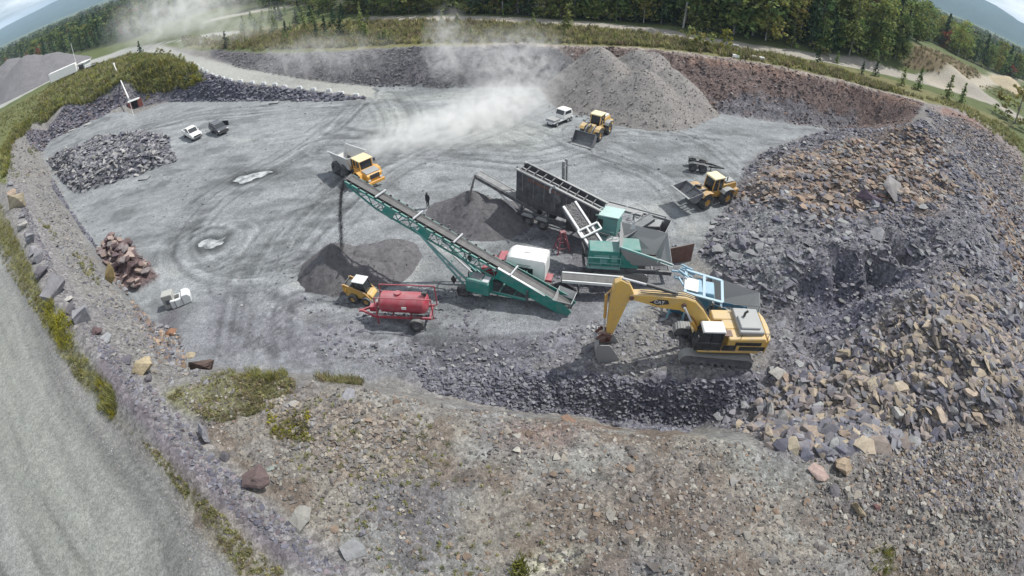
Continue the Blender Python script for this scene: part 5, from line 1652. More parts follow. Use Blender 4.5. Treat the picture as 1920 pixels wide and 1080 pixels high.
# ------------------------------------------------------------------ tracked excavator
A, B = Q(1402, 688, .75), Q(1268, 676, .75)
hd = math.atan2(B.y - A.y, B.x - A.x)
mid = (A + B) / 2
perp = Vector((math.sin(hd), -math.cos(hd), 0))          # towards the far track
ctr = mid + perp * 1.35
EZ = .62
ex = thing('excavator', 'large yellow tracked excavator with its boom raised and bucket on the rubble', 'excavator', (ctr.x, ctr.y, EZ), hd + R(5))
UR = -R(5)
for sgn in (1, -1):
    pts = []
    n_, L_, hh_, rr_ = 44, 5.45, 1.12, .5
    prof = []
    for i in range(10):
        t = math.pi / 2 + math.pi * i / 9
        prof.append((-L_ / 2 + rr_ + .05 + math.cos(t) * (rr_ + .02), .56 + math.sin(t) * .54))
    for i in range(10):
        t = -math.pi / 2 + math.pi * i / 9
        prof.append((L_ / 2 - rr_ - .05 + math.cos(t) * (rr_ + .02), .56 + math.sin(t) * .54))
    t_ = MB()
    P2 = prof + [prof[0]]
    tot = 0
    for (x0, z0), (x1, z1) in zip(P2[:-1], P2[1:]):
        ln = math.hypot(x1 - x0, z1 - z0)
        k = max(1, int(round(ln / .2)))
        for i in range(k):
            f = (i + .5) / k
            x, z = x0 + (x1 - x0) * f, z0 + (z1 - z0) * f
            a = math.atan2(z1 - z0, x1 - x0)
            t_.box((x, 0, z), (ln / k * .92, .74, .05), ry=-a)
            t_.box((x - math.sin(a) * -.04, 0, z + math.cos(a) * -.04), (.035, .74, .06), ry=-a)
    tr = t_.build('crawler_track', STRAPM, ex)
    tr.location = (0, sgn * 1.35, 0); tr.rotation_euler = (0, 0, UR)
    f = MB()
    f.prism([(-2.25, .34), (2.25, .34), (2.35, .56), (2.2, .88), (-2.2, .88), (-2.35, .56)], -.24, .24)
    for i in range(8):
        f.cyl((-1.9 + i * .54, -.30, .24), (-1.9 + i * .54, .30, .24), .17, n=12)
    for x in (-2.2, 2.2):
        f.cyl((x, -.3, .56), (x, .3, .56), .42, n=18)
    f.build('roller_frame', DSTEEL, tr)
cb = MB()
cb.prism([(-1.5, .55), (1.5, .55), (1.1, 1.15), (-1.1, 1.15)], -1.05, 1.05)
cb.cyl((0, 0, 1.1), (0, 0, 1.42), .95, n=28)
cb.build('carbody', STEEL, ex).rotation_euler = (0, 0, UR)
m = MB()
m.box((-.65, 0, 1.52), (4.7, 3.0, .24))
m.prism([(-3.35, 1.62), (.4, 1.62), (.4, 2.75), (-3.0, 2.85), (-3.35, 2.6)], -1.5, -.5)
m.prism([(-3.35, 1.62), (-.35, 1.62), (-.35, 2.75), (-3.0, 2.85), (-3.35, 2.6)], .45, 1.5)
m.prism([(-3.35, 1.62), (-.2, 1.62), (-.2, 2.75), (-3.0, 2.85), (-3.35, 2.6)], -.5, .45)
m.build('upper_body', YEL, ex, bevel=.06)
m = MB()
pr = []
for i in range(13):
    t = -math.pi / 2 + math.pi * i / 12
    pr.append((-3.35 - .42 * math.cos(t), 1.5 * math.sin(t)))
vs = [(x, y, 1.42) for x, y in pr] + [(x, y, 2.72) for x, y in pr]
k = len(pr)
m.add(vs, [tuple(range(k - 1, -1, -1)), tuple(range(k, 2 * k))] + [(i, (i + 1) % k, k + (i + 1) % k, k + i) for i in range(k)])
m.build('counterweight', YEL, ex, bevel=.05)
m = MB()
m.box((-2.1, -.1, 2.98), (1.9, 2.5, .34)); m.box((-2.0, .25, 3.2), (1.5, 1.3, .22))
m.build('engine_hood', GSTEEL, ex, bevel=.05)
m = MB(); m.box((-1.9, 1.512, 2.36), (2.0, .03, .3)); m.box((-2.3, 1.512, 1.92), (2.0, .03, .36)); m.box((-.55, 1.512, 1.95), (1.0, .03, .5))
for i in range(14):
    m.box((-2.8 + i * .14, 1.53, 2.36), (.05, .02, .26))
m.build('side_panel', BLACK, ex)
MB().box((-.3, .9, 2.77), (.75, .6, .05)).build('hatch', RUST, ex)
MB().cyl((-1.75, -.3, 3.2), (-1.75, -.3, 3.62), .09, n=10).cyl((-1.75, -.3, 3.62), (-1.92, -.3, 3.8), .09, n=10).build('exhaust_pipe', BLACK, ex)
m = MB()
for a, b in (((-3.3, 1.35, 2.7), (-1.2, 1.42, 2.7)), ((-3.3, -1.35, 2.8), (-1.2, -1.42, 2.8))):
    a, b = Vector(a), Vector(b)
    up_ = Vector((0, 0, .55))
    m.cut().tube([a, a + up_, b + up_, b], .025, 6)
m.build_each('handrail', BLACK, ex)
# cab
m = MB(); m.box((1.0, .98, 1.98), (1.9, 1.0, .75)); m.build('cab_base', BLACK, ex, bevel=.03)
cab = MB().prism([(.08, 1.70), (1.92, 1.70), (1.98, 2.3), (1.60, 3.28), (.14, 3.28)], .52, 1.44).build('cab', GLASS, ex, bevel=.02)
m = MB()
for y in (.50, 1.46):
    for a, b in (((.08, y, 1.6), (.14, y, 3.3)), ((1.93, y, 1.6), (1.99, y, 2.3)), ((1.99, y, 2.3), (1.60, y, 3.3)), ((.92, y, 1.6), (.90, y, 3.3)), ((.08, y, 2.25), (1.98, y, 2.25)), ((.14, y, 3.28), (1.62, y, 3.28))):
        m.beam(a, b, .07)
m.build('cab_frame', BLACK, cab)
MB().prism([(.0, 3.28), (1.72, 3.28), (1.62, 3.42), (.1, 3.44)], .44, 1.52).build('cab_roof', OFFW, cab, bevel=.03)
MB().box((.55, 1.0, 2.35), (.5, .5, .9)).build('seat', BLACK, cab)
# boom (plate outline in the machine's own plane), stick, bucket, rams
boom = [(.35, 1.75), (.75, 1.70), (1.45, 2.55), (2.35, 3.62), (3.35, 4.10), (4.6, 4.22), (6.55, 4.78), (6.95, 4.98), (6.85, 5.22), (5.6, 5.25), (4.0, 5.18), (3.1, 5.14), (2.35, 4.86), (1.55, 4.05), (.72, 2.85), (.32, 2.1)]
bo = MB().prism(boom, -.36, .30).build('boom', YEL, ex, bevel=.035)
m = MB(); m.cyl((.55, -.5, 1.95), (.55, .45, 1.95), .16, n=12).cut().cyl((3.15, -.48, 4.60), (3.15, .42, 4.60), .17, n=14).cut().cyl((6.75, -.45, 5.02), (6.75, .40, 5.02), .16, n=14)
m.build_each('pin', RUST, bo)
m = MB()
m.prism([(4.15, 4.62), (4.95, 4.50), (5.55, 4.72), (5.0, 4.98), (4.3, 4.95)], .302, .312)
m.build('decal', BLACK, bo)
tm = text_mesh('CAT', .36)
o = link('lettering', tm, WHITE, bo)
o.location = (4.86, .318, 4.74); o.rotation_euler = (R(90), R(7), R(180))
m = MB()
for y in (-.2, .0, .18):
    m.tube([(1.0, y, 3.4), (1.7, y, 4.32), (2.4, y, 5.02), (3.2, y, 5.3), (4.6, y, 5.36), (6.2, y, 5.40)], .03, 6)
m.build('hydraulic_hose', BLACK, bo)
stick = [(7.55, 6.30), (7.95, 6.05), (8.05, 5.6), (8.08, 4.2), (7.98, 1.75), (7.78, 1.45), (7.52, 1.55), (7.30, 2.6), (6.92, 4.45), (6.62, 4.9), (6.60, 5.25), (7.05, 6.05)]
st = MB().prism(stick, -.27, .21).build('stick', YEL, ex, bevel=.03)
m = MB()
for y in (.02,):
    m.cyl((3.7, y, 5.32), (5.9, y, 5.95), .13, n=12)
m.build('stick_ram', BLACK, ex)
MB().cyl((5.9, .02, 5.95), (7.5, .02, 6.35), .075, n=10).build('ram_rod', PALE, ex)
for y in (-.62, .52):
    MB().cyl((1.35, y, 1.95), (2.4, y, 3.4), .13, n=12).build('boom_ram', YELD, ex)
    MB().cyl((2.4, y, 3.4), (3.15, y, 4.58), .075, n=10).build('ram_rod', PALE, ex)
MB().cyl((8.35, -.03, 4.9), (8.22, -.03, 2.9), .11, n=10).cyl((8.35, -.03, 4.9), (7.95, -.03, 5.6), .06, n=8).build('bucket_ram', YELD, ex)
MB().cyl((8.22, -.03, 2.9), (8.15, -.03, 1.75), .06, n=10).build('ram_rod', PALE, ex)
m = MB()
for y in (-.38, .32):
    m.beam((7.72, y, 1.62), (8.32, y, 1.60), .08, .22); m.beam((8.2, y, 1.75), (8.62, y, 1.15), .08, .2); m.beam((7.75, y, 1.7), (7.85, y, .95), .10, .36)
m.box((8.0, -.03, 1.15), (.75, .8, .36), ry=.3)
m.build('bucket_linkage', RUST, ex)
bp_ = [(8.45, 1.15), (8.62, .55), (8.50, -.15), (8.02, -.72), (7.25, -.92), (6.55, -.86), (6.45, -.80)]
bk = MB()
bk.shell(bp_, -.95, .85, .05)
side = bp_ + [(7.55, .98), (7.75, 1.15)]
for y in (-.97, .85):
    bk.prism(side, y, y + .05)
bucket = bk.build('bucket', GSTEEL, ex)
for i in range(5):
    y = -.86 + i * .41
    MB().prism([(6.62, -.90), (6.20, -.86), (6.18, -.80), (6.62, -.74)], y - .09, y + .09).build('bucket_tooth', PALE, bucket)
m = MB(); m.tube([(.2, 1.6, 2.1), (.2, 1.62, 3.1)], .02, 6); m.cut().box((2.0, 1.62, 2.95), (.06, .2, .34)); m.tube([(1.7, 1.5, 2.7), (2.0, 1.62, 2.9)], .02, 6)
m.build_each('mirror', BLACK, ex)

# ------------------------------------------------------------------ stacker conveyor
T0 = Q(1060, 583, 0); H0 = Q(662, 480, 0)
sc_ = thing('stacker_conveyor', 'long teal stacker conveyor on wheels dropping dark stone from its high end', 'conveyor', (T0.x, T0.y, 0), math.atan2(H0.y - T0.y, H0.x - T0.x))
L_, z0, z1 = 18.6, .75, 8.25


def cp(u, y=0, dz=0.0):
    t = u / L_
    dx, dzv = -(z1 - z0) / math.hypot(L_, z1 - z0), L_ / math.hypot(L_, z1 - z0)
    return Vector((u + dx * dz, y, z0 + (z1 - z0) * t + dzv * dz))


m = MB()
for y in (-.55, .55):
    m.beam(cp(0, y, -.08), cp(L_, y, -.08), .12, .16); m.beam(cp(5.2, y, -.95), cp(15.5, y, -.95), .10, .12); m.beam(cp(15.5, y, -.95), cp(L_ - .2, y, -.28), .10, .12)
    N_ = 22
    for i in range(N_):
        u = 5.2 + (L_ - .4 - 5.2) * i / N_; u2 = 5.2 + (L_ - .4 - 5.2) * (i + 1) / N_
        lo = -.95 if u < 15.5 else -.95 + .67 * (u - 15.5) / 2.9
        lo2 = -.95 if u2 < 15.5 else -.95 + .67 * (u2 - 15.5) / 2.9
        if i % 2:
            m.beam(cp(u, y, -.1), cp(u2, y, lo2), .055)
        else:
            m.beam(cp(u, y, lo), cp(u2, y, -.1), .055)
for i in range(12):
    u = 5.2 + 10.3 * i / 11
    m.beam(cp(u, -.55, -.95), cp(u, .55, -.95), .06)
    if i < 11:
        m.beam(cp(u, -.55, -.95), cp(u + .9, .55, -.95), .045)
m.build('truss', TEAL, sc_)
m = MB()
for y in (-.62, .57):
    m.cut().prism([(cp(-.5, 0, -.75).x, cp(-.5, 0, -.75).z), (cp(5.3, 0, -.85).x, cp(5.3, 0, -.85).z), (cp(5.3, 0, .12).x, cp(5.3, 0, .12).z), (cp(.1, 0, .35).x, cp(.1, 0, .35).z), (cp(-.6, 0, .1).x, cp(-.6, 0, .1).z)], y, y + .05)
for u in (10.9, 14.0):
    for y in (-.64, .59):
        m.cut().prism([(cp(u, 0, -1.05).x, cp(u, 0, -1.05).z), (cp(u + 1.0, 0, -.9).x, cp(u + 1.0, 0, -.9).z), (cp(u + .8, 0, 0).x, cp(u + .8, 0, 0).z), (cp(u - .1, 0, 0).x, cp(u - .1, 0, 0).z)], y, y + .05)
m.build_each('side_plate', TEAL, sc_)
m = MB()
for y in (.6,):
    m.cut().beam(cp(1.6, y, .2), cp(5.4, y, .2), .18, .06)
m.build_each('plate_edge', OFFW, sc_)
m = MB()
b_ = []
for y, dz in ((-.40, .15), (-.22, .03), (.22, .03), (.40, .15)):
    b_.append((y, dz))
for (ya, da), (yb, db) in zip(b_[:-1], b_[1:]):
    m.add([cp(-.2, ya, da), cp(-.2, yb, db), cp(L_ + .1, yb, db), cp(L_ + .1, ya, da), cp(-.2, ya, da - .03), cp(-.2, yb, db - .03), cp(L_ + .1, yb, db - .03), cp(L_ + .1, ya, da - .03)],
          [(0, 1, 2, 3), (7, 6, 5, 4), (0, 4, 5, 1), (2, 6, 7, 3), (0, 3, 7, 4), (1, 5, 6, 2)])
m.add([cp(0, -.45, -.3), cp(0, .45, -.3), cp(L_, .45, -.3), cp(L_, -.45, -.3), cp(0, -.45, -.33), cp(0, .45, -.33), cp(L_, .45, -.33), cp(L_, -.45, -.33)], [(0, 1, 2, 3), (7, 6, 5, 4), (0, 4, 5, 1), (2, 6, 7, 3), (0, 3, 7, 4), (1, 5, 6, 2)])
m.cyl(cp(L_, -.5, -.12), cp(L_, .5, -.12), .22, n=14); m.cyl(cp(-.2, -.5, -.12), cp(-.2, .5, -.12), .2, n=14)
m.build('belt', BELT, sc_)
m = MB()
for i in range(24):
    u = 1 + i * .74
    for y in (-.56, .56):
        m.cut().box(cp(u, y, .06), (.16, .08, .16))
m.build_each('idler_bracket', BLACK, sc_)
m = MB()
for i in range(16):
    m.cut().box(cp(5.6 + i * .74, .60, -.18), (.30, .03, .10), ry=-math.atan2(z1 - z0, L_))
m.build_each('return_roller', PALE, sc_)
for u in (4.3, 8.9, 12.3, 15.6):
    mm_ = MB(); mm_.beam(cp(u, -.62, .3), cp(u + .1, .75, .32), .10, .10); mm_.beam(cp(u, -.62, -.05), cp(u, -.62, .3), .07)
    mm_.build('belt_guard_bar', PALE, sc_)
mm_ = MB()
for k in range(8):
    w_ = .16 if k % 3 else .24
    mm_.box(cp(9.35 + k * .24, .585, -.52), (w_, .02, .22), ry=-math.atan2(z1 - z0, L_))
mm_.build('name_board', OFFW, sc_)
# undercarriage
for y in (1.25, -1.25):
    wheel(sc_, 8.1, y, .52, .52, .40, STEEL, 16)
m = MB()
m.beam((8.1, -1.3, .52), (8.1, 1.3, .52), .2, .2)
for y in (-.85, .85):
    m.beam((8.2, y, .75), (3.0, y, .9), .14, .18)
for u in (4.0, 5.2, 6.3, 7.4):
    m.beam((u, -.85, .85), (u, .85, .85), .1, .12)
m.build('chassis', TEAL, sc_)
m = MB()
for y in (-1.0, 1.0):
    m.beam((8.0, y, .85), cp(11.5, y * .62, -.9), .12, .14)
    m.beam((7.5, y * .8, 1.0), cp(12.3, y * .62, -.6), .09, .11)
m.beam((9.6, -.9, 2.2), (9.6, .9, 2.2), .08)
m.build('lift_arm', TEALP, sc_)
for y in (-.5, .5):
    MB().cyl((7.9, y, .9), (9.7, y, 2.35), .09, n=10).build('lift_ram', PALE, sc_)
m = MB(); m.box((6.75, 1.0, 1.42), (1.9, 1.05, 1.15)); m.box((6.75, 1.0, 2.04), (1.8, .95, .1)); pw = m.build('power_unit', TEAL, sc_, bevel=.04)
MB().box((6.1, 1.05, 2.1), (.5, .7, .06)).build('hatch', PALE, pw)
MB().box((6.9, .9, 2.11), (.9, .7, .05)).build('lid', DSTEEL, pw)
MB().cyl((7.55, 1.2, 1.9), (7.55, 1.2, 2.6), .05, n=8).build('exhaust_pipe', BLACK, pw)
m = MB()
for y in (.75, -.75):
    m.cut().cyl((2.9, y, .1), (2.9, y, 1.75), .09, n=8); m.box((2.9, y, .05), (.4, .4, .06))
m.build_each('jack_leg', STEEL, sc_)
m = MB()
a_ = [(-.6, -.8), (-.6, .7), (.9, .75), (.9, -1.1)]
for (x0_, y0_), (x1_, y1_) in zip(a_, a_[1:] + a_[:1]):
    m.slab([(x0_ * .8, y0_ * .55, .95), (x1_ * .8, y1_ * .55, .95), (x1_, y1_, 1.45), (x0_, y0_, 1.45)], .05)
m.build('feed_hopper', GSTEEL, sc_)
m = MB()
for y, u in ((1.5, 8.75), (-1.5, 8.75)):
    m.cut().slab([(u - .25, y, 1.65), (u, y, 1.2), (u + .25, y, 1.65), (u, y, 2.1)], .05)
m.build_each('marker_plate', BLACK, sc_)


def stream(name, label, p0, vel, zend, w0, w1, n=220, parent=None):
    """stone falling off a belt end: a ragged ribbon of lumps along its arc"""
    VV, FF, base = [], [], 0
    T = math.sqrt(max((p0.z - zend), .1) * 2 / 9.8)
    for i in range(n):
        t = T * RNG.random() ** .8
        w = w0 + (w1 - w0) * t / T
        p = np.array(p0) + np.array(vel) * t + np.array([0, 0, -4.9 * t * t]) + RNG.standard_t(3, size=3) * w * np.array([.3, .3, .4])
        V, F = PROTO[i % len(PROTO)]
        s = RNG.uniform(.015, .055)
        VV.append(V * s * np.array([1, 1, 1.6]) + p); FF.append(F + base); base += len(V)
    V = np.concatenate(VV)
    o = link(name, mesh_np(name, V, np.concatenate(FF), False, np.tile((.10, .098, .10), (len(V), 1))), ROCKM)
    tag(o, label, 'gravel', None, 'stuff')


hw = sc_.matrix_basis @ cp(L_ + .15, 0, .05)
pk = Gt(640, 470)
T_ = math.sqrt((hw.z - 2.2) * 2 / 9.8)
pk2 = Q(641, 468, 2.2)
stream('falling_gravel', 'dark stone pouring off the high end of the teal stacker', hw, ((pk2.x - hw.x) / T_, (pk2.y - hw.y) / T_, 0), 2.2, .05, .34, 3600)

# ------------------------------------------------------------------ screening plant (dark, dusty)
S0 = Q(985, 420, 0); S1 = Q(1150, 470, 0)
sp_ = thing('screening_plant', 'dusty dark screening plant with a sloping screen box on road wheels', 'screener', (S0.x, S0.y, 0), math.atan2(S1.y - S0.y, S1.x - S0.x))
fr = MB()
for y in (.2, 1.9):
    fr.beam((-1.0, y, 1.15), (10.5, y, 1.05), .22, .35)
for u in (-.8, 1.5, 4, 6.5, 9, 10.3):
    fr.beam((u, .2, 1.1), (u, 1.9, 1.1), .16, .2)
for u, zt in ((-.6, 3.6), (2.2, 3.0), (5.2, 2.4)):
    for y in (.25, 1.9):
        fr.beam((u, y, 1.2), (u + .3, y, zt), .14, .18)
for y in (.25, 1.9):
    fr.beam((-.6, y, 3.4), (4.8, y, 1.5), .12, .16); fr.beam((-.6, y, 1.4), (2.2, y, 3.0), .1, .1)
fr.build('chassis', STEEL, sp_)
for u in (-.05, 2.25 - .75):
    for y in (.0, 2.05):
        wheel(sp_, .35 + u, y, .55, .55, .38, DSTEEL)
m = MB(); m.prism([(-.4, 1.05), (-.2, 1.28), (.7, 1.28), (.9, 1.05)], -.25, 0); m.cut().prism([(1.1, 1.05), (1.3, 1.28), (2.2, 1.28), (2.4, 1.05)], -.25, 0)
m.build_each('mudguard', GSTEEL, sp_)
hull = [(-1.0, 2.3), (-.95, 5.55), (-.6, 5.75), (7.3, 3.75), (7.0, 2.5), (5.2, 1.75), (2.6, 1.95)]
hb = MB()
for y in (.0, 1.45):
    hb.prism(hull, y - .05, y + .05)
hb.prism([(-.85, 5.0), (-.8, 5.1), (7.0, 3.2), (7.0, 3.1)], .05, 1.40)
hb.prism([(-.9, 2.6), (-.9, 5.5), (-.82, 5.5), (-.82, 2.6)], .05, 1.40)
for i in range(9):
    u_ = -.2 + i * .82
    hb.beam((u_, .0, 5.62 - (u_ + .6) * .253), (u_, 1.45, 5.62 - (u_ + .6) * .253), .09, .12)
box = hb.build('screen_box', paint('grimy_dark_steel', (.04, .04, .048), .65, .30), sp_)
m = MB()
for y in (-.08, 1.53):
    m.cut().beam((-.95, y, 5.72), (7.4, y, 3.72), .22, .14)
m.cut().beam((-.95, .9, 5.45), (7.3, .9, 3.45), .12, .10)
m.build_each('side_rail', GSTEEL, box)
m = MB()
for i in range(7):
    u = -.3 + i * 1.1
    zt = 5.6 - u * .25
    m.cut().box((u, -.08, zt - 1.3), (.10, .06, 1.9))
m.build_each('stiffener', DSTEEL, box)
m = MB(); m.cyl((3.2, -.22, 3.7), (3.2, -.05, 3.7), .42, n=18); m.build('drive_cover', STEEL, box)
m = MB(); pz_ = []
for i in range(9):
    t = math.pi * .55 + i / 8 * math.pi * .55
    pz_.append((3.1 + math.cos(t) * .62, 4.35 + math.sin(t) * .62))
for a, b in zip(pz_[:-1], pz_[1:]):
    m.beam((a[0], -.14, a[1]), (b[0], -.14, b[1]), .05, .16)
m.build('belt_guard', PALE, box)
m = MB(); m.prism([(.2, 5.1), (3.4, 4.3), (3.4, 4.05), (.2, 4.8)], -.065, -.05); m.build('rusty_panel', RUST, box)
m = MB(); m.box((4.9, -.35, 2.0), (1.0, .6, 1.7)); m.box((4.9, -.35, 2.95), (.7, .5, .25)); m.build('hydraulic_cabinet', BLACK, sp_, bevel=.03)
# discharge conveyor at the high end
d0, d1 = Vector((1.2, .4, 1.7)), Vector((-5.4, .4, 3.75))
m = MB()
for y in (-.05, .85):
    m.beam((d0.x, y, d0.z), (d1.x, y, d1.z), .12, .34)
m.slab([(d0.x, .0, d0.z + .2), (d0.x, .8, d0.z + .2), (d1.x, .8, d1.z + .2), (d1.x, .0, d1.z + .2)], .05)
m.cyl((d1.x, -.05, d1.z + .05), (d1.x, .85, d1.z + .05), .2, n=12)
dc = m.build('discharge_conveyor', STEEL, sp_)
m = MB(); m.beam((d0.x, .86, d0.z + .25), (d1.x, .86, d1.z + .25), .06, .1); m.build('belt_edge', GSTEEL, dc)
m = MB()
for y in (0, .8):
    m.cut().cyl((-.9, y, 1.1), (-3.0, y, 2.8), .07, n=8)
m.build_each('support_strut', PALE, sp_)
m = MB(); m.tube([(-1.5, 1.2, 3.0), (-1.55, 1.2, 5.3)], .06, 6); m.beam((-1.5, 1.2, 4.1), (-.9, 1.2, 4.1), .08); m.build('side_post', STEEL, sp_)
# engine house with a pale teal roof at the low end, operator rails
eh = MB().box((8.0, .75, 2.35), (1.9, 1.5, 1.7)).build('engine_house', TEALP, sp_, bevel=.04)
MB().prism([(6.95, 3.2), (9.1, 3.45), (9.1, 3.55), (6.95, 3.32)], -.15, 1.65).build('roof', paint('pale_teal_roof', (.40, .58, .55), .5, .25), eh)
MB().box((7.4, -.02, 2.5), (.5, .06, .8)).build('vent', BLACK, eh)
MB().box((8.6, -.02, 2.3), (.6, .05, 1.3)).build('door', TEALP, eh)
m = MB()
for a in (6.3, 7.6, 8.9):
    m.tube([(a, -.55, 1.2), (a, -.55, 2.2)], .03, 6)
m.tube([(6.3, -.55, 2.2), (8.9, -.55, 2.2)], .03, 6); m.tube([(6.3, -.55, 1.7), (8.9, -.55, 1.7)], .03, 6); m.box((7.6, -.3, 1.15), (3.0, .6, .06))
m.build('walkway', TEALP, sp_)
MB().slab([(8.4, -.9, 1.35), (9.6, -.9, 1.55), (9.6, -.3, 1.75), (8.4, -.3, 1.55)], .06).build('step_plate', OFFW, sp_)
m = MB()
for y in (2.3, 3.2):
    m.beam((7.0, y, 2.9), (12.6, y, 3.0), .10, .22)
for u in (7.0, 9.8, 12.4):
    m.beam((u, 2.3, 2.9), (u, 3.2, 2.95), .08); m.beam((u, 2.3, 1.0), (u, 2.3, 2.9), .12)
m.slab([(7, 2.35, 2.85), (12.5, 2.35, 2.95), (12.5, 3.15, 2.95), (7, 3.15, 2.85)], .05)
m.build('side_conveyor', GSTEEL, sp_)
m = MB(); m.tube([(8.8, 1.6, 3.5), (9.8, 2.6, 4.0), (11.2, 2.4, 3.6)], .04, 6); m.cut().tube([(9.0, .2, 3.5), (10.6, 1.0, 4.1), (11.4, 1.8, 3.7)], .04, 6); m.build_each('top_rail', PALE, sp_)
# feed box at the far end
hp_ = MB()
q0 = [(10.6, .4), (13.2, .4), (13.2, 2.6), (10.6, 2.6)]
q1 = [(11.0, .9), (12.8, .9), (12.8, 2.1), (11.0, 2.1)]
for i in range(4):
    j = (i + 1) % 4
    hp_.slab([(*q1[i], 1.1), (*q1[j], 1.1), (*q0[j], 3.2), (*q0[i], 3.2)], .07)
hp_.build('feed_box', DSTEEL, sp_)
m = MB(); m.slab([(10.0, -.2, 3.0), (12.6, .5, 3.45), (12.6, 1.6, 3.5), (10.2, 1.2, 3.1)], .1); m.build('feed_plate', GSTEEL, sp_)
# second plant conveyor folded upright behind the screen box
m = MB()
for y in (2.9, 3.55):
    m.beam((2.1, y + 1.2, .9), (1.9, y + 1.2, 5.4), .22, .3)
for z in (1.4, 2.6, 3.8, 4.8):
    m.beam((2.0, 4.1, z), (2.0, 4.75, z), .08)
    m.box((2.0, 4.0, z), (.2, .25, .18)); m.box((2.0, 4.85, z), (.2, .25, .18))
m.slab([(2.12, 4.15, .9), (2.12, 4.7, .9), (1.92, 4.7, 5.0), (1.92, 4.15, 5.0)], .04)
m.beam((2.05, 4.4, 1.0), (2.05, 2.1, 1.1), .2)
m.build('folded_conveyor', GSTEEL, sp_)
hw2 = sp_.matrix_basis @ Vector((d1.x - .15, .4, d1.z + .15))
pk3 = Q(880, 378, 2.2)
T2 = math.sqrt(max(hw2.z - 2.2, .3) * 2 / 9.8)
stream('falling_gravel', 'short stream of dark stone falling off the screening plant conveyor', hw2, ((pk3.x - hw2.x) / T2, (pk3.y - hw2.y) / T2, 0), 2.2, .04, .2, 1400)
# ------------------------------------------------------------------ teal tracked crusher in the middle
C0, C1 = Q(1110, 530, 0), Q(1200, 535, 0)
cr = thing('crusher', 'teal tracked crusher with grey hopper plates in the middle of the machines', 'crusher', (C0.x, C0.y, 0), math.atan2(C1.y - C0.y, C1.x - C0.x))
for y in (.35, 2.3):
    m = MB()
    pr = []
    for i in range(9):
        t = math.pi / 2 + math.pi * i / 8
        pr.append((.4 + math.cos(t) * .4, .42 + math.sin(t) * .4))
    for i in range(9):
        t = -math.pi / 2 + math.pi * i / 8
        pr.append((4.3 + math.cos(t) * .4, .42 + math.sin(t) * .4))
    m.prism(pr, y - .22, y + .22)
    for i in range(22):
        m.box((.4 + i * .186, y, .84), (.06, .46, .04))
    m.build('crawler_track', STRAPM, cr)
m = MB()
for y in (.4, 2.3):
    m.beam((-.9, y, 1.15), (6.6, y, 1.15), .2, .35)
for u in (-.8, 1, 3, 5, 6.5):
    m.beam((u, .4, 1.1), (u, 2.3, 1.1), .15, .2)
m.build('chassis', STEEL, cr)
eng = MB().box((.8, 1.1, 2.25), (2.5, 1.5, 1.5)).build('engine_housing', TEAL, cr, bevel=.04)
m = MB(); m.box((.55, .33, 2.45), (1.2, .05, .28)).cut().box((.75, .33, 2.0), (.6, .05, .4)).cut().box((1.6, .33, 2.3), (.5, .05, .6)); m.build_each('panel', TEALP, eng)
m = MB()
for u in (-.55, .5, 1.5, 2.1):
    m.tube([(u, .05, 1.5), (u, .05, 2.55)], .03, 6)
for z in (1.55, 2.0, 2.55):
    m.tube([(-.55, .05, z), (2.1, .05, z)], .03, 6)
m.box((.8, .25, 1.5), (2.7, .5, .06))
m.build('guard_rail', TEALP, cr)
m = MB(); m.box((2.9, 1.2, 2.35), (1.6, 1.7, 1.9)); m.cyl((2.6, .3, 2.4), (2.6, .45, 2.4), .55, n=20); m.build('crusher_box', TEAL, cr, bevel=.05)
# hopper of flared plates
m = MB()
q1 = [(2.9, .5), (5.4, .6), (5.4, 2.1), (2.9, 2.1)]
q0 = [(1.9, .1), (6.3, -.3), (6.3, 3.0), (2.2, 3.0)]
zz = (3.65, 2.5, 3.4, 4.2)
for i in range(4):
    j = (i + 1) % 4
    m.slab([(*q1[i], 1.7), (*q1[j], 1.7), (*q0[j], zz[j]), (*q0[i], zz[i])], .07)
m.build('hopper', GSTEEL, cr)
MB().beam((1.9, .08, 3.68), (6.3, -.32, 2.55), .14, .16).build('hopper_edge', TEALP, cr)
m = MB(); m.tube([(5.0, -.4, 2.7), (5.0, -.7, 3.3), (6.2, -.9, 3.0), (6.5, -.5, 2.3)], .045, 6); m.tube([(5.2, -.6, 2.9), (6.3, -.7, 2.6)], .035, 6); m.build('access_rail', OFFW, cr)
MB().slab([(2.9, 2.5, 3.9), (3.35, 2.5, 3.95), (3.15, 2.55, 5.0)], .05).build('wing_plate', PALE, cr)
m = MB()
u0, u1 = Vector((2.2, 2.6, 2.9)), Vector((5.0, 4.3, 4.1))
for off in (-.45, .45):
    m.beam(u0 + Vector((-.3 * off, off, 0)), u1 + Vector((-.3 * off, off, 0)), .10, .3)
m.slab([u0 + Vector((.13, -.45, .1)), u0 + Vector((-.13, .45, .1)), u1 + Vector((-.13, .45, .1)), u1 + Vector((.13, -.45, .1))], .06)
m.beam(u0 + (u1 - u0) * .4 + Vector((0, 0, -.1)), (3.0, 3.0, .2), .14)
m.build('side_conveyor', DSTEEL, cr)
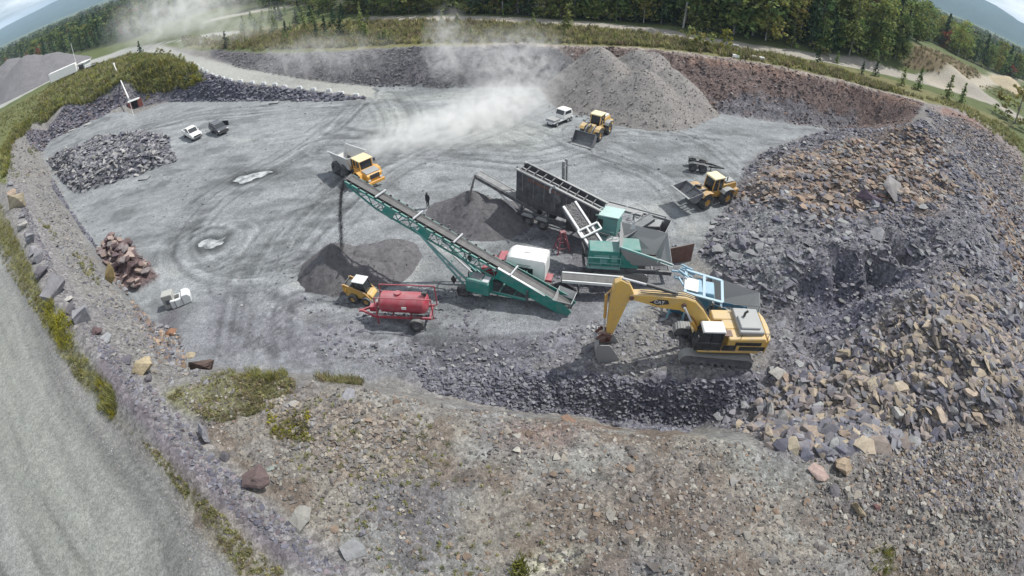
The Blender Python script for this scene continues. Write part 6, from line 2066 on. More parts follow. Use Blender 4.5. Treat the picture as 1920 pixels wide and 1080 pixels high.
# main belt rising to the screening plant
k0 = Vector((.7, 1.3, 1.9))
k1 = Vector((-2.2, 4.4, 4.7))
dv = (k1 - k0)
pn = Vector((dv.y, -dv.x, 0)).normalized()
m = MB()
m.slab([k0 - pn * .55, k0 + pn * .55, k1 + pn * .55, k1 - pn * .55], .06)
mc = m.build('rising_conveyor', BELT, cr)
m = MB()
for s in (-.68, .68):
    m.cut().beam(k0 + pn * s + Vector((0, 0, .12)), k1 + pn * s + Vector((0, 0, .12)), .20, .14)
m.build_each('side_rail', PALE, mc)
m = MB()
for s in (-.6, .6):
    m.cut().beam(k0 + pn * s + Vector((0, 0, -.3)), k1 + pn * s + Vector((0, 0, -.3)), .1, .35)
m.build_each('side_frame', STEEL, mc)
kc = k0 + dv * .42
m = MB()
ex_ = dv.normalized() * .32
for a, b in ((kc - pn * 1.0 - ex_, kc + pn * 1.3 - ex_), (kc - pn * 1.0 + ex_, kc + pn * 1.3 + ex_), (kc - pn * 1.0 - ex_, kc - pn * 1.0 + ex_), (kc + pn * 1.3 - ex_, kc + pn * 1.3 + ex_), (kc - ex_, kc + ex_)):
    m.beam(a + Vector((0, 0, .35)), b + Vector((0, 0, .35)), .14, .1)
m.build('cross_frame', OFFW, mc)
m = MB()
m.tube([kc - pn * .9 + Vector((0, 0, .3)), Vector((-.5, .3, .1))], .09, 8); m.tube([kc - pn * .9, Vector((-.3, .2, 1.5))], .06, 6); m.tube([Vector((-.5, .3, .3)), Vector((.2, -.1, .15))], .08, 6)
m.build('support_leg', BLACK, cr)
VV, FF, base = [], [], 0
for i in range(260):
    f, g = RNG.random(), RNG.uniform(-.42, .42)
    p = np.array(k0 + dv * f + pn * g + Vector((0, 0, .10)))
    V, F = PROTO[i % 12]
    VV.append(V * RNG.uniform(.06, .13) + p); FF.append(F + base); base += len(V)
V = np.concatenate(VV)
o = link('conveyed_stone', mesh_np('conveyed_stone', V, np.concatenate(FF), False, np.tile((.17, .17, .18), (len(V), 1)) * RNG.uniform(.6, 1.3, (len(V), 1))), ROCKM)
o.matrix_world = cr.matrix_basis.copy()
tag(o, 'broken stone riding up the belt of the teal crusher', 'gravel', None, 'stuff')
# belt that carries fines out to the stacker
D0, D1 = Q(1054, 517, 1.7), Q(1165, 524, 1.7)
db = thing('discharge_belt', 'white edged discharge belt ending over the black heap of fines', 'conveyor', (D0.x, D0.y, 0), math.atan2(D1.y - D0.y, D1.x - D0.x))
m = MB(); m.slab([(0, -.38, 1.6), (4.9, -.38, 1.5), (4.9, .38, 1.5), (0, .38, 1.6)], .06); m.cyl((.05, -.4, 1.55), (.05, .4, 1.55), .13, n=12); m.build('belt', BELT, db)
m = MB(); m.beam((0, -.46, 1.52), (4.9, -.46, 1.42), .12, .22).cut().beam((0, .46, 1.62), (4.9, .46, 1.52), .14, .24); m.build_each('side_rail', OFFW, db)
m = MB()
for u in (1.2, 3.4):
    m.cut().beam((u, -.4, 1.4), (u + .3, -.4, -.1), .08); m.beam((u, .4, 1.4), (u + .3, .4, -.1), .08); m.beam((u + .2, -.4, .6), (u + .2, .4, .6), .06)
m.build_each('leg', STEEL, db)
# red jack stand under the crusher belt
J = Q(1053, 470, 0)
js = thing('jack_stand', 'weathered red steel trestle under the rising belt of the crusher', 'stand', (J.x, J.y, 0), R(20))
m = MB()
for a in ((-.6, -.5), (.6, -.5), (.6, .5), (-.6, .5)):
    m.beam((a[0], a[1], 0), (a[0] * .25, a[1] * .25, 2.0), .09)
for z in (.5, 1.1, 1.7):
    k = 1 - z / 2.7
    for a, b in (((-.6, -.5), (.6, -.5)), ((.6, -.5), (.6, .5)), ((.6, .5), (-.6, .5)), ((-.6, .5), (-.6, -.5))):
        m.beam((a[0] * k, a[1] * k, z), (b[0] * k, b[1] * k, z), .06)
m.box((0, 0, 2.02), (.5, .4, .08))
m.build('trestle', paint('weathered_red', (.22, .03, .05), .7, .35), js)
# rusty steel plate standing behind
P0, P1 = Q(1229, 497, 0), Q(1290, 493, 0)
ps = thing('steel_plate', 'rusty brown steel screen standing upright beside the crusher hopper', 'steel plate', (P0.x, P0.y, 0), math.atan2(P1.y - P0.y, P1.x - P0.x))
MB().slab([(-1.0, 0, 0), (3.4, 0, 0), (3.4, .1, 2.1), (-1.0, .1, 1.3)], .08).build('plate', RUST, ps)
m = MB()
for u in (.2, 1.6, 3.0):
    m.cut().beam((u, .12, 1.0), (u, 1.0, 0), .1)
m.build_each('prop', RUST, ps)

# ------------------------------------------------------------------ blue jaw crusher behind the excavator
B0, B1 = Q(1255, 600, 0), Q(1420, 630, 0)
bc = thing('jaw_crusher', 'pale blue jaw crusher with a grey feed hopper half hidden behind the excavator boom', 'crusher', (B0.x, B0.y, 0), math.atan2(B1.y - B0.y, B1.x - B0.x))
m = MB()
for y in (.2, 2.0):
    m.beam((-.4, y, 1.0), (7.2, y, 1.0), .25, .4)
for u in (.4, 2, 4, 6, 7):
    m.beam((u, .2, .95), (u, 2.0, .95), .18, .25)
m.build('chassis', BLUED, bc)
m = MB()
for u in (-.1, 2.0, 6.6):
    for y in (.2, 2.0):
        m.cut().beam((u, y, 0), (u, y, 1.0), .22, .22)
m.build_each('leg', BLUE, bc)
MB().prism([(.9, 1.2), (2.6, 1.2), (3.1, 2.4), (2.9, 3.0), (1.2, 3.0), (.7, 2.2)], .35, 1.85).build('jaw_box', BLUE, bc, bevel=.05)
for y in (.15, 2.05):
    MB().cyl((1.9, y - .12, 2.2), (1.9, y + .12, 2.2), .72, n=24).build('flywheel', BLUED, bc)
m = MB()
for a, b in (((.6, -.1, 3.05), (3.6, -.1, 2.75)), ((.6, 2.3, 3.35), (3.6, 2.3, 2.95)), ((.6, -.1, 3.05), (.6, 2.3, 3.35)), ((3.6, -.1, 2.75), (3.6, 2.3, 2.95)), ((2.1, -.1, 2.9), (2.1, 2.3, 3.15))):
    m.beam(a, b, .22, .10)
m.build('top_frame', paint('bleached_blue', (.30, .44, .53), .5, .2), bc)
MB().slab([(.5, .2, 3.1), (1.6, .2, 3.0), (1.6, 1.4, 3.2), (.5, 1.4, 3.3)], .08).build('deck_plate', OFFW, bc)
m = MB()
for i in range(10):
    a = Vector((RNG.uniform(-.6, .9), RNG.uniform(1.0, 2.8), RNG.uniform(2.6, 3.6)))
    m.cut().beam(a, a + Vector((RNG.uniform(.4, 1.2), RNG.uniform(-.6, .6), RNG.uniform(-.4, .3))), .10, .12)
m.build_each('drive_gear', BLUE, bc)
m = MB()
q1 = [(3.4, .5), (6.2, .5), (6.2, 1.9), (3.4, 1.9)]
q0 = [(2.9, -.15), (6.9, -.3), (7.0, 2.6), (2.9, 2.7)]
zz = (2.55, 1.8, 2.3, 2.9)
for i in range(4):
    j = (i + 1) % 4
    m.slab([(*q1[i], 1.2), (*q1[j], 1.2), (*q0[j], zz[j]), (*q0[i], zz[i])], .08)
m.build('hopper', GSTEEL, bc)
m = MB()
for i in range(6):
    m.cut().slab([(3.05 + i * .62, -.34, 2.55 - i * .09), (3.35 + i * .62, -.36, 2.5 - i * .09), (3.45 + i * .52, .42, 1.3), (3.25 + i * .52, .42, 1.3)], .06)
m.build_each('hopper_rib', BLUED, bc)
m = MB(); m.slab([(-.3, -.6, 1.9), (.9, -.6, 1.6), (.9, .2, 1.6), (-.3, .2, 1.9)], .07); m.beam((-.3, -.5, 1.9), (-.3, -.5, 0), .14); m.beam((.9, -.5, 1.6), (.9, -.5, 0), .14); m.build('side_chute', BLUE, bc)

# ------------------------------------------------------------------ service truck with a white box
wt = place('service_truck', 'red cab service truck with a rounded white box body behind the stacker', 'truck', (1021, 532), (932, 517), at=.5)
# nose along +x; box behind
m = MB()
sec = [(-.98, .95), (.98, .95), (1.0, 2.55), (.86, 2.85), (.5, 3.0), (-.5, 3.0), (-.86, 2.85), (-1.0, 2.55)]
vs = []
for x, k in ((-2.15, .97), (-2.0, 1.0), (.55, 1.0), (.85, .93), (1.0, .84)):
    vs += [(x, y * (1 if z < 1 else k), .95 + (z - .95) * k) for y, z in sec]
k_ = len(sec)
fs = [tuple(range(k_)), tuple(range(5 * k_ - 1, 4 * k_ - 1, -1))]
for a in range(4):
    fs += [(a * k_ + i, a * k_ + k_ + i, a * k_ + k_ + (i + 1) % k_, a * k_ + (i + 1) % k_) for i in range(k_)]
m.add(vs, fs)
bx = m.build('box_body', WHITE, wt, smooth_=True)
m = MB(); m.box((-.55, 1.005, 1.75), (1.35, .03, .75)); m.build('side_window', BLACK, bx)
m = MB()
for i, (u, z) in enumerate(((-.75, 1.78), (-.55, 1.78), (-.35, 1.78))):
    m.cut().box((u, 1.022, z), (.12, .015, .2))
m.build_each('sign_mark', WHITE, bx)
MB().box((-.45, 1.004, 2.35), (1.1, .02, .06)).box((-.45, 1.004, 2.22), (.8, .02, .05)).build('lettering_strip', GSTEEL, bx)
MB().box((-.6, 0, 3.02), (.5, .4, .08)).build('roof_vent', OFFW, bx)
m = MB()
for y in (-.5, .5):
    m.cut().box((-2.17, y, 1.85), (.03, .9, 1.6))
m.build_each('rear_door', OFFW, bx)
m = MB(); m.box((-.2, 0, .72), (4.9, .9, .22)); m.box((-1.0, 0, .88), (2.2, 1.9, .12)); m.build('chassis', REDP, wt)
m = MB()
m.prism([(1.05, .65), (3.05, .65), (3.1, 1.25), (2.9, 1.38), (2.2, 1.48), (1.85, 2.05), (1.15, 2.1), (1.05, 2.0)], -.92, .92)
cb_ = m.build('cab', REDP, wt, bevel=.06)
m = MB(); m.slab([(2.22, -.8, 1.5), (2.22, .8, 1.5), (1.88, .75, 2.02), (1.88, -.75, 2.02)], .03); m.build('windscreen', GLASS, cb_)
for s in (1, -1):
    MB().prism([(1.2, 1.45), (2.05, 1.45), (1.82, 1.95), (1.2, 1.97)], s * .925 - .01, s * .925 + .01).build('side_window', GLASS, cb_)
MB().box((3.08, 0, .62), (.14, 1.9, .24)).build('bumper', GSTEEL, wt)
for y in (.62, -.62):
    MB().cyl((3.05, y, 1.0), (3.12, y, 1.0), .12, n=14).build('headlight', OFFW, cb_)
for x in (2.35, -1.25):
    for y in (.85, -.85):
        wheel(wt, x, y, .42, .42, .28, OFFW)

# ------------------------------------------------------------------ red tank trailer
rt = place('tank_trailer', 'red cylindrical tank trailer with a tube railing, parked beside the skid steer', 'trailer', (785, 618), (692, 612), at=0)
Y0 = -1.05     # near wheel stands at y=0 -> shift the body away from the camera
tk = MB()
prof = [(-1.62, 0.0), (-1.60, .45), (-1.5, .68), (-1.38, .80), (1.38, .80), (1.5, .68), (1.60, .45), (1.62, 0.0)]
for i in range(30):
    t = 2 * math.pi * i / 30
    for u, r in prof:
        tk.v.append((1.15 + u * 1.18, Y0 + r * math.cos(t), 1.78 + r * math.sin(t)))
k_ = len(prof)
for i in range(30):
    j = (i + 1) % 30
    for q in range(k_ - 1):
        tk.f.append((i * k_ + q, i * k_ + q + 1, j * k_ + q + 1, j * k_ + q))
tank = tk.build('tank', REDP, rt, smooth_=True)
for u in (-.1, 2.4):
    m = MB()
    for i in range(30):
        a, b = 2 * math.pi * i / 30, 2 * math.pi * (i + 1) / 30
        m.beam((u, Y0 + .81 * math.cos(a), 1.78 + .81 * math.sin(a)), (u, Y0 + .81 * math.cos(b), 1.78 + .81 * math.sin(b)), .05, .02)
    m.build('tank_band', REDP, tank)
MB().box((.95, Y0 + .795, 1.85), (.36, .02, .22)).build('badge', WHITE, tank)
MB().cyl((1.5, Y0, 2.55), (1.5, Y0, 2.7), .25, n=18).build('hatch', REDP, tank)
MB().cyl((-.55, Y0, 2.5), (-.55, Y0, 2.85), .12, n=12).cyl((-.75, Y0 + .1, 2.8), (-.35, Y0 + .1, 2.8), .1, n=10).build('valve', BLACK, tank)
m = MB()
for y in (Y0 - .72, Y0 + .72):
    m.beam((-1.0, y, .88), (3.4, y, .82), .12, .18)
for u in (-.9, .6, 2.0, 3.3):
    m.beam((u, Y0 - .72, .86), (u, Y0 + .72, .86), .1, .14)
m.beam((3.3, Y0 - .72, .82), (4.7, Y0, .72), .12, .16); m.beam((3.3, Y0 + .72, .82), (4.7, Y0, .72), .12, .16)
m.box((4.75, Y0, .70), (.3, .2, .14))
m.build('frame', REDP, rt)
m = MB()
for y in (Y0 - .78, Y0 + .78):
    m.cut().tube([(3.15, y, .9), (3.15, y, 2.75), (-1.15, y, 2.78), (-1.2, y, .95), (-1.0, y, .9)], .045, 8)
m.build_each('railing', REDP, rt)
m = MB(); m.box((3.65, Y0, 1.1), (.5, .5, .45)); m.cyl((3.5, Y0 - .3, 1.2), (3.5, Y0 + .3, 1.2), .2, n=14); m.build('pump', REDP, rt)
MB().cyl((3.2, Y0 + .72, -.05), (3.2, Y0 + .72, .95), .06, n=8).box((3.2, Y0 + .72, -.02), (.22, .22, .04)).build('jack_leg', REDP, rt)
for y in (.05, 2 * Y0 - .05):
    wheel(rt, .1, y, .55, .55, .42, DSTEEL, 0)

# ------------------------------------------------------------------ skid steer
sk = place('skid_steer', 'yellow skid steer loader with a black cage and pale roof beside the red tank', 'skid steer', (663, 566), (691, 571), at=.5)
yo = .62
for x in (-.62, .62):
    for y in (-0.05, 2 * yo + .05):
        wheel(sk, x, y, .42, .42, .30, YELD, 14)
MB().prism([(-1.35, .45), (.95, .35), (1.15, .75), (.95, 1.0), (-.1, 1.12), (-1.0, 1.35), (-1.4, 1.2)], yo - .48, yo + .48).build('body', YEL, sk, bevel=.04)
cg = MB().prism([(-.55, 1.1), (.62, 1.0), (.58, 1.3), (.42, 1.98), (-.5, 1.98)], yo - .42, yo + .42).build('cab', GLASS, sk, bevel=.02)
m = MB()
for y in (yo - .44, yo + .44):
    m.cut()
    for a, b in (((-.55, y, 1.1), (-.5, y, 2.0)), ((.66, y, 1.0), (.44, y, 2.0)), ((-.52, y, 1.5), (.55, y, 1.45)), ((.05, y, 1.05), (.0, y, 2.0)), ((-.5, y, 1.98), (.44, y, 1.98))):
        m.beam(a, b, .06)
m.build_each('cage_side', BLACK, cg)
MB().box((-.04, yo, 2.04), (1.12, 1.0, .09)).build('cab_roof', OFFW, cg, bevel=.03)
for y in (yo - .58, yo + .58):
    m = MB(); m.beam((-1.35, y, 1.62), (.55, y, 1.08), .10, .20); m.beam((.55, y, 1.08), (1.05, y, .45), .10, .18); m.beam((-1.3, y, .9), (-1.38, y, 1.66), .1, .22)
    m.build('lift_arm', YELD, sk)
MB().box((-1.35, yo, 1.6), (.1, 1.2, .1)).build('cross_bar', BLACK, sk)
m = MB(); m.box((-1.1, yo, 1.42), (.6, .8, .12)); m.build('engine_grille', BLACK, sk)
m = MB(); m.shell([(1.05, .62), (1.1, .15), (1.3, .04), (1.85, .03)], yo - .85, yo + .85, .03)
for y in (yo - .85, yo + .82):
    m.prism([(1.05, .62), (1.1, .15), (1.3, .04), (1.85, .03)], y, y + .03)
m.build('bucket', DSTEEL, sk)


# ------------------------------------------------------------------ wheel loaders
def loader(label, a, b, lift, tiltb, at=.5, dusty=False):
    Y = YELD if dusty else YEL
    t = place('wheel_loader', label, 'wheel loader', a, b, at=at)
    yo = 1.08 * -1
    # near wheels stand at y=0 side given by the pixels: left side of the machine faces the camera
    for x in (1.5, -1.5):
        for y in (yo - 1.08, yo + 1.08):
            wheel(t, x, y, .82, .82, .62, YELD, 18)
    MB().prism([(-3.1, .9), (-.4, .8), (-.3, 1.6), (-1.2, 2.15), (-3.0, 2.25), (-3.25, 1.9)], yo - .62, yo + .62).build('engine_body', Y, t, bevel=.05)
    MB().prism([(-3.3, .8), (-2.7, .8), (-2.7, 1.5), (-3.35, 1.6)], yo - 1.0, yo + 1.0).build('counterweight', Y, t, bevel=.05)
    MB().box((-2.3, yo, 2.32), (1.3, 1.0, .14)).build('hood', GSTEEL if dusty else OFFW, t, bevel=.03)
    MB().cyl((-1.9, yo + .3, 2.3), (-1.9, yo + .3, 2.9), .06, n=8).build('exhaust_pipe', BLACK, t)
    MB().prism([(-.4, .7), (2.0, .7), (2.1, 1.2), (1.7, 1.95), (1.0, 2.0), (.6, 1.3), (-.4, 1.2)], yo - .42, yo + .42).build('front_frame', Y, t, bevel=.04)
    m = MB(); m.box((-.45, yo, 1.35), (1.5, 1.35, .5)); m.build('cab_base', Y, t, bevel=.04)
    c = MB().prism([(-1.0, 1.55), (.42, 1.55), (.5, 2.0), (.32, 3.0), (-.95, 3.0)], yo - .66, yo + .66).build('cab', GLASS, t)
    m = MB()
    for y in (yo - .68, yo + .68):
        for p, q in (((-1.0, y, 1.5), (-.95, y, 3.05)), ((.45, y, 1.5), (.5, y, 2.0)), ((.5, y, 2.0), (.33, y, 3.05)), ((-.3, y, 1.5), (-.3, y, 3.05)), ((-1, y, 1.58), (.45, y, 1.58))):
            m.beam(p, q, .09)
    m.build('cab_frame', Y, c)
    MB().prism([(-1.12, 3.0), (.52, 3.0), (.45, 3.16), (-1.05, 3.18)], yo - .8, yo + .8).build('cab_roof', paint('cream_roof', (.78, .66, .40), .5, .2), c, bevel=.03)
    for x in (1.5, -1.5):
        for y in (yo - 1.08, yo + 1.08):
            MB().shell([(x - .95, 1.45), (x - .6, 1.80), (x, 1.92), (x + .6, 1.78), (x + .85, 1.5)], y - .34, y + .34, .05).build('mudguard', Y if x > 0 else GSTEEL, t)
    # arms and bucket
    pv = Vector((1.35, yo, 1.85))
    bp = Vector((3.05, yo, .55 + lift))
    for y in (-.48, .48):
        m = MB(); m.beam(pv + Vector((0, y, 0)), (2.3, yo + y, 1.45 + lift * .6), .14, .34); m.beam((2.3, yo + y, 1.45 + lift * .6), bp + Vector((0, y, 0)), .14, .30)
        m.build('lift_arm', DSTEEL, t)
    m = MB(); m.beam((1.6, yo, 2.05), (2.5, yo, 1.9 + lift * .6), .14, .24); m.beam((2.5, yo, 1.9 + lift * .6), (3.1, yo, 1.0 + lift), .1, .14); m.build('tilt_link', BLACK, t)
    prof = [(.25, 1.05), (-.02, .75), (-.05, .1), (.12, -.35), (.5, -.52), (1.45, -.50)]
    cT, sT = math.cos(tiltb), math.sin(tiltb)
    pr = [(bp.x + x * cT - z * sT, bp.z + x * sT + z * cT) for x, z in prof]
    m = MB(); m.shell(pr, yo - 1.45, yo + 1.45, .05)
    for y in (yo - 1.47, yo + 1.42):
        m.prism(pr, y, y + .05)
    bk = m.build('bucket', DSTEEL, t)
    e = pr[-1]; f = pr[-2]
    MB().beam((e[0], yo - 1.5, e[1]), (e[0], yo + 1.5, e[1]), .22, .06).build('cutting_edge', GSTEEL, bk)
    for y in (yo - .9, yo + .9):
        MB().box((.1, y, 2.55), (.06, .2, .3)).build('mirror', BLACK, c)
    return t


loader('yellow wheel loader with its dark bucket flat on the ground before the stockpile', (1139, 251), (1122, 264), 0, 0)
loader('dusty yellow wheel loader carrying its bucket rolled back beside the muck', (1357, 382), (1323, 390), .75, R(42), dusty=True)

# ------------------------------------------------------------------ articulated dump truck
dt = place('dump_truck', 'orange yellow dump truck driving in front of its own dust cloud', 'dump truck', (652, 322), (688, 341), at=.55)
OY = paint('orange_yellow_paint', (.62, .30, .03), .5, .2)
ts = 1.0
for x in (-2.9, -1.3):
    for y in (-1.1, 1.1):
        wheel(dt, x, y, .85, .85, .62, STEEL, 16)
for y in (-1.1, 1.1):
    wheel(dt, 2.35, y, .85, .85, .6, STEEL, 16)
m = MB(); m.box((-1.2, 0, 1.0), (4.8, .9, .4)); m.box((1.9, 0, .95), (2.6, 1.1, .5)); m.build('chassis', STEEL, dt)
m = MB()
pb_ = [(-3.9, 1.9), (-3.3, 1.25), (.1, 1.35), (.35, 1.9), (.35, 2.55)]
m.shell(pb_, -.95, .95, .07)
for s in (1, -1):
    q = [(-4.3, s * 1.25, 2.7), (-4.0, s * .95, 1.85), (-3.3, s * .95, 1.3), (.1, s * .95, 1.4), (.35, s * .95, 1.9), (.45, s * 1.3, 3.05)]
    q = q if s > 0 else q[::-1]
    m.slab(q, .07)
m.slab([(.35, -.95, 1.9), (.35, .95, 1.9), (.45, 1.3, 3.05), (.45, -1.3, 3.05)], .07)
db_ = m.build('dump_body', paint('scoured_steel', (.50, .50, .48), .5, .3), dt)
m = MB(); m.slab([(.47, -1.3, 3.0), (.47, 1.3, 3.0), (.38, .95, 1.6), (.38, -.95, 1.6)], .05); m.build('headboard', OY, db_)
m = MB()
for s in (1, -1):
    m.cut().beam((-4.2, s * 1.33, 2.75), (.45, s * 1.38, 3.1), .10, .12)
m.build_each('body_rim', OFFW, db_)
MB().prism([(1.0, 1.0), (3.9, 1.0), (3.95, 1.7), (3.7, 1.85), (2.5, 2.0), (1.0, 2.0)], -.95, .95).build('hood', OY, dt, bevel=.06)
c = MB().prism([(.85, 1.95), (2.35, 1.95), (2.2, 2.95), (.9, 2.95)], -.78, .78).build('cab', GLASS, dt)
m = MB()
for y in (-.8, .8):
    for a, b in (((.85, y, 1.9), (.9, y, 3.0)), ((2.38, y, 1.9), (2.22, y, 3.0)), ((1.55, y, 1.9), (1.55, y, 3.0)), ((.85, y, 2.15), (2.35, y, 2.15))):
        m.beam(a, b, .10)
m.build('cab_frame', OY, c)
MB().box((1.55, 0, 3.05), (1.75, 1.85, .14)).build('cab_roof', paint('cream_orange_roof', (.78, .60, .32), .5, .2), c, bevel=.04)
MB().box((3.93, 0, 1.55), (.08, 1.2, .5)).build('grille', BLACK, dt)
for y in (-.75, .75):
    MB().box((3.96, y, 1.2), (.08, .3, .2)).build('headlight', OFFW, dt)
MB().box((4.0, 0, .85), (.25, 2.3, .35)).build('bumper', OY, dt, bevel=.04)
MB().slab([(2.6, -.85, 2.02), (3.7, -.85, 1.9), (3.7, .85, 1.9), (2.6, .85, 2.02)], .05).build('hood_top', GSTEEL, dt)
for y in (-1.15, 1.15):
    MB().shell([(1.5, 1.2), (1.75, 1.75), (2.35, 1.9), (2.95, 1.75), (3.2, 1.2)], y - .28, y + .28, .05).build('mudguard', OY, dt)
    MB().box((2.4, y * .95, 2.7), (.06, .22, .4)).build('mirror', BLACK, c)
MB().box((2.0, -1.05, 1.35), (.7, .3, .6)).build('tool_box', BLACK, dt)
MB().cyl((.75, -.9, 1.9), (.75, -.9, 3.0), .07, n=8).build('exhaust_pipe', BLACK, dt)

# ------------------------------------------------------------------ dolly of axles
dl = place('axle_dolly', 'black tandem axle dolly left standing behind the dusty wheel loader', 'trailer', (1290, 314), (1327, 320), at=.5)
for x in (-.75, .5):
    for y in (-.95, -.55, .55, .95):
        wheel(dl, x, y, .52, .52, .30, STEEL)
m = MB()
for y in (-.4, .4):
    m.beam((-1.1, y, .82), (1.7, y, .80), .12, .22)
m.beam((1.7, -.4, .8), (3.0, 0, .75), .12, .18); m.beam((1.7, .4, .8), (3.0, 0, .75), .12, .18); m.box((3.05, 0, .75), (.3, .2, .14))
for x in (-.75, .5):
    m.cyl((x, -1.0, .52), (x, 1.0, .52), .08, n=8)
m.build('frame', BLACK, dl)
MB().beam((1.6, .2, .75), (1.6, .2, 0), .1).build('jack_leg', BLACK, dl)
m = MB()
for y in (-.8, .8):
    m.cut().shell([(-1.35, .95), (-.75, 1.12), (-.1, 1.08), (.5, 1.12), (1.1, .95)], y - .3, y + .3, .04)
m.build_each('mudguard', BLACK, dl)

# ------------------------------------------------------------------ white truck in the dust, pickup, dark car
ft = place('flatbed_truck', 'small white flatbed truck with a canopy, veiled by dust beside the stockpile', 'truck', (1058, 226), (1042, 233), at=.5)
ft.scale = (.82, .82, .82)
m = MB(); m.box((.2, 0, .75), (5.4, 1.9, .18)); m.box((.2, 0, .55), (5.2, .8, .3)); m.build('bed', OFFW, ft)
m = MB(); m.prism([(-2.2, .8), (.3, .8), (.2, 1.5), (-.1, 2.35), (-1.9, 2.35), (-2.3, 1.6)], -.95, .95); c = m.build('cab', WHITE, ft, bevel=.1)
for s in (1, -1):
    MB().prism([(-1.8, 1.6), (-.1, 1.6), (-.25, 2.15), (-1.65, 2.15)], s * .96 - .01, s * .96 + .01).build('side_window', GLASS, c)
MB().slab([(.25, -.8, 1.55), (.25, .8, 1.55), (-.05, .75, 2.25), (-.05, -.75, 2.25)], .03).build('windscreen', GLASS, c)
m = MB(); m.box((1.9, 0, 1.0), (1.6, 1.8, .4)); m.build('tool_box', GSTEEL, ft)
for x in (-1.8, -1.0, 2.0):
    for y in (.85, -.85):
        wheel(ft, x, y, .42, .42, .28, OFFW)


def car(name, label, cat, a, b, body, pickup):
    t = place(name, label, cat, a, b, at=.5)
    L = 5.5 if pickup else 4.6
    h = L / 2
    if pickup:
        pf = [(-h, .55), (h - .1, .5), (h, .75), (h - .05, 1.0), (h - .3, 1.12), (1.1, 1.18), (-h, 1.15)]
        gl = [(-.75, 1.15), (1.25, 1.17), (.55, 1.80), (-.6, 1.82)]
    else:
        pf = [(-h, .5), (h - .1, .45), (h, .7), (h - .1, .95), (h - .4, 1.02), (1.0, 1.12), (-h, 1.15)]
        gl = [(-h + .1, 1.12), (1.15, 1.1), (.45, 1.66), (-h + .55, 1.70)]
    bd = MB().prism(pf, -.95, .95).build('body', body, t, bevel=.07)
    gh = MB().prism(gl, -.80, .80).build('window', GLASS, t, bevel=.04)
    m = MB()
    zr = gl[2][1]
    m.prism([(gl[3][0] - .05, zr - .02), (gl[2][0] + .08, zr - .04), (gl[2][0], zr + .05), (gl[3][0], zr + .06)], -.78, .78)
    m.build('roof', body, t, bevel=.03)
    m = MB()
    for s in (1, -1):
        y = s * .80
        m.cut().beam((gl[1][0], y, gl[1][1]), (gl[2][0], y * .98, zr), .07); m.cut().beam((gl[0][0], y, gl[0][1]), (gl[3][0], y * .98, zr), .09); m.cut().beam(((gl[0][0] + gl[1][0]) / 2, y, 1.12), ((gl[2][0] + gl[3][0]) / 2, y * .98, zr), .07)
    m.build_each('pillar', body, t)
    if pickup:
        m = MB(); m.box((-1.8, 0, 1.165), (1.7, 1.6, .03)); m.build('load_bed', BLACK, t)
        m = MB(); m.box((-1.8, .88, 1.2), (1.85, .12, .12)).cut().box((-1.8, -.88, 1.2), (1.85, .12, .12)).cut().box((-2.7, 0, 1.2), (.1, 1.8, .12)); m.build_each('bed_rail', body, t)
    MB().box((h - .02, 0, .80), (.06, 1.3, .26)).build('grille', BLACK, t)
    MB().box((h + .0, 0, .50), (.16, 1.8, .2)).build('bumper', BLACK if not pickup else DSTEEL, t)
    for s in (1, -1):
        MB().box((h - .06, s * .78, .88), (.12, .28, .16)).build('headlight', WHITE, t)
        MB().box((.95, s * 1.03, 1.2), (.1, .16, .14)).build('mirror', body, t)
        for x in (h - 1.0, -h + 1.05):
            wheel(t, x, s * .82, .37, .37, .24, GSTEEL)
    if not pickup:
        MB().slab([(-.2, 1.0, .7), (.7, 1.75, .7), (.7, 1.75, 1.55), (-.2, 1.0, 1.6)], .05).build('open_door', body, t)
    return t


car('pickup_truck', 'white pickup truck parked beside the grey stone heap', 'pickup', (351, 252), (373, 263), WHITE, True)
car('parked_car', 'dark navy car parked with a door open beside the white pickup', 'car', (403, 244), (420, 252), NAVY, False)

# ------------------------------------------------------------------ concrete blocks, slabs, gate, trailer, pole, person
bt = place('concrete_block', 'tall grey concrete block at the end of the pale tank by the left bank', 'block', (314, 578), (330, 574), at=.5)
MB().box((0, .25, .75), (1.1, .95, 1.5)).build('block', CONC, bt, bevel=.05)
MB().box((.0, -.23, .75), (.5, .04, .5)).build('recess', DSTEEL, bt)
ct = place('water_tank', 'white box shaped tank with an open top hatch lying by the left bank', 'tank', (327, 576), (349, 567), at=.5)
m = MB()
m.prism([(-.75, .08), (1.25, .08), (1.3, .75), (1.1, 1.05), (.5, 1.1), (.4, .85), (-.35, .85), (-.5, .95), (-.75, .95)], -.35, .75)
m.build('tank_shell', OFFW, ct, bevel=.04)
MB().box((.0, .2, .9), (.45, .5, .1)).build('hatch', BLACK, ct)
m = MB()
for u in (-.3, .45):
    m.cut().box((u, -.36, .5), (.06, .04, .8))
m.build_each('strap', DSTEEL, ct)
for a, b, lb in (((262, 336), (280, 334), 'flat dark steel mat lying on the floor by the grey stone heap'), ((505, 194), (525, 192), 'flat dark slab lying at the foot of the haul road embankment'), ((128, 246), (142, 243), 'pale flat slab lying under the left rock bank'), ((158, 236), (170, 231), 'grey flat slab lying under the left rock bank, nearer the gate')):
    p = place('steel_mat' if 'steel' in lb else 'stone_slab', lb, 'mat' if 'steel' in lb else 'slab', a, b, at=.5)
    q = MB(); q.box((0, 0, .12), (1.9, 1.1, .12)); q.box((-.6, 0, .03), (.2, 1.0, .1)); q.box((.6, 0, .03), (.2, 1.0, .1))
    q.build('panel', DSTEEL if 'dark' in lb else CONC, p)
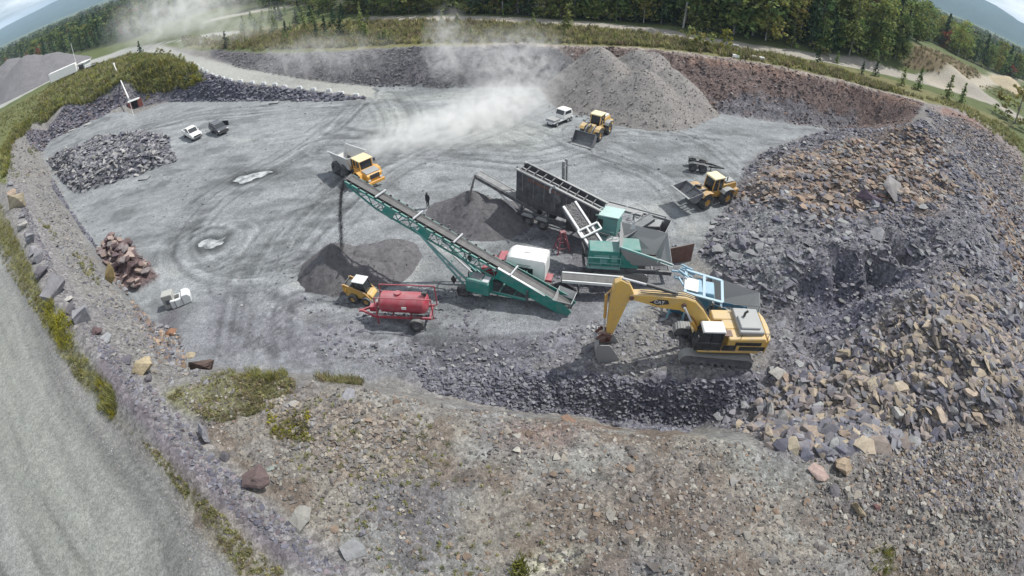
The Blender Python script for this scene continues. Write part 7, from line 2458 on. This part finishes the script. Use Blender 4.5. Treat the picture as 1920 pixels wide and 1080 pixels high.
# row of pale blocks along the haul road edge
bl_px = [(372, 124), (380, 130), (388, 135), (399, 141), (407, 145), (419, 147), (433, 151), (451, 153), (473, 156), (495, 158), (516, 160), (535, 164), (562, 166), (588, 169), (617, 171), (640, 176), (668, 180)]
blk = None
for i, p in enumerate(bl_px):
    q = bl_px[min(i + 1, len(bl_px) - 1)]; r = bl_px[max(i - 1, 0)]
    A, Bp, Cc = Gt(*p), Gt(*q), Gt(*r)
    if blk is None:
        m = MB(); m.box((0, 0, .24), (1.05, .5, .5), taper=.86)
        m.box((0, 0, .52), (.4, .1, .06))
        blk = m.mesh('barrier_block'); blk.materials.append(OFFW)
    o = link('barrier_block', blk)
    o.location = (A.x, A.y, float(hz(A.x, A.y)) - .05); o.rotation_euler = (0, 0, math.atan2(Bp.y - Cc.y, Bp.x - Cc.x) + float(RNG.normal() * .08))
    tag(o, 'white concrete block in the row along the edge of the haul road', 'barrier', 'white blocks along the haul road')
for px, py, lb in ((1379, 90, 'grey square block, top of the pair beside the yellow shrub'), (1380, 98, 'grey square block, middle of the group beside the yellow shrub'), (1379, 108, 'pale flat block at the rim below the yellow shrub'), (1423, 101, 'dark square block on the other side of the gap in the row'),
                   (1415, 110, 'whitish flat block at the rim across the gap'), (1427, 112, 'small whitish block at the rim across the gap, beside the flat one')):
    A = Gt(px, py)
    m = MB(); m.box((0, 0, .40), (1.3, .9, .8 if 'square' in lb else .5), taper=.92); m.box((0, 0, .83 if 'square' in lb else .66), (.4, .14, .06))
    o = m.build('stone_block', CONC if 'grey' in lb or 'dark' in lb else WHITE, None, bevel=.05)
    o.location = (A.x, A.y, A.z - .1); o.rotation_euler = (0, 0, R(-15))
    tag(o, lb, 'block')
# red steel gate frame with a pale cover, white leaning boom
gt = place('gate_booth', 'rust red steel frame with a pale flat cover at the foot of the left bank', 'shelter', (244, 203), (266, 199), at=.5)
for u, w_ in ((-1.3, .9), (1.25, 1.1)):
    MB().box((u, 0, 1.0), (w_, .14, 2.0)).box((u, .7, 1.0), (.12, 1.5, 2.0)).build('side_panel', REDB, gt)
MB().box((-.2, .6, 2.05), (2.9, 1.8, .1)).build('cover', OFFW, gt)
MB().box((.0, 1.3, 1.0), (2.2, .1, 1.9)).build('back_panel', BLACK, gt)
def _near(px, py, k):
    g = Gt(px, py); c_ = Vector((0, 0, CAMH))
    return c_ + (g - c_) * k


for _k in range(12):
    G0, G1 = _near(241, 184, .985 - .006 * _k), _near(213, 119, .955 - .006 * _k)
    _t = np.linspace(0, 1, 40)
    _zl = G0.z + (G1.z - G0.z) * _t
    if (_zl - hz(G0.x + (G1.x - G0.x) * _t, G0.y + (G1.y - G0.y) * _t)).min() > .5:
        break
bm_ = thing('barrier_pole', 'long white pole leaning up the bank from the red steel frame', 'pole', (G0.x, G0.y, float(hz(G0.x, G0.y))))
z_ = float(hz(G0.x, G0.y))
m = MB(); a_, b_ = Vector((0, 0, G0.z - z_)), Vector((G1.x - G0.x, G1.y - G0.y, G1.z - z_))
m.cyl((0, 0, -.2), a_, .05, n=8); m.cyl(a_, a_.lerp(b_, .5), .17, .15, n=8); m.cyl(a_.lerp(b_, .54), b_, .14, .12, n=8); m.cyl(a_.lerp(b_, .5), a_.lerp(b_, .54), .10, n=8)
m.box(b_, (.6, .3, .35))
m.build('pole', WHITE, bm_)
# white semi trailer, cabin truck and flagpole
tr_ = place('box_trailer', 'long white box trailer parked beside the access path by the gravel hill', 'trailer', (96, 160), (146, 138), at=.5)
LL = (Gt(96, 160) - Gt(146, 138)).length
yo = 1.3
m = MB(); m.box((0, yo, 2.2), (LL * .98, 2.6, 2.9)); tb = m.build('box_body', WHITE, tr_, bevel=.05)
m = MB()
for i in range(12):
    m.cut().box((-LL * .46 + i * LL * .083, -.015, 2.2), (.08, .03, 2.8))
m.build_each('side_rib', OFFW, tb)
MB().box((0, yo, .68), (LL * .96, 1.6, .2)).build('chassis', BLACK, tr_)
for x in (-LL * .38, -LL * .30):
    for y in (.2, 2.4):
        wheel(tr_, x, y, .5, .5, .3, STEEL)
m = MB(); m.beam((LL * .3, .5, 0), (LL * .3, .5, .7), .14).cut().beam((LL * .3, 2.1, 0), (LL * .3, 2.1, .7), .14); m.build_each('landing_leg', STEEL, tr_)
cbn = place('site_cabin', 'white roofed dark fronted site cabin at the end of the white trailer', 'cabin', (147, 136), (163, 131), at=.5)
m = MB(); m.box((0, 1.6, 1.3), (3.2, 3.0, 2.6)); m.build('wall', OFFW, cbn)
MB().box((-.2, .08, 1.3), (2.4, .06, 1.9)).build('door', BLACK, cbn)
MB().box((.1, 1.5, 2.7), (4.0, 3.6, .16)).build('roof', WHITE, cbn)
tg = place('utility_trailer', 'small dark flat trailer on the path beside the site cabin', 'trailer', (163, 132), (180, 125), at=.5)
m = MB(); m.box((0, 1.0, .8), (3.4, 1.8, .14)); m.build('deck', STEEL, tg)
m = MB()
for x in (-1.6, 0, 1.6):
    m.beam((x, .15, .8), (x, .15, 1.5), .08)
m.beam((-1.6, .15, 1.5), (1.6, .15, 1.5), .08); m.beam((1.7, 1.0, .7), (2.9, 1.0, .6), .12)
m.build('side_rail', BLACK, tg)
for y in (.1, 1.9):
    wheel(tg, -.3, y, .38, .38, .22, STEEL)
fp_ = place('flag_pole', 'thin white mast standing behind the white trailer', 'mast', (146, 131), (150, 129), at=0)
m = MB(); m.cyl((0, 0, -.2), (0, 0, 9.6), .10, .06, n=8); m.cyl((0, 0, 0), (0, 0, .3), .25, n=10); m.box((0, 0, 9.6), (.2, .2, .12)); m.build('mast', WHITE, fp_)

# person standing behind the stacker, dark clothes
pp = Q(803, 389, 0)
import bmesh
J = {'pel': (0, 0, .95, .135), 'wai': (0, 0, 1.12, .13), 'che': (.01, 0, 1.34, .155), 'nek': (.01, 0, 1.50, .062), 'hed': (.03, 0, 1.62, .095), 'top': (.02, 0, 1.72, .085),
     'shl': (0, .19, 1.42, .07), 'ell': (-.03, .25, 1.14, .052), 'wrl': (.05, .24, .90, .038), 'hal': (.07, .235, .83, .036), 'shr': (0, -.19, 1.42, .07), 'elr': (-.03, -.25, 1.14, .052), 'wrr': (.05, -.24, .90, .038), 'har': (.07, -.235, .83, .036),
     'hil': (0, .10, .90, .10), 'knl': (.02, .11, .50, .072), 'anl': (-.01, .11, .10, .05), 'tol': (.16, .12, .05, .045), 'hir': (0, -.10, .90, .10), 'knr': (.02, -.11, .50, .072), 'anr': (-.01, -.11, .10, .05), 'tor': (.16, -.12, .05, .045)}
E_ = ['pel wai', 'wai che', 'che nek', 'nek hed', 'hed top', 'che shl', 'shl ell', 'ell wrl', 'wrl hal', 'che shr', 'shr elr', 'elr wrr', 'wrr har', 'pel hil', 'hil knl', 'knl anl', 'anl tol', 'pel hir', 'hir knr', 'knr anr', 'anr tor']
for s, h in ((1, 'hal'), (-1, 'har')):
    hx, hy, hzz, _ = J[h]
    for i, (dx, dz) in enumerate(((.035, -.085), (.015, -.10), (-.005, -.095), (-.022, -.08), (.055, -.035))):
        J[h + str(i)] = (hx + dx, hy - s * (.01 if i < 4 else .03), hzz + dz, .009)
        E_.append(h + ' ' + h + str(i))
ks = list(J)
me = bpy.data.meshes.new('person')
me.from_pydata([J[k][:3] for k in ks], [(ks.index(e.split()[0]), ks.index(e.split()[1])) for e in E_], [])
pe = link('person', me, paint('dark_work_clothes', (.02, .022, .03), .9, .05))
tag(pe, 'person in dark work clothes standing on the floor behind the stacker', 'person')
sk_ = pe.modifiers.new('skin', 'SKIN')
for i, k in enumerate(ks):
    me.skin_vertices[0].data[i].radius = (J[k][3], J[k][3])
me.skin_vertices[0].data[0].use_root = True
pe.modifiers.new('sub', 'SUBSURF').render_levels = 1
pe.location = (pp.x, pp.y, 0); pe.rotation_euler = (0, 0, R(-120))
MB().lathe([(0, .02), (.0, .13), (.02, .125), (.09, .10), (.12, .05), (.13, .0)], (0, 0, 0), 14).build('hard_hat', BLACK, pe)
hh = pe.children[0]; hh.rotation_euler = (R(90), 0, 0); hh.location = (.02, 0, 1.68)
# ================================================================== air: dust raised by the traffic, and distance haze
def dust(label, c, size, rz, dens, seed, nscale=1.6, lo=.42, hi=.72, power=1.0, ry=0.0, flat=1.0):
    """a soft ellipsoid of drifting dust; density falls to nothing at its skin"""
    m = MB()
    m.lathe([(-1, 0.0), (-.92, .39), (-.7, .714), (-.38, .925), (0, 1.0), (.38, .925), (.7, .714), (.92, .39), (1, 0.0)], n=20)
    me = m.mesh('dust_cloud')
    o = link('dust_cloud', me)
    o.location = c; o.scale = size; o.rotation_euler = (0, ry, rz)
    mt, n, l = new_mat('airborne_dust')
    out = n.new('ShaderNodeOutputMaterial')
    v = n.new('ShaderNodeVolumePrincipled')
    v.inputs['Color'].default_value = (.97, .97, .96, 1)
    v.inputs['Anisotropy'].default_value = .0
    t = n.new('ShaderNodeTexCoord')
    ln = n.new('ShaderNodeVectorMath'); ln.operation = 'LENGTH'; l.new(t.outputs['Object'], ln.inputs[0])
    fo = n.new('ShaderNodeMapRange'); fo.interpolation_type = 'SMOOTHSTEP'
    fo.inputs['From Min'].default_value = 1.0; fo.inputs['From Max'].default_value = .15
    l.new(ln.outputs['Value'], fo.inputs['Value'])
    mp_ = n.new('ShaderNodeMapping'); mp_.inputs['Location'].default_value = (seed * 3.7, seed * 1.9, seed)
    k = max(size)
    mp_.inputs['Scale'].default_value = (size[0] / k * 2.2, size[1] / k * 2.2, size[2] / k * 2.2 * flat)
    l.new(t.outputs['Object'], mp_.inputs['Vector'])
    ns = n.new('ShaderNodeTexNoise'); ns.inputs['Scale'].default_value = nscale; ns.inputs['Detail'].default_value = 5; ns.inputs['Roughness'].default_value = .6; ns.inputs['Distortion'].default_value = .6
    l.new(mp_.outputs[0], ns.inputs['Vector'])
    mr = n.new('ShaderNodeMapRange'); mr.inputs['From Min'].default_value = lo; mr.inputs['From Max'].default_value = hi
    l.new(ns.outputs['Fac'], mr.inputs['Value'])
    mu = n.new('ShaderNodeMath'); mu.operation = 'MULTIPLY'; l.new(fo.outputs[0], mu.inputs[0]); l.new(mr.outputs[0], mu.inputs[1])
    m2 = n.new('ShaderNodeMath'); m2.operation = 'MULTIPLY'; m2.inputs[1].default_value = dens; l.new(mu.outputs[0], m2.inputs[0])
    l.new(m2.outputs[0], v.inputs['Density']); l.new(v.outputs[0], out.inputs['Volume'])
    me.materials.append(mt)
    return tag(o, label, 'dust', None, 'stuff')


ga, gb = Gt(690, 300), Gt(985, 215)
mid_ = (ga + gb) / 2
an = math.atan2(gb.y - ga.y, gb.x - ga.x)
dust('long pale dust trail lying on the floor behind the dump truck', (mid_.x, mid_.y, .9), ((gb - ga).length * .80, 7.0, 3.4), an, .46, 1, 3.8, .36, .70)
p = Gt(935, 218)
dust('thick white dust plume at the far end of the trail', (p.x, p.y, 1.8), (12, 7.0, 4.6), an, .44, 2, 3.2, .38, .72)
p = Gt(985, 190)
dust('dust rising beside the gravel stockpile', (p.x, p.y, 5.5), (10, 6.0, 8.5), .3, .34, 3, 3.0, .44, .76)
p = Gt(835, 165)
dust('wisp of dust rising before the back wall', (p.x, p.y + 1, 7.0), (5.0, 3.6, 9.0), 0, .44, 4, 2.4, .42, .74, ry=.22)
p = Gt(900, 168)
dust('faint dust rising along the back wall', (p.x, p.y + 1.5, 5.0), (10, 5, 7.5), .2, .24, 9, 2.8, .42, .76)
p = Gt(600, 150)
dust('thin veil of dust drifting along the back wall', (p.x, p.y + 2, 5.0), (22, 7, 6.5), -.2, .17, 5, 4.2, .42, .76)
p = Q(345, 60, 7)
dust('dust cloud hanging over the road fork beyond the pit', (p.x, p.y, 14), (32, 24, 15), .6, .12, 6, 3.2, .40, .74)
p = Q(430, 75, 7)
dust('thin dust drifting over the road fork', (p.x, p.y, 9), (24, 13, 8), .2, .10, 7, 3.4, .42, .76)
hb_ = MB(); hb_.box((0, 0, 170), (19000, 19000, 356))
hz_o = hb_.build('haze', None)
hm_, n, l = new_mat('distance_haze')
out = n.new('ShaderNodeOutputMaterial'); v = n.new('ShaderNodeVolumePrincipled')
v.inputs['Color'].default_value = (.58, .76, 1.0, 1); v.inputs['Density'].default_value =   .00012
l.new(v.outputs[0], out.inputs['Volume'])
hz_o.data.materials.append(hm_)
tag(hz_o, 'pale blue distance haze over the whole country', 'haze', None, 'stuff')
